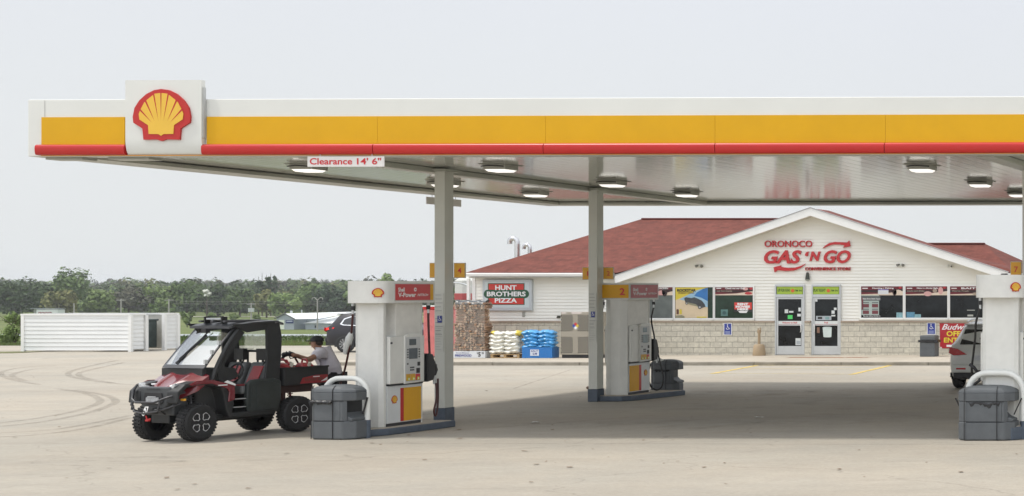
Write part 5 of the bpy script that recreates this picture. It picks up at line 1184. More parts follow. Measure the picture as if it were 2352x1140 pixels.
# utility poles and lamps
PW = M('grey_pole', (.34, .33, .31), .8)
def upole(x, yt, yb, d, label, arm=1, lamp=False, box=False):
    b, t = W(x, yb, d), W(x, yt, d); b.z = min(b.z, zg(d)); r = rootw('street_lamp' if lamp else 'utility_pole', b, label, 'lamp post' if lamp else 'utility pole', None)
    k = d/280
    g = MB(); g.tube([b, t], [.12*k, .09*k], 6); bw(g, 'pole', PW, r)
    if arm: g = MB(); g.box(t.x-.8*k, t.x+.8*k, t.y-.06, t.y+.06, t.z-.28*k, t.z-.17*k); bw(g, 'crossarm', PW, r)
    if lamp:
        g = MB()
        for s in (-1, 1): g.tube([t, t+Vector((s*.5*k, 0, .5*k)), t+Vector((s*.9*k, 0, .45*k)), t+Vector((s*1.0*k, 0, .1*k))], .07*k, 5)
        bw(g, 'lamp_arm', PW, r)
    if box:
        g = MB()
        for s in (-1, 1): g.lathe([(.001, 0), (.28*k, 0), (.28*k, .7*k), (.001, .72*k)], 8, W(x+s*3, 717, d)); 
        bw(g, 'transformer', ALU, r)
upole(577, 696, 728, 330, 'grey utility pole with two transformers above the buggy roof', box=True)
upole(729, 690, 757, 240, 'grey double armed lamp post in front of the metal workshop', arm=0, lamp=True)
upole(278, 687, 740, 340, 'plain grey utility pole left of the enclosure gateway'); upole(388, 687, 740, 340, 'plain grey utility pole above the right end of the white enclosure')
upole(170, 697, 745, 340, 'thin pale utility pole above the middle of the white enclosure', arm=0)
upole(1035, 700, 790, 120, 'small pale post seen just right of the front slate footed column', arm=0) if 0 else None
g = MB()
for dz in (0, .5): g.tube(curve([W(400, 697, 332)+Z_*dz, W(490, 699, 331)+Z_*dz, W(577, 697.5, 330)+Z_*dz, W(650, 700, 331)+Z_*dz, W(745, 698, 332)+Z_*dz], 5), .016, 4)
own(g, 'power_line', PW, 'thin overhead wires on the pole with the transformers', 'cable')
# ================================================================ TREES AND FIELD
def leaf_mat(name, c1, c2, hue=.25):
    m = bpy.data.materials.new(name); m.use_nodes = True; t = m.node_tree; b = t.nodes['Principled BSDF']; Nn = t.nodes.new; L = t.links.new
    tc = Nn('ShaderNodeTexCoord'); n = Nn('ShaderNodeTexNoise'); n.inputs['Scale'].default_value = .22; n.inputs['Detail'].default_value = 4; n.inputs['Roughness'].default_value = .6
    L(tc.outputs['Object'], n.inputs['Vector']); r = Nn('ShaderNodeValToRGB'); r.color_ramp.elements[0].position = .33; r.color_ramp.elements[1].position = .67
    r.color_ramp.elements[0].color = (*c1, 1); r.color_ramp.elements[1].color = (*c2, 1); L(n.outputs[0], r.inputs[0])  # noise between two leaf tones also paints lit and dark clumps
    oi = Nn('ShaderNodeObjectInfo'); h = Nn('ShaderNodeHueSaturation'); mr_ = Nn('ShaderNodeMapRange'); mr_.inputs[3].default_value = .8; mr_.inputs[4].default_value = 1.2
    L(oi.outputs['Random'], mr_.inputs[0]); L(mr_.outputs[0], h.inputs['Value']); L(r.outputs[0], h.inputs['Color']); L(h.outputs[0], b.inputs['Base Color'])
    b.inputs['Roughness'].default_value = .7; b.inputs['Specular IOR Level'].default_value = .15; b.inputs['Subsurface Weight'].default_value = 0
    return m
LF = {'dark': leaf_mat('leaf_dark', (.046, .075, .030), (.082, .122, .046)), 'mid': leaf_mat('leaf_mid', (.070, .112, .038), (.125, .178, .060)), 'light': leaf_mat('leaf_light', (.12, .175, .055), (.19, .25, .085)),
      'olive': leaf_mat('leaf_olive', (.13, .145, .05), (.21, .20, .085)), 'blue': leaf_mat('leaf_bluish', (.05, .08, .045), (.085, .12, .07)), 'grey': leaf_mat('leaf_grey_brown', (.07, .075, .05), (.13, .125, .085)), 'blossom': leaf_mat('white_blossom', (.5, .52, .45), (.7, .7, .64))}
TRK = M('bark', (.07, .055, .04), .9, var=.3)
def crown(g, c, rx, rz, K, n, leaf, rnd, flat=.0, m=0, ncol=1):
    """leaf clumps spread through an uneven crown"""
    cl_ = []
    for k in range(K):
        while True:
            p = Vector((rnd.uniform(-1, 1), rnd.uniform(-1, 1), rnd.uniform(-1, 1)))
            if p.length < 1: break
        cr = rnd.uniform(.24, .44)
        cl_.append((Vector((p.x*rx*.78, p.y*rx*.78, p.z*rz*.8)), cr*min(rx, rz*1.2), rnd.randrange(ncol)))
    for i in range(n):
        q, cr, mi = cl_[rnd.randrange(K)]
        d = Vector((rnd.gauss(0, 1), rnd.gauss(0, 1), rnd.gauss(.25, 1))).normalized()
        p = Vector(c)+q+d*cr*rnd.uniform(.65, 1.08)
        nn = (d+Vector((rnd.uniform(-.6, .6), rnd.uniform(-.6, .6), rnd.uniform(-.3, .8)))).normalized()
        a = nn.cross(Vector((rnd.uniform(-1, 1), rnd.uniform(-1, 1), rnd.uniform(-1, 1)))).normalized(); b = nn.cross(a); s = leaf*rnd.uniform(.5, 1.2)
        g.add([p-a*s, p-b*s*.6, p+a*s, p+b*s*.7], [(0, 1, 2, 3)], m+mi)
def trunk(g, c, h, r_, rnd, limbs=5, spread=1.5):
    c = Vector(c); g.tube([c, c+Z_*h*.4+X_*rnd.uniform(-.2, .2)*r_*3, c+Z_*h], [r_, r_*.75, r_*.35], 7)
    for i in range(limbs):
        a = 6.28*i/limbs+rnd.random(); z = h*rnd.uniform(.45, .9)
        g.tube([c+Z_*z, c+Vector((math.cos(a)*spread*.5, math.sin(a)*spread*.5, z+spread*.4)), c+Vector((math.cos(a)*spread, math.sin(a)*spread, z+spread*.9))], [r_*.45, r_*.3, r_*.1], 5)
def tree(px, ytop, ybase, d, wpx, kind, label, seed, K=22, n=1500, leaf=None, lean=0, cz0=.18, shape=1, group='trees at the edge of the far wood'):
    k = d/F; b = W(px, ybase, d); h = (ybase-ytop)*k; b.z = min(b.z, zg(d)) if d > 100 else b.z
    top = W(px, ytop, d).z; h = top-b.z; rx = wpx*k/2; rnd = random.Random(seed)
    r = rootw('leafy_tree', b, label, 'tree', group)
    g = MB(); trunk(g, b, h*.75, h*.025+.05, rnd, 6, rx*.55); bw(g, 'trunk', TRK, r, smooth=50)
    g = MB(); lf = leaf or max(.28, .55*d/450)
    crown(g, (b.x, b.y, b.z+h*(cz0+(1-cz0)/2)), rx, h*(1-cz0)/2, K, n, lf, rnd); g.raw = True; bw(g, 'crown', LF[kind], r)
    return r
TT = [(165, 613, 735, 430, 100, 'mid', 'tall broad tree rising highest above the white enclosure', 26), (35, 640, 742, 390, 120, 'dark', 'dark broad tree at the left picture edge', 30), (-45, 645, 742, 395, 90, 'dark', 'dark tree half out of frame at the far left', 20),
      (95, 650, 740, 400, 60, 'dark', 'dark tree left of the olive one behind the white enclosure', 18), (136, 661, 742, 385, 78, 'olive', 'olive yellow rounded tree behind the left half of the white enclosure', 24), (225, 668, 740, 400, 80, 'light', 'mid green tree right of the tallest tree behind the enclosure', 20),
      (295, 655, 738, 440, 110, 'grey', 'thin grey brown tree behind the pale poles', 22), (372, 652, 738, 445, 90, 'light', 'green tree behind the gateway of the white enclosure', 20), (430, 638, 738, 450, 90, 'mid', 'tall green tree just right of the enclosure, above the light bar', 26),
      (500, 655, 737, 455, 80, 'dark', 'dark tree behind the front of the buggy roof', 20), (550, 662, 736, 455, 70, 'mid', 'mid green tree left of the pole with transformers', 20), (612, 666, 736, 440, 52, 'olive', 'orange tinged round tree behind the pole with transformers', 20),
      (655, 671, 736, 435, 70, 'light', 'bright green domed tree above the metal workshop', 24), (715, 655, 736, 470, 80, 'mid', 'green tree behind the ridge of the metal workshop roof', 20), (765, 650, 734, 470, 80, 'blue', 'bluish green tree left of the front pump header', 20),
      (885, 627, 720, 500, 44, 'light', 'lone light green tree poking above the front pump header', 16), (835, 650, 734, 470, 90, 'mid', 'green tree behind the front pump header', 16), (950, 645, 734, 470, 90, 'blue', 'bluish tree behind the front fuel pump', 16), (1060, 650, 735, 470, 90, 'mid', 'green tree behind the shop corner', 16)]
for i, (px, yt, yb, d, wd, kd, lab, K) in enumerate(TT): tree(px, yt, yb, d, wd, kd, lab, 100+i, K=K+6, n=1700)
# blossom tree, poplar clump
tree(475, 664, 736, 430, 20, 'blossom', 'small white blossoming tree in front of the wood', 300, K=7, n=170, leaf=.36, cz0=.72)
b = W(612, 742, 470); b.z = zg(470); rnd = random.Random(77); r = rootw('poplar_clump', b, 'tall clump of poplars sticking up above the wood behind the buggy', 'tree')
g = MB(); gl_ = MB()
for (px, yt, w_) in ((594, 632, 12), (602, 624, 13), (612, 628, 12), (622, 624, 13), (631, 628, 12), (612, 645, 40)):
    t = W(px, yt, 470); h = t.z-b.z; g.tube([(t.x, 470, b.z), (t.x, 470, t.z-.5)], [.2, .05], 5)
    crown(gl_, (t.x, 470, b.z+h*.62), w_*470/F/2*1.1, h*.38, 14, 620, .42, rnd)
bw(g, 'trunk', TRK, r); gl_.raw = True; bw(gl_, 'crown', LF['blue'], r)
# the wood itself
g = MB(); rnd = random.Random(12)
for d, hh in ((478, 8.0), (510, 8.5), (550, 9.5), (600, 11), (670, 11.5), (760, 10.5), (870, 10), (1000, 10), (1200, 10.5), (1500, 11)):
    x0, x1 = W(-420, 0, d).x, W(1420, 0, d).x; x = x0
    while x < x1:
        h = hh*rnd.uniform(.62, 1.12); rx = h*rnd.uniform(.42, .6); z = zg(d)
        crown(g, (x, d+rnd.uniform(-12, 12), z+h*.52), rx, h*.5, 9, 210 if d < 900 else 130, min(1.1, .58*d/480), rnd, ncol=1, m=rnd.choice((0, 0, 1, 1, 1, 2, 3, 4, 5))); x += rx*rnd.uniform(.8, 1.25)
g.raw = True
tag(g.build('far_wood', [LF[k] for k in ('dark', 'mid', 'light', 'blue', 'olive', 'grey')]), 'mixed wood covering the low ridge behind the field', 'wood', kind='stuff')
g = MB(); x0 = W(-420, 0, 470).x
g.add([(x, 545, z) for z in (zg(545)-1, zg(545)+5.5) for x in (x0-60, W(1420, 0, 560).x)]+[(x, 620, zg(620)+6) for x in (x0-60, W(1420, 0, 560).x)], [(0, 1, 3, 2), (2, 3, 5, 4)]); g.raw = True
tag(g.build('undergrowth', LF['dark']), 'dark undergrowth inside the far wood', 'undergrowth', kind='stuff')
# bushes in the field
for i, (px, yt, yb, d, wd, kd, lab) in enumerate([(430, 711, 745, 300, 34, 'light', 'round light green bush right of the white enclosure'), (487, 715, 738, 330, 22, 'light', 'small light bush behind the light bar of the buggy'), (536, 716, 736, 330, 20, 'light', 'small light bush above the front of the buggy roof'), (590, 720, 736, 340, 16, 'light', 'smallest light bush just right of the pole with transformers'), (310, 714, 738, 330, 30, 'light', 'light bush above the right end of the enclosure front'), (250, 716, 738, 330, 20, 'light', 'light bush behind the middle of the enclosure'), (345, 695, 740, 350, 34, 'mid', 'taller light tree above the enclosure gateway'), (398, 700, 742, 350, 26, 'mid', 'young tree above the right end of the enclosure')]):
    k = d/F; b = W(px, yb, d); b.z = min(b.z, zg(d)); h = W(px, yt, d).z-b.z; rnd = random.Random(400+i); r = rootw('bush', b, lab, 'bush', 'bushes in the field')
    g = MB(); g.tube([b, b+Z_*h*.6], .08, 5); bw(g, 'stem', TRK, r); g = MB(); crown(g, b+Z_*h*.5, wd*k/2, h*.5, 12, 600, .3, rnd); g.raw = True; bw(g, 'foliage', LF[kd], r)
# bush by the enclosure, and the tree beyond the shop's right end
b = G(32, 796); b.y = 71; b.x = W(34, 0, 71).x; b.z = 0; rnd = random.Random(55); r = rootw('bush', b, 'loose green bush at the left end of the white enclosure', 'bush')
g = MB(); 
for k in range(7): g.tube([b, b+Vector((rnd.uniform(-.3, .3), 0, .7)), b+Vector((rnd.uniform(-.6, .6), rnd.uniform(-.3, .3), 1.3))], [.03, .02, .008], 5)
bw(g, 'stem', TRK, r); g = MB(); crown(g, b+Z_*.75, .62, .78, 14, 1500, .05, rnd); crown(g, b+Vector((-.5, 0, .3)), .5, .4, 8, 700, .05, rnd); g.raw = True; bw(g, 'foliage', LF['light'], r)
for i, (px, yt, wd, lab) in enumerate([(2312, 591, 34, 'dark treetop showing beyond the right end of the shop roof'), (2285, 588, 16, 'small treetop just above the red roof slope at the right')]):
    tree(px, yt, 800, 75, wd*3.4, 'dark', lab, 500+i, K=30, n=3800, leaf=.11, cz0=.35, group='treetops beyond the shop')
# grass blades and weeds
g = MB(); rnd = random.Random(21)
def blade(x, y, z, h, w_, m):
    a = rnd.random()*3.14; dx, dy = math.cos(a)*w_, math.sin(a)*w_; l = rnd.uniform(-.3, .3)*h
    g.add([(x-dx, y-dy, z), (x+dx, y+dy, z), (x+l, y+l*.4, z+h)], [(0, 1, 2)], m)
for i in range(16000):
    y = 68.7+rnd.random()**1.3*7; x = rnd.uniform(W(-30, 0, y).x, W(1080, 0, y).x); blade(x, y, zg(y)-.03, rnd.uniform(.06, .16), .03, rnd.choice((0, 0, 1)))
g.raw = True; tag(g.build('roadside_grass', [LF['light'], LF['olive']]), 'short rough grass beyond the forecourt edge', 'grass', kind='stuff')
g = MB(); rnd = random.Random(22)
for i in range(9000):
    y = rnd.uniform(76, 80); x = rnd.uniform(W(395, 0, y).x, W(1080, 0, y).x); blade(x, y, zg(y)-.03, rnd.uniform(.14, .30)*(1+.2*math.sin(x*2)), .05, rnd.choice((0, 0, 1)))
g.raw = True; tag(g.build('tall_weeds', [LF['mid'], LF['light']]), 'band of tall green weeds between the grass and the road', 'weeds', kind='stuff')
g = MB()
for i in range(700):
    y = rnd.uniform(73.4, 79); x = rnd.uniform(W(600, 0, y).x, W(1000, 0, y).x); z = zg(y)+(rnd.uniform(.15, .3) if y > 76 else rnd.uniform(.05, .3)); s = rnd.uniform(.02, .05)
    if math.sin(x*1.7)+math.sin(x*.6) < -.4: continue
    g.add([(x-s, y, z), (x, y-.02, z+s*.7), (x+s, y, z), (x, y+s, z-s*.5)], [(0, 1, 2, 3)])
    if y < 76: blade(x, y, zg(y), z-zg(y), .015, 0)
g.raw = True; tag(g.build('weed_flowers', LF['blossom']), 'scattered white weed flowers in the roadside grass', 'flowers', kind='stuff')
# ================================================================ CARS
TYRE = M('tyre_rubber', (.02, .02, .021), .85, var=.15, bump=.3, bscale=50)
ALLOY = M('alloy_rim', (.62, .63, .64), .25, .7, var=.03)
CARGL = M('car_glass', (.02, .022, .025), .05, var=.2, spec=.8)
CHROME = M('chrome_strip', (.75, .76, .77), .12, .9, var=0)
TAIL = M('tail_lamp_red', (.42, .01, .015), .15, var=.1)
def interp(T, x):
    if x <= T[0][0]: return T[0][1]
    for (a, p), (b, q) in zip(T, T[1:]):
        if x <= b: return p+(q-p)*(x-a)/(b-a)
    return T[-1][1]
def wheel(parent, c, r_, wd, s, spokes=10, m=ALLOY):
    """car wheel, axle along local y, outer face towards s"""
    c = Vector(c); g = MB()
    pr_ = [(r_*.62, -wd/2), (r_*.9, -wd/2), (r_*.985, -wd*.36), (r_, -wd*.2), (r_, wd*.2), (r_*.985, wd*.36), (r_*.9, wd/2), (r_*.62, wd/2)]
    w_ = empty('wheel'); w_.parent = parent; w_.location = c
    t = MB().lathe(pr_, 32, (0, 0, 0), 'y').build('tyre', TYRE, w_, smooth=40)
    g = MB(); o = wd*.46*s
    g.lathe([(r_*.66, o*.2), (r_*.66, o), (r_*.60, o*1.03), (r_*.58, o*.6)], 32, (0, 0, 0), 'y'); g.lathe([(.001, o*.9), (r_*.14, o*.9), (r_*.15, o*.6)], 12, (0, 0, 0), 'y')
    for k in range(spokes):
        a = 2*math.pi*k/spokes; 
        for q in ((a-.10, a-.03), (a+.03, a+.10)) if spokes < 8 else ((a-.085, a+.085),):
            g.prism([(r_*.10*math.cos(q[0]*1+0), r_*.10*math.sin(q[0])), (r_*.60*math.cos(q[0]), r_*.60*math.sin(q[0])), (r_*.60*math.cos(q[1]), r_*.60*math.sin(q[1])), (r_*.10*math.cos(q[1]), r_*.10*math.sin(q[1]))], (Vector((0, o*.72, 0)), X_, Z_, Y_*s), wd*.10)
    g.build('rim', m, w_, smooth=35)
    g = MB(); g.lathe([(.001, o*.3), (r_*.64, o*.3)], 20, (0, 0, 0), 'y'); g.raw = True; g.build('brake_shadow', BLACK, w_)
def suv(name, loc, rz, label, paint, L, Wd, Ht, lamp_on=False, chrome=True):
    r = empty(name, loc, rz, label, 'car'); kx, kz, hw = L/4.5, Ht/1.65, Wd/2
    ZB = [(0, .42), (.15, .30), (.6, .22), (3.9, .22), (4.4, .28), (4.5, .42)]
    BELT = [(0, .92), (.05, 1.02), (.2, 1.10), (.9, 1.09), (2.0, 1.04), (3.05, 1.02), (3.15, 1.03), (3.9, .98), (4.3, .88), (4.46, .72), (4.5, .6)]
    ROOF = [(0, .95), (.05, 1.06), (.22, 1.30), (.42, 1.52), (.62, 1.60), (1.2, 1.655), (1.8, 1.66), (2.3, 1.60), (2.7, 1.38), (3.15, 1.08), (3.9, 1.01), (4.3, .91), (4.46, .75), (4.5, .63)]
    WW = [(0, .80), (.06, .90), (.25, .97), (.7, 1.0), (3.6, 1.0), (4.1, .96), (4.35, .86), (4.5, .68)]
    WR = [(0, .74), (.2, .70), (.42, .68), (1.2, .72), (2.3, .73), (3.15, .80), (4.1, .78), (4.5, .55)]
    f = lambda T, x: interp(T, x/kx)
    def pt(x, v):   # v 0..1 from belt to roof: side point
        zb_, zr = f(BELT, x)*kz, f(ROOF, x)*kz; return Vector((x, -(f(WW, x)*.955+(f(WR, x)-f(WW, x)*.955)*v)*hw, zb_+(zr-.04-zb_)*v))
    def ys(x, z):
        zb_, zr = f(BELT, x)*kz, f(ROOF, x)*kz-.04
        if z <= zb_ or zr <= zb_+.02:
            return hw*f(WW, x)*(1 if z < .75*kz else 1-.045*(z-.75*kz)/(zb_-.75*kz+1e-6))
        return hw*(f(WW, x)*.955+(f(WR, x)-f(WW, x)*.955)*min(1, (z-zb_)/(zr-zb_)))
    st_ = [0, .02, .06, .13, .22, .32, .42, .52, .62, .9, 1.2, 1.5, 1.8, 2.05, 2.3, 2.5, 2.7, 2.92, 3.15, 3.4, 3.7, 3.9, 4.1, 4.3, 4.4, 4.46, 4.5]
    vs = []; n = 0
    for x0 in st_:
        x = x0*kx; w_ = hw*f(WW, x); zb_, zt_, zr = f(ZB, x)*kz, f(BELT, x)*kz, f(ROOF, x)*kz; wr = hw*f(WR, x)
        ring = [(0, zb_), (w_*.8, zb_), (w_*.95, zb_+.05), (w_*.985, zb_+.18), (w_, .62*kz if zt_ > .7 else (zb_+zt_)/2), (w_, .75*kz if zt_ > .8 else (zb_+zt_)/2+.03), (w_*.955, zt_), (wr, max(zr-.04, zt_+.001)), (wr*.9, zr), (0, zr+.015)]
        full = [(-a, b) for a, b in ring]+[(a, b) for a, b in ring[-2:0:-1]]; n = len(full)
        vs += [(x, a, b) for a, b in full]
    g = MB(); k = len(st_)
    g.add(vs, [(i*n+j, i*n+(j+1) % n, (i+1)*n+(j+1) % n, (i+1)*n+j) for i in range(k-1) for j in range(n)]+[list(range(n))[::-1], list(range((k-1)*n, k*n))])
    body = g.build('body', paint, r, smooth=32)
    def side_panel(name, pts, mat, off, sides=(-1, 1), par=None):
        for s in sides:
            g = MB(); P = []
            for i in range(len(pts)):
                (xa, za), (xb_, zb2) = pts[i], pts[(i+1) % len(pts)]
                for q in (0, .25, .5, .75): P.append((xa+(xb_-xa)*q, za+(zb2-za)*q))
            g.add([(x*kx, s*(ys(x*kx, z*kz)+off), z*kz) for x, z in P], [list(range(len(P)))]); g.raw = True; g.build(name, mat, par or body)
    outl = [(.62, 1.17), (.72, 1.40), (1.0, 1.50), (1.7, 1.535), (2.2, 1.48), (2.55, 1.33), (2.92, 1.10), (1.8, 1.09), (.78, 1.12)]
    inner = [(.70, 1.19), (.78, 1.375), (1.03, 1.46), (1.7, 1.495), (2.17, 1.445), (2.5, 1.31), (2.78, 1.13), (1.8, 1.125), (.80, 1.155)]
    side_panel('window_trim', outl, CHROME if chrome else BLACK, .006); side_panel('side_window', inner, CARGL, .010)
    side_panel('lower_cladding', [(.1, .30), (.1, .42), (4.3, .42), (4.3, .30)], BLACK, .006)
    for s in (-1, 1):
        g = MB()
        for x in (1.62, 2.02): g.box(x*kx-.03, x*kx+.02, s*hw*.80-.06, s*hw*.80+.06, 1.13*kz, 1.48*kz) if x > 2 else None
        for x in (1.45, 2.5): g.box(x*kx, x*kx+.18, s*(hw*.995)-.012, s*(hw*.995)+.022, .93*kz, .955*kz)
        g.build('door_handle', CHROME if chrome else paint, body, bevel=.004)
        g = MB(); g.ball((2.85*kx, s*(hw+.10), 1.12*kz), (.07, .11, .075)); g.build('wing_mirror', paint, body, smooth=60)
        # dark wheel openings and wheels
        for x in (.86, 3.62):
            g = MB(); rr_ = .415*kz; g.add([(x*kx+rr_*math.cos(R(q)), s*(hw*1.0+.004), .34*kz+rr_*math.sin(R(q))) for q in range(-25, 206, 11)], [list(range(22))[:len(range(-25, 206, 11))]]); g.raw = True; g.build('wheel_arch', BLACK, body)
            wheel(r, (x*kx, s*(hw-.085), .345*kz), .345*kz, .22, s)
    # rear: window, lamps, bumper, plate
    def rear_poly(name, pts, mat, off, par=body):
        g = MB(); P = []
        for y, z in pts:
            # find x on the rear surface at height z
            xx = 0
            for i in range(300):
                x = i*.002*kx
                if f(ROOF, x)*kz >= z: xx = x; break
            P.append((xx-off-.012+(abs(y)/hw)**4*.06, y, z))
        g.add(P, [list(range(len(P)))]); g.raw = True; return g.build(name, mat, par)
    rear_poly('rear_window', [(-hw*.66, 1.10*kz), (hw*.66, 1.10*kz), (hw*.60, 1.46*kz), (-hw*.60, 1.46*kz)], CARGL, .012)
    g = MB(); g.box(.30*kx, .62*kx, -hw*.62, hw*.62, 1.56*kz, 1.60*kz); g.build('spoiler', paint, body, bevel=.015)
    g = MB(); g.box(-.06, .10, -hw*.84, hw*.84, .42*kz, .62*kz); g.build('rear_bumper', paint, body, bevel=.04)
    g = MB(); g.box(-.05, .14, -hw*.80, hw*.80, .28*kz, .42*kz); g.build('bumper_skirt', BLACK, body, bevel=.02)
    for s in (-1, 1):
        g = MB(); g.prism([(s*hw*.45, .86*kz), (s*hw*.80, .84*kz), (s*hw*.92, .90*kz), (s*hw*.90, 1.04*kz), (s*hw*.70, 1.0*kz)], (Vector((-.02, 0, 0)), Y_, Z_, -X_), .02)
        tl = g.build('tail_lamp', TAIL, r, bevel=.004)
        g = MB(); g.box(-.062, -.058, s*hw*.60-.12, s*hw*.60+.12, .50*kz, .54*kz); g.build('rear_reflector', TAIL, r)
        g = MB(); P = [(.0, .90), (.0, 1.01), (.15, 1.045), (.42, 1.035), (.40, .99), (.12, .93)]
        g.add([(x*kx-.0, s*(ys(max(x, .05)*kx, z*kz)+.012), z*kz) for x, z in P], [list(range(len(P)))]); g.raw = True; g.build('lamp_wrap', M('tail_lamp_lit', (.75, .03, .02), .2, var=0, emit=.35) if lamp_on else TAIL, tl)
        g = MB(); g.tube([(-.03, s*hw*.55, .33*kz), (.1, s*hw*.55, .33*kz)], .045, 10); g.build('exhaust', CHROME, r)
    g = MB(); g.box(-.045, -.03, -.26, .26, .72*kz, .84*kz); g.build('number_plate', M('plate_pale', (.55, .57, .6), .5, var=.1), r)
    g = MB(); rr = MB()
    for s in (-1, 1): rr.tube([(.7*kx, s*hw*.66, 1.64*kz), (1.2*kx, s*hw*.68, 1.69*kz), (1.9*kx, s*hw*.68, 1.685*kz), (2.2*kx, s*hw*.66, 1.63*kz)], .016, 6)
    rr.build('roof_rail', ALU, body)
    return r
p = G(743, 811); p.y = dep(57.2); p.x = W(743, 0, p.y).x; p.y += .93
s1 = suv('parked_car', p, 0, 'dark grey estate car parked side on behind the front fuel pump', M('dark_grey_paint', (.022, .021, .026), .35, var=.03, coat=.15, spec=.35), 4.35, 1.85, 1.60, lamp_on=True)
p = W(2274, 900, 38.3); p.z = 0; p.x -= .16
s2 = suv('parked_car', Vector((p.x, 38.4, 0)), R(90), 'silver white estate car seen from behind beside the right hand pump', M('silver_white_paint', (.60, .61, .59), .3, .0, var=.02, coat=.6), 4.8, 1.95, 1.72, chrome=False)
# ================================================================ THE OFF ROAD BUGGY
BR = M('buggy_red', (.155, .010, .017), .25, var=.08, scale=3, coat=.9)
BK = M('buggy_black', (.016, .017, .018), .5, var=.25, scale=6); BKG = M('buggy_dark_green_grey', (.028, .035, .034), .45, var=.3, scale=4)
PH = R(-14)
bg_ = empty('off_road_buggy', (-20.13, 25.55, 0), PH, 'red and black off road buggy with a windscreen and load bed left of the pumps', 'buggy')
bg_.scale = (.88, 1, 1)
def P2(name, g, m, par=bg_, **k): return g.build(name, m, par, **k)
def offwheel(x, y, s, steer=0):
    w_ = empty('wheel'); w_.parent = bg_; w_.location = (x, y, .325); w_.rotation_euler = (0, 0, steer)
    R0, wd = .315, .23
    g = MB(); g.lathe([(.16, -wd/2+.02), (.20, -wd/2), (.27, -wd/2), (R0-.02, -wd/2+.03), (R0-.006, 0), (R0-.02, wd/2-.03), (.27, wd/2), (.20, wd/2), (.16, wd/2-.02)], 36, (0, 0, 0), 'x')
    for k in range(34):
        a = 2*math.pi*k/34
        for (x0, x1, da) in ((-wd/2+.028, -.03, 0), (.03, wd/2-.028, .5), (-.045, .045, .25)):
            T = Matrix.Rotation(a+da*2*math.pi/34, 4, 'X'); g.box(x0, x1, -.017, .017, R0-.03, R0+.001-(.0 if abs(x0+x1) > .05 else -.003), 0, T)
    P2('tyre', g, TYRE, w_)
    g = MB(); o = s*(wd/2-.03)
    g.lathe([(.001, o), (.188, o), (.194, o+s*.010), (.202, o+s*.010), (.202, o-s*.06)], 28, (0, 0, 0), 'x'); rim = P2('rim', g, BLACK, w_, smooth=35)
    g = MB(); fr = (Vector((o+s*.013, 0, 0)), Y_, Z_, X_*s)
    for k in range(4):
        a = R(90*k+20+25); c_, s_ = math.cos(a), math.sin(a)
        tr = lambda q: ((q[0]*c_-q[1]*s_)*1.13, (q[0]*s_+q[1]*c_)*1.13)
        sc_ = 1.14; out = [(.048, -.018), (.075, -.030), (.10, -.062), (.150, -.050), (.162, 0), (.150, .050), (.10, .062), (.075, .030), (.048, .018)]
        inn = [(.055, -.014), (.078, -.024), (.102, -.053), (.145, -.044), (.155, 0), (.145, .044), (.102, .053), (.078, .024), (.055, .014)]
        for i in range(9): g.prism([tr(out[i]), tr(out[(i+1) % 9]), tr(inn[(i+1) % 9]), tr(inn[i])], fr, .006)
    P2('rim_highlight', g, M('bright_rim_edge', (.62, .62, .63), .4, var=.05), rim)
    g = MB(); g.tube([(o, 0, 0), (o+s*.03, 0, 0)], .03, 10); P2('hub', g, DARKM, rim)
WB, TR = 1.78, .52
offwheel(TR, 0, 1, R(6)); offwheel(-TR, 0, -1, R(6)); offwheel(TR, WB, 1); offwheel(-TR, WB, -1)
# chassis and suspension
g = MB(); g.box(-.34, .34, .30, 1.45, .30, .40); g.box(-.22, .22, -.25, .32, .32, .50); g.box(-.25, .25, 1.45, 2.05, .38, .52); g.box(-.44, .44, .36, 1.30, .34, .42)
P2('chassis', g, BK, bevel=.015)
g = MB()
for s in (-1, 1):
    for y in (0, WB):
        g.tube([(s*.18, y-.12, .38), (s*.45, y, .32), (s*.18, y+.12, .38)], .018, 6); g.tube([(s*.16, y-.08, .52), (s*.44, y, .42), (s*.16, y+.08, .52)], .014, 6)
P2('suspension_arm', g, DARKM)
for s in (-1, 1):
    for y in (0, WB):
        g = MB(); a, b = Vector((s*.40, y+.02, .40)), Vector((s*.27, y+.06, .82))
        g.tube([a, b], .018, 8); n = 60; ax = (b-a).normalized(); e1_ = ax.cross(Y_).normalized(); e2_ = ax.cross(e1_)
        g.tube([a+(b-a)*(.15+.75*i/n)+(e1_*math.cos(i*.72)+e2_*math.sin(i*.72))*.042 for i in range(n+1)], .008, 5)
        P2('shock_absorber', g, M('spring_grey', (.09, .09, .095), .4, .5) if y == 0 else M('spring_dark_red', (.16, .02, .02), .4), smooth=40)
# body: front fenders, nose, hood
g = MB()
for s in (-1, 1):      # fenders arching over the front wheels
    P = [(-.34, .66), (-.32, .80), (-.20, .91), (-.05, .94), (.20, .93), (.38, .86), (.42, .72), (.46, .50), (.52, .36), (.56, .36), (.55, .60), (.53, .88), (.30, 1.0), (-.05, 1.01), (-.24, .97), (-.36, .86), (-.38, .66)]
    g.prism(P, (Vector((s*.32, 0, 0)), Y_, Z_, X_*s), .27)
P2('fender', g, BK, bevel=.02)
for s in (-1, 1):      # red fender caps and lower front door panels
    g = MB(); g.prism([(-.18, .965), (-.05, 1.02), (.22, 1.02), (.46, .95), (.60, .90), (.60, .66), (.48, .63), (.50, .80), (.46, .86), (.20, .955), (-.05, .955), (-.14, .935)], (Vector((s*.585, 0, 0)), Y_, Z_, X_*s), .03); P2('side_cowl', g, BR, bevel=.012)
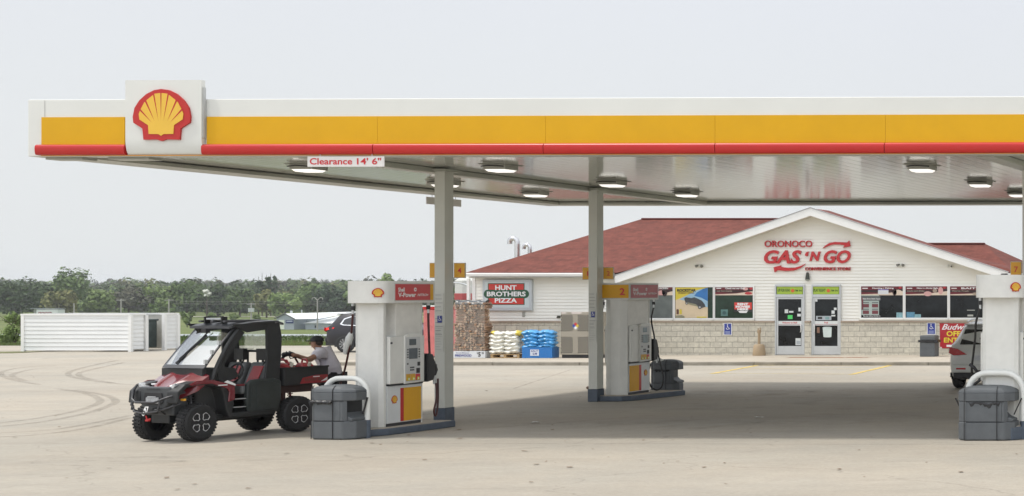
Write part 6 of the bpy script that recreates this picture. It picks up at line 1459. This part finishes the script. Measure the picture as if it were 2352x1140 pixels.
# hood: lofted sheet with two raised ribs
def hood_z(u, v): # u -1..1 lateral, v 0..1 from nose to windscreen
    z = .90+.26*v-.03*abs(u)**3*2+.0
    return z+.028*math.exp(-((abs(u)-.42)/.13)**2)*(1 if v > .08 else 0)-.02*math.exp(-(u/.3)**2)
g = MB(); nu, nv = 28, 12; vs = []
for j in range(nv+1):
    for i in range(nu+1):
        u_, v_ = i/nu*2-1, j/nv; wd = .36+.22*min(1, v_*2.2)
        vs.append((u_*wd, -.27+.44*v_+.08*abs(u_)**2*(1-v_), hood_z(u_, v_)))
N_ = len(vs); vs += [(a, b, c_-.10-.04*(1-abs(a))) for a, b, c_ in vs]
fs = [(j*(nu+1)+i, j*(nu+1)+i+1, (j+1)*(nu+1)+i+1, (j+1)*(nu+1)+i) for j in range(nv) for i in range(nu)]
fs += [tuple(N_+q for q in f[::-1]) for f in fs]
bd = [i for i in range(nu+1)]+[j*(nu+1)+nu for j in range(1, nv+1)]+[nv*(nu+1)+i for i in range(nu-1, -1, -1)]+[j*(nu+1) for j in range(nv-1, 0, -1)]
fs += [(bd[i], bd[i-1], N_+bd[i-1], N_+bd[i]) for i in range(len(bd))]
g.add(vs, fs); P2('hood', g, BR, smooth=40)
g = MB(); g.prism([(-.36, .93), (-.40, .84), (-.37, .66), (-.22, .56), (.22, .56), (.37, .66), (.40, .84), (.36, .93)], (Vector((0, -.26, 0)), X_, Z_, -Y_), .09)
g.box(-.34, .34, -.26, -.02, .45, .86)
no = P2('nose', g, M('nose_grey', (.05, .054, .058), .45, var=.1), bevel=.025)
g = MB(); g.prism([(-.20, .83), (-.24, .68), (-.18, .64), (.18, .64), (.24, .68), (.20, .83)], (Vector((0, -.352, 0)), X_, Z_, -Y_), .012); P2('grille', g, BLACK, no)
g = MB(); g.box(-.15, .15, -.385, -.365, .655, .755); g.box(-.10, .10, -.395, -.385, .755, .775); P2('winch_plate', g, M('dull_silver', (.42, .43, .44), .4, .2, var=.3, scale=20), no, bevel=.01)
g = MB(); text(g, 'RANGER', FR((0, -.351, 0)), -.17, .17, .87, .905, .003, bold=.02); P2('badge', g, DARKM, no)
for s in (-1, 1):
    g = MB(); g.prism([(s*.30, .93), (s*.40, .98), (s*.44, .99), (s*.43, .93), (s*.36, .87), (s*.31, .88)], (Vector((0, -.21, 0)), X_, Z_, -Y_), .10); P2('headlight', g, M('headlight_glass', (.62, .64, .66), .08, .3, var=.3, scale=20), bevel=.01)
    g = MB(); g.box(s*.40-.05, s*.40+.05, -.33, -.28, .80, .86); P2('indicator', g, M('amber', (.75, .20, .03), .3, var=.05), bevel=.01)
    g = MB(); g.box(s*.53-.004, s*.53+.07, -.27, -.23, .70, .735); P2('side_marker', g, M('amber_pale', (.72, .36, .04), .3, var=.05))
g = MB(); g.prism([(-.31, .05), (-.23, .15), (-.15, .17), (-.23, .06)], (Vector((0, -.24, .945)), X_, Y_, Z_), .03); P2('hood_sticker', g, TXTW, bevel=.004)
# front bumper guard, tow hook, tag
g = MB(); g.tube([(-.42, -.34, .96), (-.43, -.40, .86), (-.36, -.46, .73), (-.22, -.50, .68), (.22, -.50, .68), (.40, -.44, .75), (.50, -.30, .81), (.53, -.20, .84)], .019, 10)
g.tube([(-.37, -.44, .62), (-.26, -.50, .53), (0, -.52, .50), (.26, -.50, .53), (.46, -.40, .60), (.52, -.25, .66)], .016, 8)
for x in (-.32, .32): g.tube([(x, -.47, .70), (x, -.50, .57), (x*.7, -.32, .48)], .016, 8)
g.tube([(-.43, -.38, .88), (-.40, -.45, .62)], .018, 8)
P2('bumper_bar', g, M('bar_grey', (.05, .05, .054), .35, .3), smooth=50)
g = MB(); g.box(-.10, .10, -.44, -.34, .49, .59); g.tube([(-.17, -.40, .54), (.17, -.40, .54)], .035, 10); P2('winch', g, BK, bevel=.01)
g = MB(); text(g, '47', FR((0, -.515, 0)), .0, .12, .52, .62, .002, bold=.03); text(g, '6', FR((0, -.515, 0)), -.04, .02, .46, .53, .002, bold=.03); g.raw = True; P2('winch_lettering', g, TXTW)
g = MB(); g.tube([(0, -.48, .46), (.03, -.48, .40), (.07, -.45, .41)], .012, 6); g.box(-.02, .05, -.48, -.44, .37, .40); P2('tow_hook', g, M('hook_red', (.5, .03, .03), .5))
# cab tub, rocker, rear quarter
g = MB(); g.box(-.58, .58, .52, 1.36, .36, .44); g.box(-.55, .55, .50, .56, .44, 1.02); g.box(-.57, .57, 1.36, 1.45, .40, 1.18)
g.prism([(.53, .40), (.56, .40), (.60, .60), (.58, .66), (.52, .66)], (Vector((.56, 0, 0)), Y_, Z_, X_), .03)
P2('cab_tub', g, BK, bevel=.015)
for s in (-1, 1):
    g = MB(); g.prism([(.86, .43), (1.40, .43), (1.46, .62), (1.46, .94), (1.30, 1.0), (.92, .98), (.84, .92), (.82, .60)], (Vector((s*.50, 0, 0)), Y_, Z_, X_*s), .09)
    sp_ = P2('side_box', g, BKG, bevel=.025)
    g = MB(); g.prism([(.88, .50), (.92, .50), (.94, .86), (.90, .90)], (Vector((s*.592, 0, 0)), Y_, Z_, X_*s), .012); g.prism([(1.0, .46), (1.36, .46), (1.42, .62), (1.42, .88), (1.28, .93), (.98, .92)], (Vector((s*.590, 0, 0)), Y_, Z_, X_*s), .012); P2('side_moulding', g, BKG, sp_, bevel=.008)
g = MB()
for z in (.52, .66): g.box(.50, .575, .60, .82, z, z+.014)
P2('step_bar', g, ALU)
# windscreen: frame and clear sheet, curved back at the top
def ws(u, v, o=0):   # u -1..1, v 0..1
    wd = .515-.055*v; y = .13+.52*v+.06*(v*v)-.05*(1-u*u); return Vector((u*wd, y-o, 1.22+.72*v-.04*v*v))
def wsheet(u0, u1, v0, v1, th, o=0, nu=10, nv=6):
    g = MB(); vs = [ws(u0+(u1-u0)*i/nu, v0+(v1-v0)*j/nv, o) for j in range(nv+1) for i in range(nu+1)]; N = len(vs); vs += [p+Vector((0, th, -.0)) for p in vs]
    fs = [(j*(nu+1)+i, j*(nu+1)+i+1, (j+1)*(nu+1)+i+1, (j+1)*(nu+1)+i) for j in range(nv) for i in range(nu)]; fs += [tuple(N+q for q in f[::-1]) for f in fs]
    bd = [i for i in range(nu+1)]+[j*(nu+1)+nu for j in range(1, nv+1)]+[nv*(nu+1)+i for i in range(nu-1, -1, -1)]+[j*(nu+1) for j in range(nv-1, 0, -1)]
    fs += [(bd[i], bd[i-1], N+bd[i-1], N+bd[i]) for i in range(len(bd))]; g.add(vs, fs); return g
def clear(name, tint, fac, rough=.05):
    m = bpy.data.materials.new(name); m.use_nodes = True; t = m.node_tree; o = t.nodes['Material Output']; t.nodes.remove(t.nodes['Principled BSDF'])
    a = t.nodes.new('ShaderNodeBsdfTransparent'); a.inputs[0].default_value = (*tint, 1); b = t.nodes.new('ShaderNodeBsdfGlossy'); b.inputs['Roughness'].default_value = rough; b.inputs[0].default_value = (.9, .92, .95, 1)
    mx = t.nodes.new('ShaderNodeMixShader'); mx.inputs[0].default_value = fac; t.links.new(a.outputs[0], mx.inputs[1]); t.links.new(b.outputs[0], mx.inputs[2]); t.links.new(mx.outputs[0], o.inputs[0]); return m
CLR = clear('windscreen_polycarbonate', (.93, .95, .95), .30); CLR2 = clear('rear_window_sheet', (.85, .88, .86), .2, .1)
fw = M('windscreen_frame', (.05, .052, .058), .4, var=.1)
g = wsheet(-1, 1, 0, .075, .03, .004); w1_ = P2('windscreen', g, fw)
for q in ((-1, 1, .93, 1.0), (-1, -.945, .075, .93), (.945, 1, .075, .93)): P2('frame', wsheet(*q, .03, .004), fw, w1_)
P2('clear_sheet', wsheet(-.945, .945, .075, .93, .006), CLR, w1_)
g = MB(); P0 = ws(.0, .12, .03); g.tube([ws(-.28, .20, .03), ws(-.10, .45, .035), ws(.06, .72, .04), ws(.10, .92, .05)], .013, 6); g.tube([ws(-.32, .10, .02), ws(.12, .78, .02)], .016, 6); g.box(.02, .14, .42, .50, 1.80, 1.87); P2('wiper', g, BLACK, w1_)
g = MB(); g.box(-.50, .50, .11, .18, 1.0, 1.215); P2('cowl_panel', g, BK, bevel=.01)
g = MB()
for v in (.1, .32, .55): 
    p = ws(.985, v, .02); g.box(p.x-.02, p.x+.025, p.y-.02, p.y+.02, p.z, p.z+.07)
P2('clip', g, ALU, w1_)
# roll cage
for s in (-1, 1):
    g = MB(); g.tube(curve([(s*.55, .22, .92), (s*.54, .34, 1.25), (s*.52, .58, 1.66), (s*.52, .80, 1.90), (s*.55, 1.05, 1.945)], 5), .036, 10); g.tube([(s*.55, 1.05, 1.945), (s*.55, 1.34, 1.95)], .036, 10); P2('front_pillar', g, BK, smooth=50)
    g = MB(); g.prism([(1.19, 1.92), (1.43, 1.96), (1.48, 1.70), (1.46, 1.30), (1.42, .98), (1.16, .98), (1.20, 1.30)], (Vector((s*.53, 0, 0)), Y_, Z_, X_*s), .05); P2('rear_pillar', g, BK, bevel=.012)
    g = MB(); g.prism([(.60, 1.93), (.72, 1.86), (.85, 1.80), (1.19, 1.84), (1.19, 1.95), (.6, 1.95)], (Vector((s*.535, 0, 0)), Y_, Z_, X_*s), .04) ; g.prism([(.36, 1.0), (.52, 1.0), (.46, 1.26), (.68, 1.60), (.82, 1.80), (.74, 1.86), (.52, 1.62), (.33, 1.28)], (Vector((s*.515, 0, 0)), Y_, Z_, X_*s), .03); P2('side_frame', g, BK, bevel=.008)
    g = MB(); g.tube([(s*.30, 1.40, 1.02), (s*.40, 1.38, 1.5), (s*.44, 1.36, 1.92)], .022, 8); P2('rear_hoop', g, BK, smooth=50)
g = MB(); g.add([(a*(.49+.07*min(1, (y-.58)/.3)), y, z+.018*(1-a*a)) for y, z in ((.58, 1.905), (.70, 1.94), (.90, 1.965), (1.15, 1.985), (1.40, 1.995), (1.52, 1.95)) for a in (-1, -.5, 0, .5, 1)]+[(a*(.49+.07*min(1, (y-.58)/.3)), y, z-.035) for y, z in ((.58, 1.905), (.70, 1.94), (.90, 1.965), (1.15, 1.985), (1.40, 1.995), (1.52, 1.95)) for a in (-1, -.5, 0, .5, 1)],
    [(j*5+i, j*5+i+1, j*5+i+6, j*5+i+5) for j in range(5) for i in range(4)]+[(30+j*5+i+5, 30+j*5+i+6, 30+j*5+i+1, 30+j*5+i) for j in range(5) for i in range(4)]+[(i+1, i, 30+i, 31+i) for i in range(4)]+[(25+i, 26+i, 56+i, 55+i) for i in range(4)]+[(j*5, j*5+5, 35+j*5, 30+j*5) for j in range(5)]+[(j*5+9, j*5+4, 34+j*5, 39+j*5) for j in range(5)])
rfb = P2('roof_panel', g, M('roof_grey', (.06, .062, .068), .35, var=.1), smooth=40)
g = MB()
for x in (-.3, 0, .3): g.box(x-.035, x+.035, .62, 1.40, 1.975, 2.012-.005*abs(x))
P2('roof_rib', g, M('roof_grey', (.06, .062, .068), .35), rfb, bevel=.01)
g = MB(); g.box(-.19, .19, .66, .70, 2.02, 2.056); 
for x in (-.21, .21): g.box(x-.014, x+.014, .64, .74, 1.95, 2.075)
g.tube([(-.19, .69, 2.075), (.19, .69, 2.075)], .009, 6)
lb_ = P2('light_bar', g, BK); g = MB(); g.box(-.18, .18, .652, .659, 2.024, 2.052); P2('lens', g, M('bar_lens', (.50, .52, .54), .15, var=.25, scale=40), lb_)
# rear screen with an opening window
g = MB(); 
for (a, b) in (((-.50, 1.45), (.50, 1.45)), ((-.18, 1.22), (.30, 1.22)), ((-.18, 1.46), (.30, 1.46)), ((-.18, 1.22), (-.18, 1.46)), ((.30, 1.22), (.30, 1.46)), ((.07, 1.22), (.07, 1.46)), ((-.5, 1.17), (.5, 1.17)), ((-.5, 1.84), (.5, 1.84))): g.tube([(a[0], 1.40, a[1]), (b[0], 1.40, b[1])], .018, 6)
rs_ = P2('rear_screen_frame', g, BK); g = MB(); g.box(-.5, .5, 1.396, 1.400, 1.47, 1.83); P2('rear_screen', g, CLR2, rs_)
# seats
SEG = M('seat_grey_vinyl', (.11, .115, .115), .5, var=.15); SER = M('seat_red_vinyl', (.34, .028, .032), .45, var=.15)
for x, nm in ((-.28, 'seat'), (.28, 'seat')):
    g = MB(); g.box(x-.24, x+.24, .78, 1.24, .74, .88); g.prism([(1.14, .86), (1.26, .84), (1.40, 1.25), (1.30, 1.27)], (Vector((x-.24, 0, 0)), Y_, Z_, X_), .48); se = P2('seat', g, SEG, bevel=.035)
    g = MB(); g.prism([(1.125, .90), (1.14, .90), (1.285, 1.20), (1.27, 1.20)], (Vector((x-.13, -.012, 0)), Y_, Z_, X_), .26); g.box(x-.15, x+.15, .80, 1.14, .881, .895); P2('seat_insert', g, SER, se, bevel=.01)
    g = MB(); g.box(x-.12, x+.12, 1.30, 1.38, 1.30, 1.50); g.tube([(x, 1.34, 1.2), (x, 1.34, 1.32)], .02, 8); P2('headrest', g, BK, se, bevel=.04)
    g = MB(); g.tube([(x+.13, 1.30, 1.30), (x+.05, 1.28, 1.15), (x-.14, 1.16, .92)], .016, 5); P2('seat_belt', g, BK, se)
g = MB(); g.prism([(.50, .95), (.72, 1.05), (.66, 1.20), (.40, 1.22), (.40, .95)], (Vector((-.54, 0, 0)), Y_, Z_, X_), 1.08); db = P2('dashboard', g, BK, bevel=.02)
g = MB(); g.box(.40, .52, .68, .72, 1.0, 1.12); g.box(-.1, .1, .68, .72, 1.02, 1.12); P2('dash_panel', g, BR, db, bevel=.01)
g = MB(); c = Vector((.30, .82, 1.10)); e1_ = X_; e2_ = Vector((0, .35, .94)).normalized(); g.tube([c+(e1_*math.cos(R(q))+e2_*math.sin(R(q)))*.17 for q in range(0, 361, 15)], .018, 8, caps=False)
for q in (90, 210, 330): g.tube([c, c+(e1_*math.cos(R(q))+e2_*math.sin(R(q)))*.16], .014, 6)
g.tube([c, c+Vector((0, -.2, -.08))], .03, 8); P2('steering_wheel', g, BK, smooth=50)
# load bed
g = MB(); z0, z1 = .84, 1.16
g.box(-.60, -.57, 1.50, 2.36, z0, z1); g.box(.57, .60, 1.50, 2.36, z0, z1); g.box(-.57, .57, 1.50, 1.53, z0, z1); g.box(-.57, .57, 2.33, 2.36, z0, z1); g.box(-.57, .57, 1.53, 2.33, z0, z0+.04)
g.box(-.615, .615, 1.485, 2.375, z1-.03, z1) if 0 else None
bed = P2('load_bed', g, BK, bevel=.012)
g = MB(); g.tube([(.605, 1.50, z1-.01), (.605, 2.36, z1-.01)], .016, 6); g.tube([(-.605, 1.50, z1-.01), (-.605, 2.36, z1-.01)], .016, 6); P2('bed_rail', g, BK, bed)
g = MB(); fs_ = FS((.602, 0, 0)); g.prism([(1.80, .86), (2.34, .86), (2.345, 1.00), (2.10, 1.0), (1.85, .96)], fs_, .004); dc = P2('side_decal', g, M('decal_red', (.30, .015, .02), .35, var=.1), bed)
g = MB(); text(g, 'RANGER 800', FS((.6065, 0, 0)), 1.88, 2.24, .90, .955, .002, bold=.02, shear=.3); g.raw = True; P2('decal_text', g, M('decal_text_brown', (.09, .05, .035), .5), dc)
g = MB(); g.prism([(2.20, .88), (2.33, .90), (2.33, .955)], FS((.6065, 0, 0)), .003); g.box(.6065, .6095, 2.05, 2.18, .965, .98); P2('decal_flash', g, TXTW, dc)
g = MB(); g.box(-.40, .40, 1.55, 2.2, .70, .835); g.tube([(.42, 2.28, .84), (.45, 2.42, .70)], .02, 6); g.tube([(.36, 1.62, .80), (.40, 1.66, .45)], .035, 6); g.box(-.3, .3, 1.5, 1.75, .45, .70); P2('bed_frame', g, M('frame_dark_red_brown', (.05, .018, .016), .5, var=.3))
g = MB(); g.tube([(.585, .42, .93), (.60, .52, .97)], .01, 5); g.prism([(.40, .97), (.60, .90), (.60, .93), (.46, 1.0)], (Vector((.617, 0, 0)), Y_, Z_, X_), .004); g.box(.616, .62, .30, .46, .915, .93); P2('cowl_flash', g, TXTW)
BUG = Matrix.Translation(bg_.location) @ Matrix.Rotation(PH, 4, 'Z') @ Matrix.Diagonal((.88, 1, 1, 1))
# fuel cans in the bed
CANR = M('can_red', (.40, .045, .05), .35, var=.15, scale=6)
def fuel_can(lx, ly, rz, label, s=1):
    r = empty('fuel_can', BUG @ Vector((lx, ly, .882)), PH+rz, label, 'fuel can', 'fuel cans in the load bed')
    g = MB(); g.prism([(-.17*s, 0), (.17*s, 0), (.18*s, .20*s), (.15*s, .29*s), (.04*s, .34*s), (-.10*s, .34*s), (-.18*s, .25*s)], (Vector((0, .10, 0)), X_, Z_, -Y_), .20); g.build('can_body', CANR, r, bevel=.04, bseg=3)
    g = MB(); g.tube([(-.11*s, 0, .33*s), (-.08*s, 0, .40*s), (.05*s, 0, .40*s), (.10*s, 0, .32*s)], .016, 8); g.build('can_handle', CANR, r)
    g = MB(); g.tube([(.13*s, 0, .28*s), (.16*s, 0, .35*s)], [.03, .024], 10); g.build('can_cap', M('cap_yellow_white', (.62, .6, .5), .4), r)
fuel_can(.30, 1.72, R(10), 'red plastic fuel can nearest the cab in the buggy load bed'); fuel_can(.36, 2.08, R(-15), 'red plastic fuel can being filled at the rear of the load bed'); fuel_can(-.10, 1.95, R(60), 'red plastic fuel can on the far side of the load bed')
# ================================================================ THE MAN
SKIN = M('tanned_skin', (.36, .19, .125), .5, var=.12, scale=8); SHIRT = M('grey_lilac_cotton', (.60, .58, .64), .85, var=.08, scale=4, bump=.5, bscale=7); PANT = M('black_trousers', (.015, .015, .018), .8, var=.1); CAPM = M('black_cap', (.012, .012, .014), .7, var=.1)
man = empty('person', W(772, 998, 28.65), 0, 'man in a black cap and grey t-shirt leaning over the load bed with fuel nozzle', 'person'); man.location.z = 0; MO = man.location.copy()
def skin(name, V_, E_, mat, par, sub=2):
    ks = list(V_); me = bpy.data.meshes.new(name); me.from_pydata([Vector(V_[k][0])-MO for k in ks], [(ks.index(a), ks.index(b)) for a, b in E_], []); o = bpy.data.objects.new(name, me); C.objects.link(o); o.parent = par
    bm = bmesh.new(); bm.from_mesh(me); ly = bm.verts.layers.skin.verify()
    for i, v in enumerate(bm.verts):
        rr_ = V_[ks[i]][1]; v[ly].radius = rr_ if isinstance(rr_, tuple) else (rr_, rr_); v[ly].use_root = (i == 0)
    bm.to_mesh(me); bm.free()
    o.modifiers.new('skin', 'SKIN').use_smooth_shade = True; s_ = o.modifiers.new('sub', 'SUBSURF'); s_.levels = sub; s_.render_levels = sub; me.materials.append(mat)
    dg = bpy.context.evaluated_depsgraph_get(); ev = bpy.data.meshes.new_from_object(o.evaluated_get(dg)); o.modifiers.clear(); o.data = ev
    for p in ev.polygons: p.use_smooth = True
    if not ev.materials: ev.materials.append(mat)
    return o
J = lambda x, y, d: W(x, y, d)
pel = J(767, 872, 28.6); 
V_ = {'pel': (pel, .135), 'ab': (J(762, 850, 28.58), .125), 'ch': (J(750, 824, 28.52), .135), 'sh': (J(739, 810, 28.5), .11), 'nk': (J(731, 801, 28.47), .055), 'hd': (J(727, 793, 28.45), .075), 'hd2': (J(726, 786, 28.44), .085), 'top': (J(728, 780, 28.44), .06)}
E_ = [('pel', 'ab'), ('ab', 'ch'), ('ch', 'sh'), ('sh', 'nk'), ('nk', 'hd'), ('hd', 'hd2'), ('hd2', 'top')]
V_['nose'] = (J(714.5, 792, 28.44), .014); V_['chin'] = (J(719, 799, 28.44), .028); E_ += [('hd', 'nose'), ('hd', 'chin')]
for s, (shp, el, wr, ha) in (('n', ((738, 812, 28.28), (708, 826, 27.98), (686, 818, 27.72), (676, 814.5, 27.64))), ('f', ((735, 806, 28.70), (712, 828, 28.45), (690, 822, 28.05), (680, 817, 27.95)))):
    V_[s+'s'] = (J(*shp), .066); V_[s+'e'] = (J(*el), .046); V_[s+'w'] = (J(*wr), .032); V_[s+'h'] = (J(*ha), .036); E_ += [('sh', s+'s'), (s+'s', s+'e'), (s+'e', s+'w'), (s+'w', s+'h')]
    hx, hy, hd_ = ha
    for k in range(4):
        V_[s+'k%d' % k] = (J(hx-5-.3*abs(k-1), hy-1+.6*k, hd_-.05+.028*k), .0115); V_[s+'t%d' % k] = (J(hx-8+.5*abs(k-1), hy+2.5+.6*k, hd_-.05+.028*k), .0095); E_ += [(s+'h', s+'k%d' % k), (s+'k%d' % k, s+'t%d' % k)]
    V_[s+'th'] = (J(hx-2.5, hy+4, hd_-.06), .012); V_[s+'tt'] = (J(hx-5.5, hy+5.5, hd_-.05), .010); E_ += [(s+'h', s+'th'), (s+'th', s+'tt')]
for s, dx, dy in (('l', 0, -.11), ('r', .06, .11)):
    b = Vector((pel.x+dx, pel.y+dy, 0)); V_[s+'hp'] = (b+Z_*.84, .085); V_[s+'kn'] = (b+Vector((.03, 0, .46)), .058); V_[s+'an'] = (b+Vector((.10, 0, .09)), .042); V_[s+'ft'] = (b+Vector((-.08, 0, .045)), .04)
    E_ += [('pel', s+'hp'), (s+'hp', s+'kn'), (s+'kn', s+'an'), (s+'an', s+'ft')]
skin('body', V_, E_, SKIN, man)
S_ = {k: V_[k] for k in ('pel', 'ab', 'ch', 'sh')}; S_ = {'ch': (V_['ch'][0], .185), 'ab': (V_['ab'][0], .175), 'pel': (J(764, 868, 28.6), .17), 'hem': (J(766, 880, 28.6), .165), 'sh': (V_['sh'][0]+Vector((.01, 0, .01)), .135), 'nk': (J(735, 804.5, 28.48), .075)}
Es = [('ch', 'ab'), ('ab', 'pel'), ('pel', 'hem'), ('ch', 'sh'), ('sh', 'nk')]
for s in 'nf':
    a, b = V_[s+'s'][0], V_[s+'e'][0]; S_[s+'1'] = (a, .088); S_[s+'2'] = (a+(b-a)*.35, .080); S_[s+'3'] = (a+(b-a)*.62, .076); Es += [('sh', s+'1'), (s+'1', s+'2'), (s+'2', s+'3')]
skin('t_shirt', S_, Es, SHIRT, man)
T_ = {'w': (J(767, 873, 28.6), .155)}; Et = []
for s in 'lr': 
    for k, rr_ in (('hp', .105), ('kn', .08), ('an', .07)): T_[s+k] = (V_[s+k][0]+(Z_*.03 if k == 'an' else Z_*0), rr_)
    Et += [('w', s+'hp'), (s+'hp', s+'kn'), (s+'kn', s+'an')]
skin('trousers', T_, Et, PANT, man)
for s in 'lr':
    a = V_[s+'an'][0]; g = MB(); g.prism([(-.20, 0), (.09, 0), (.09, .10), (.0, .13), (-.10, .09), (-.20, .06)], (Vector((a.x-MO.x, a.y-MO.y+.05, 0)), X_, Z_, -Y_), .10); g.build('shoe', CAPM, man, bevel=.02)
hc = J(727, 786, 28.44)-MO
g = MB(); T = Matrix.Rotation(R(-12), 4, 'Y'); g.ball(hc+Vector((.01, 0, .035)), (.115, .10, .09), 16, 10); vs = g.v; 
g.v = [(v[0], v[1], max(v[2], hc.z+.012)) for v in g.v]; cp = g.build('cap', CAPM, man, smooth=60)
g = MB(); g.prism([(-.10, -.075), (-.17, -.06), (-.205, 0), (-.17, .06), (-.10, .075)], (hc+Vector((0, 0, .012)), X_, Y_, Z_), .016); bm_ = g.build('cap_peak', CAPM, cp, bevel=.006)
g = MB(); 
for y in (-.078, .078): g.ball(hc+Vector((.015, y, -.02)), (.012, .008, .028), 8, 6)
g.build('ear', SKIN, man, smooth=60)
g = MB(); g.ball(hc+Vector((.055, 0, -.015)), (.05, .078, .05), 12, 8); g.build('hair', M('dark_hair', (.04, .03, .025), .8), man, smooth=60)
g = MB(); g.box(hc.x-.095, hc.x-.07, hc.y-.07, hc.y-.015, hc.z-.03, hc.z-.005); g.box(hc.x-.095, hc.x-.07, hc.y+.015, hc.y+.07, hc.z-.03, hc.z-.005); g.tube([(hc.x-.08, hc.y-.075, hc.z-.012), (hc.x+.01, hc.y-.088, hc.z-.008)], .004, 5); g.build('sunglasses', M('glasses_rust', (.16, .04, .03), .3), man, bevel=.005)
g = MB(); g.box(hc.x-.088, hc.x-.075, hc.y-.02, hc.y+.02, hc.z-.098, hc.z-.088); g.build('mouth', M('lip', (.28, .09, .08), .5), man)
# the nozzle in his hands
n0 = J(676, 816, 27.62); r = rootw('fuel_nozzle', n0, 'black fuel nozzle held in the man\'s hands above the red cans', 'nozzle')
g = MB(); g.tube([J(682, 820, 27.7), J(672, 815, 27.65), J(662, 812, 27.6)], [.035, .045, .05], 10); g.tube([J(662, 812, 27.6), J(652, 818, 27.55), J(645, 828, 27.5)], [.05, .03, .014], 8); g.ball(J(653, 815, 27.56), .045); bw(g, 'nozzle_body', BLACK, r, smooth=50)
g = MB(); g.tube([J(664, 817, 27.6), J(667, 824, 27.6), J(676, 822, 27.62)], .010, 6); bw(g, 'nozzle_lever', BLACK, r)
# ================================================================ HAZE (real air between the camera and the far wood)
hz = bpy.data.materials.new('haze'); hz.use_nodes = True; t = hz.node_tree; t.nodes.remove(t.nodes['Principled BSDF'])
pv = t.nodes.new('ShaderNodeVolumePrincipled'); pv.inputs['Density'].default_value = .00018; pv.inputs['Color'].default_value = (.93, .96, 1, 1); pv.inputs['Anisotropy'].default_value = .2
t.links.new(pv.outputs[0], t.nodes['Material Output'].inputs['Volume'])
g = MB(); g.box(-3520, 1520, -70, 3520, -12, 30)
tag(g.build('haze', hz), 'thin pale summer haze', None, kind='stuff')
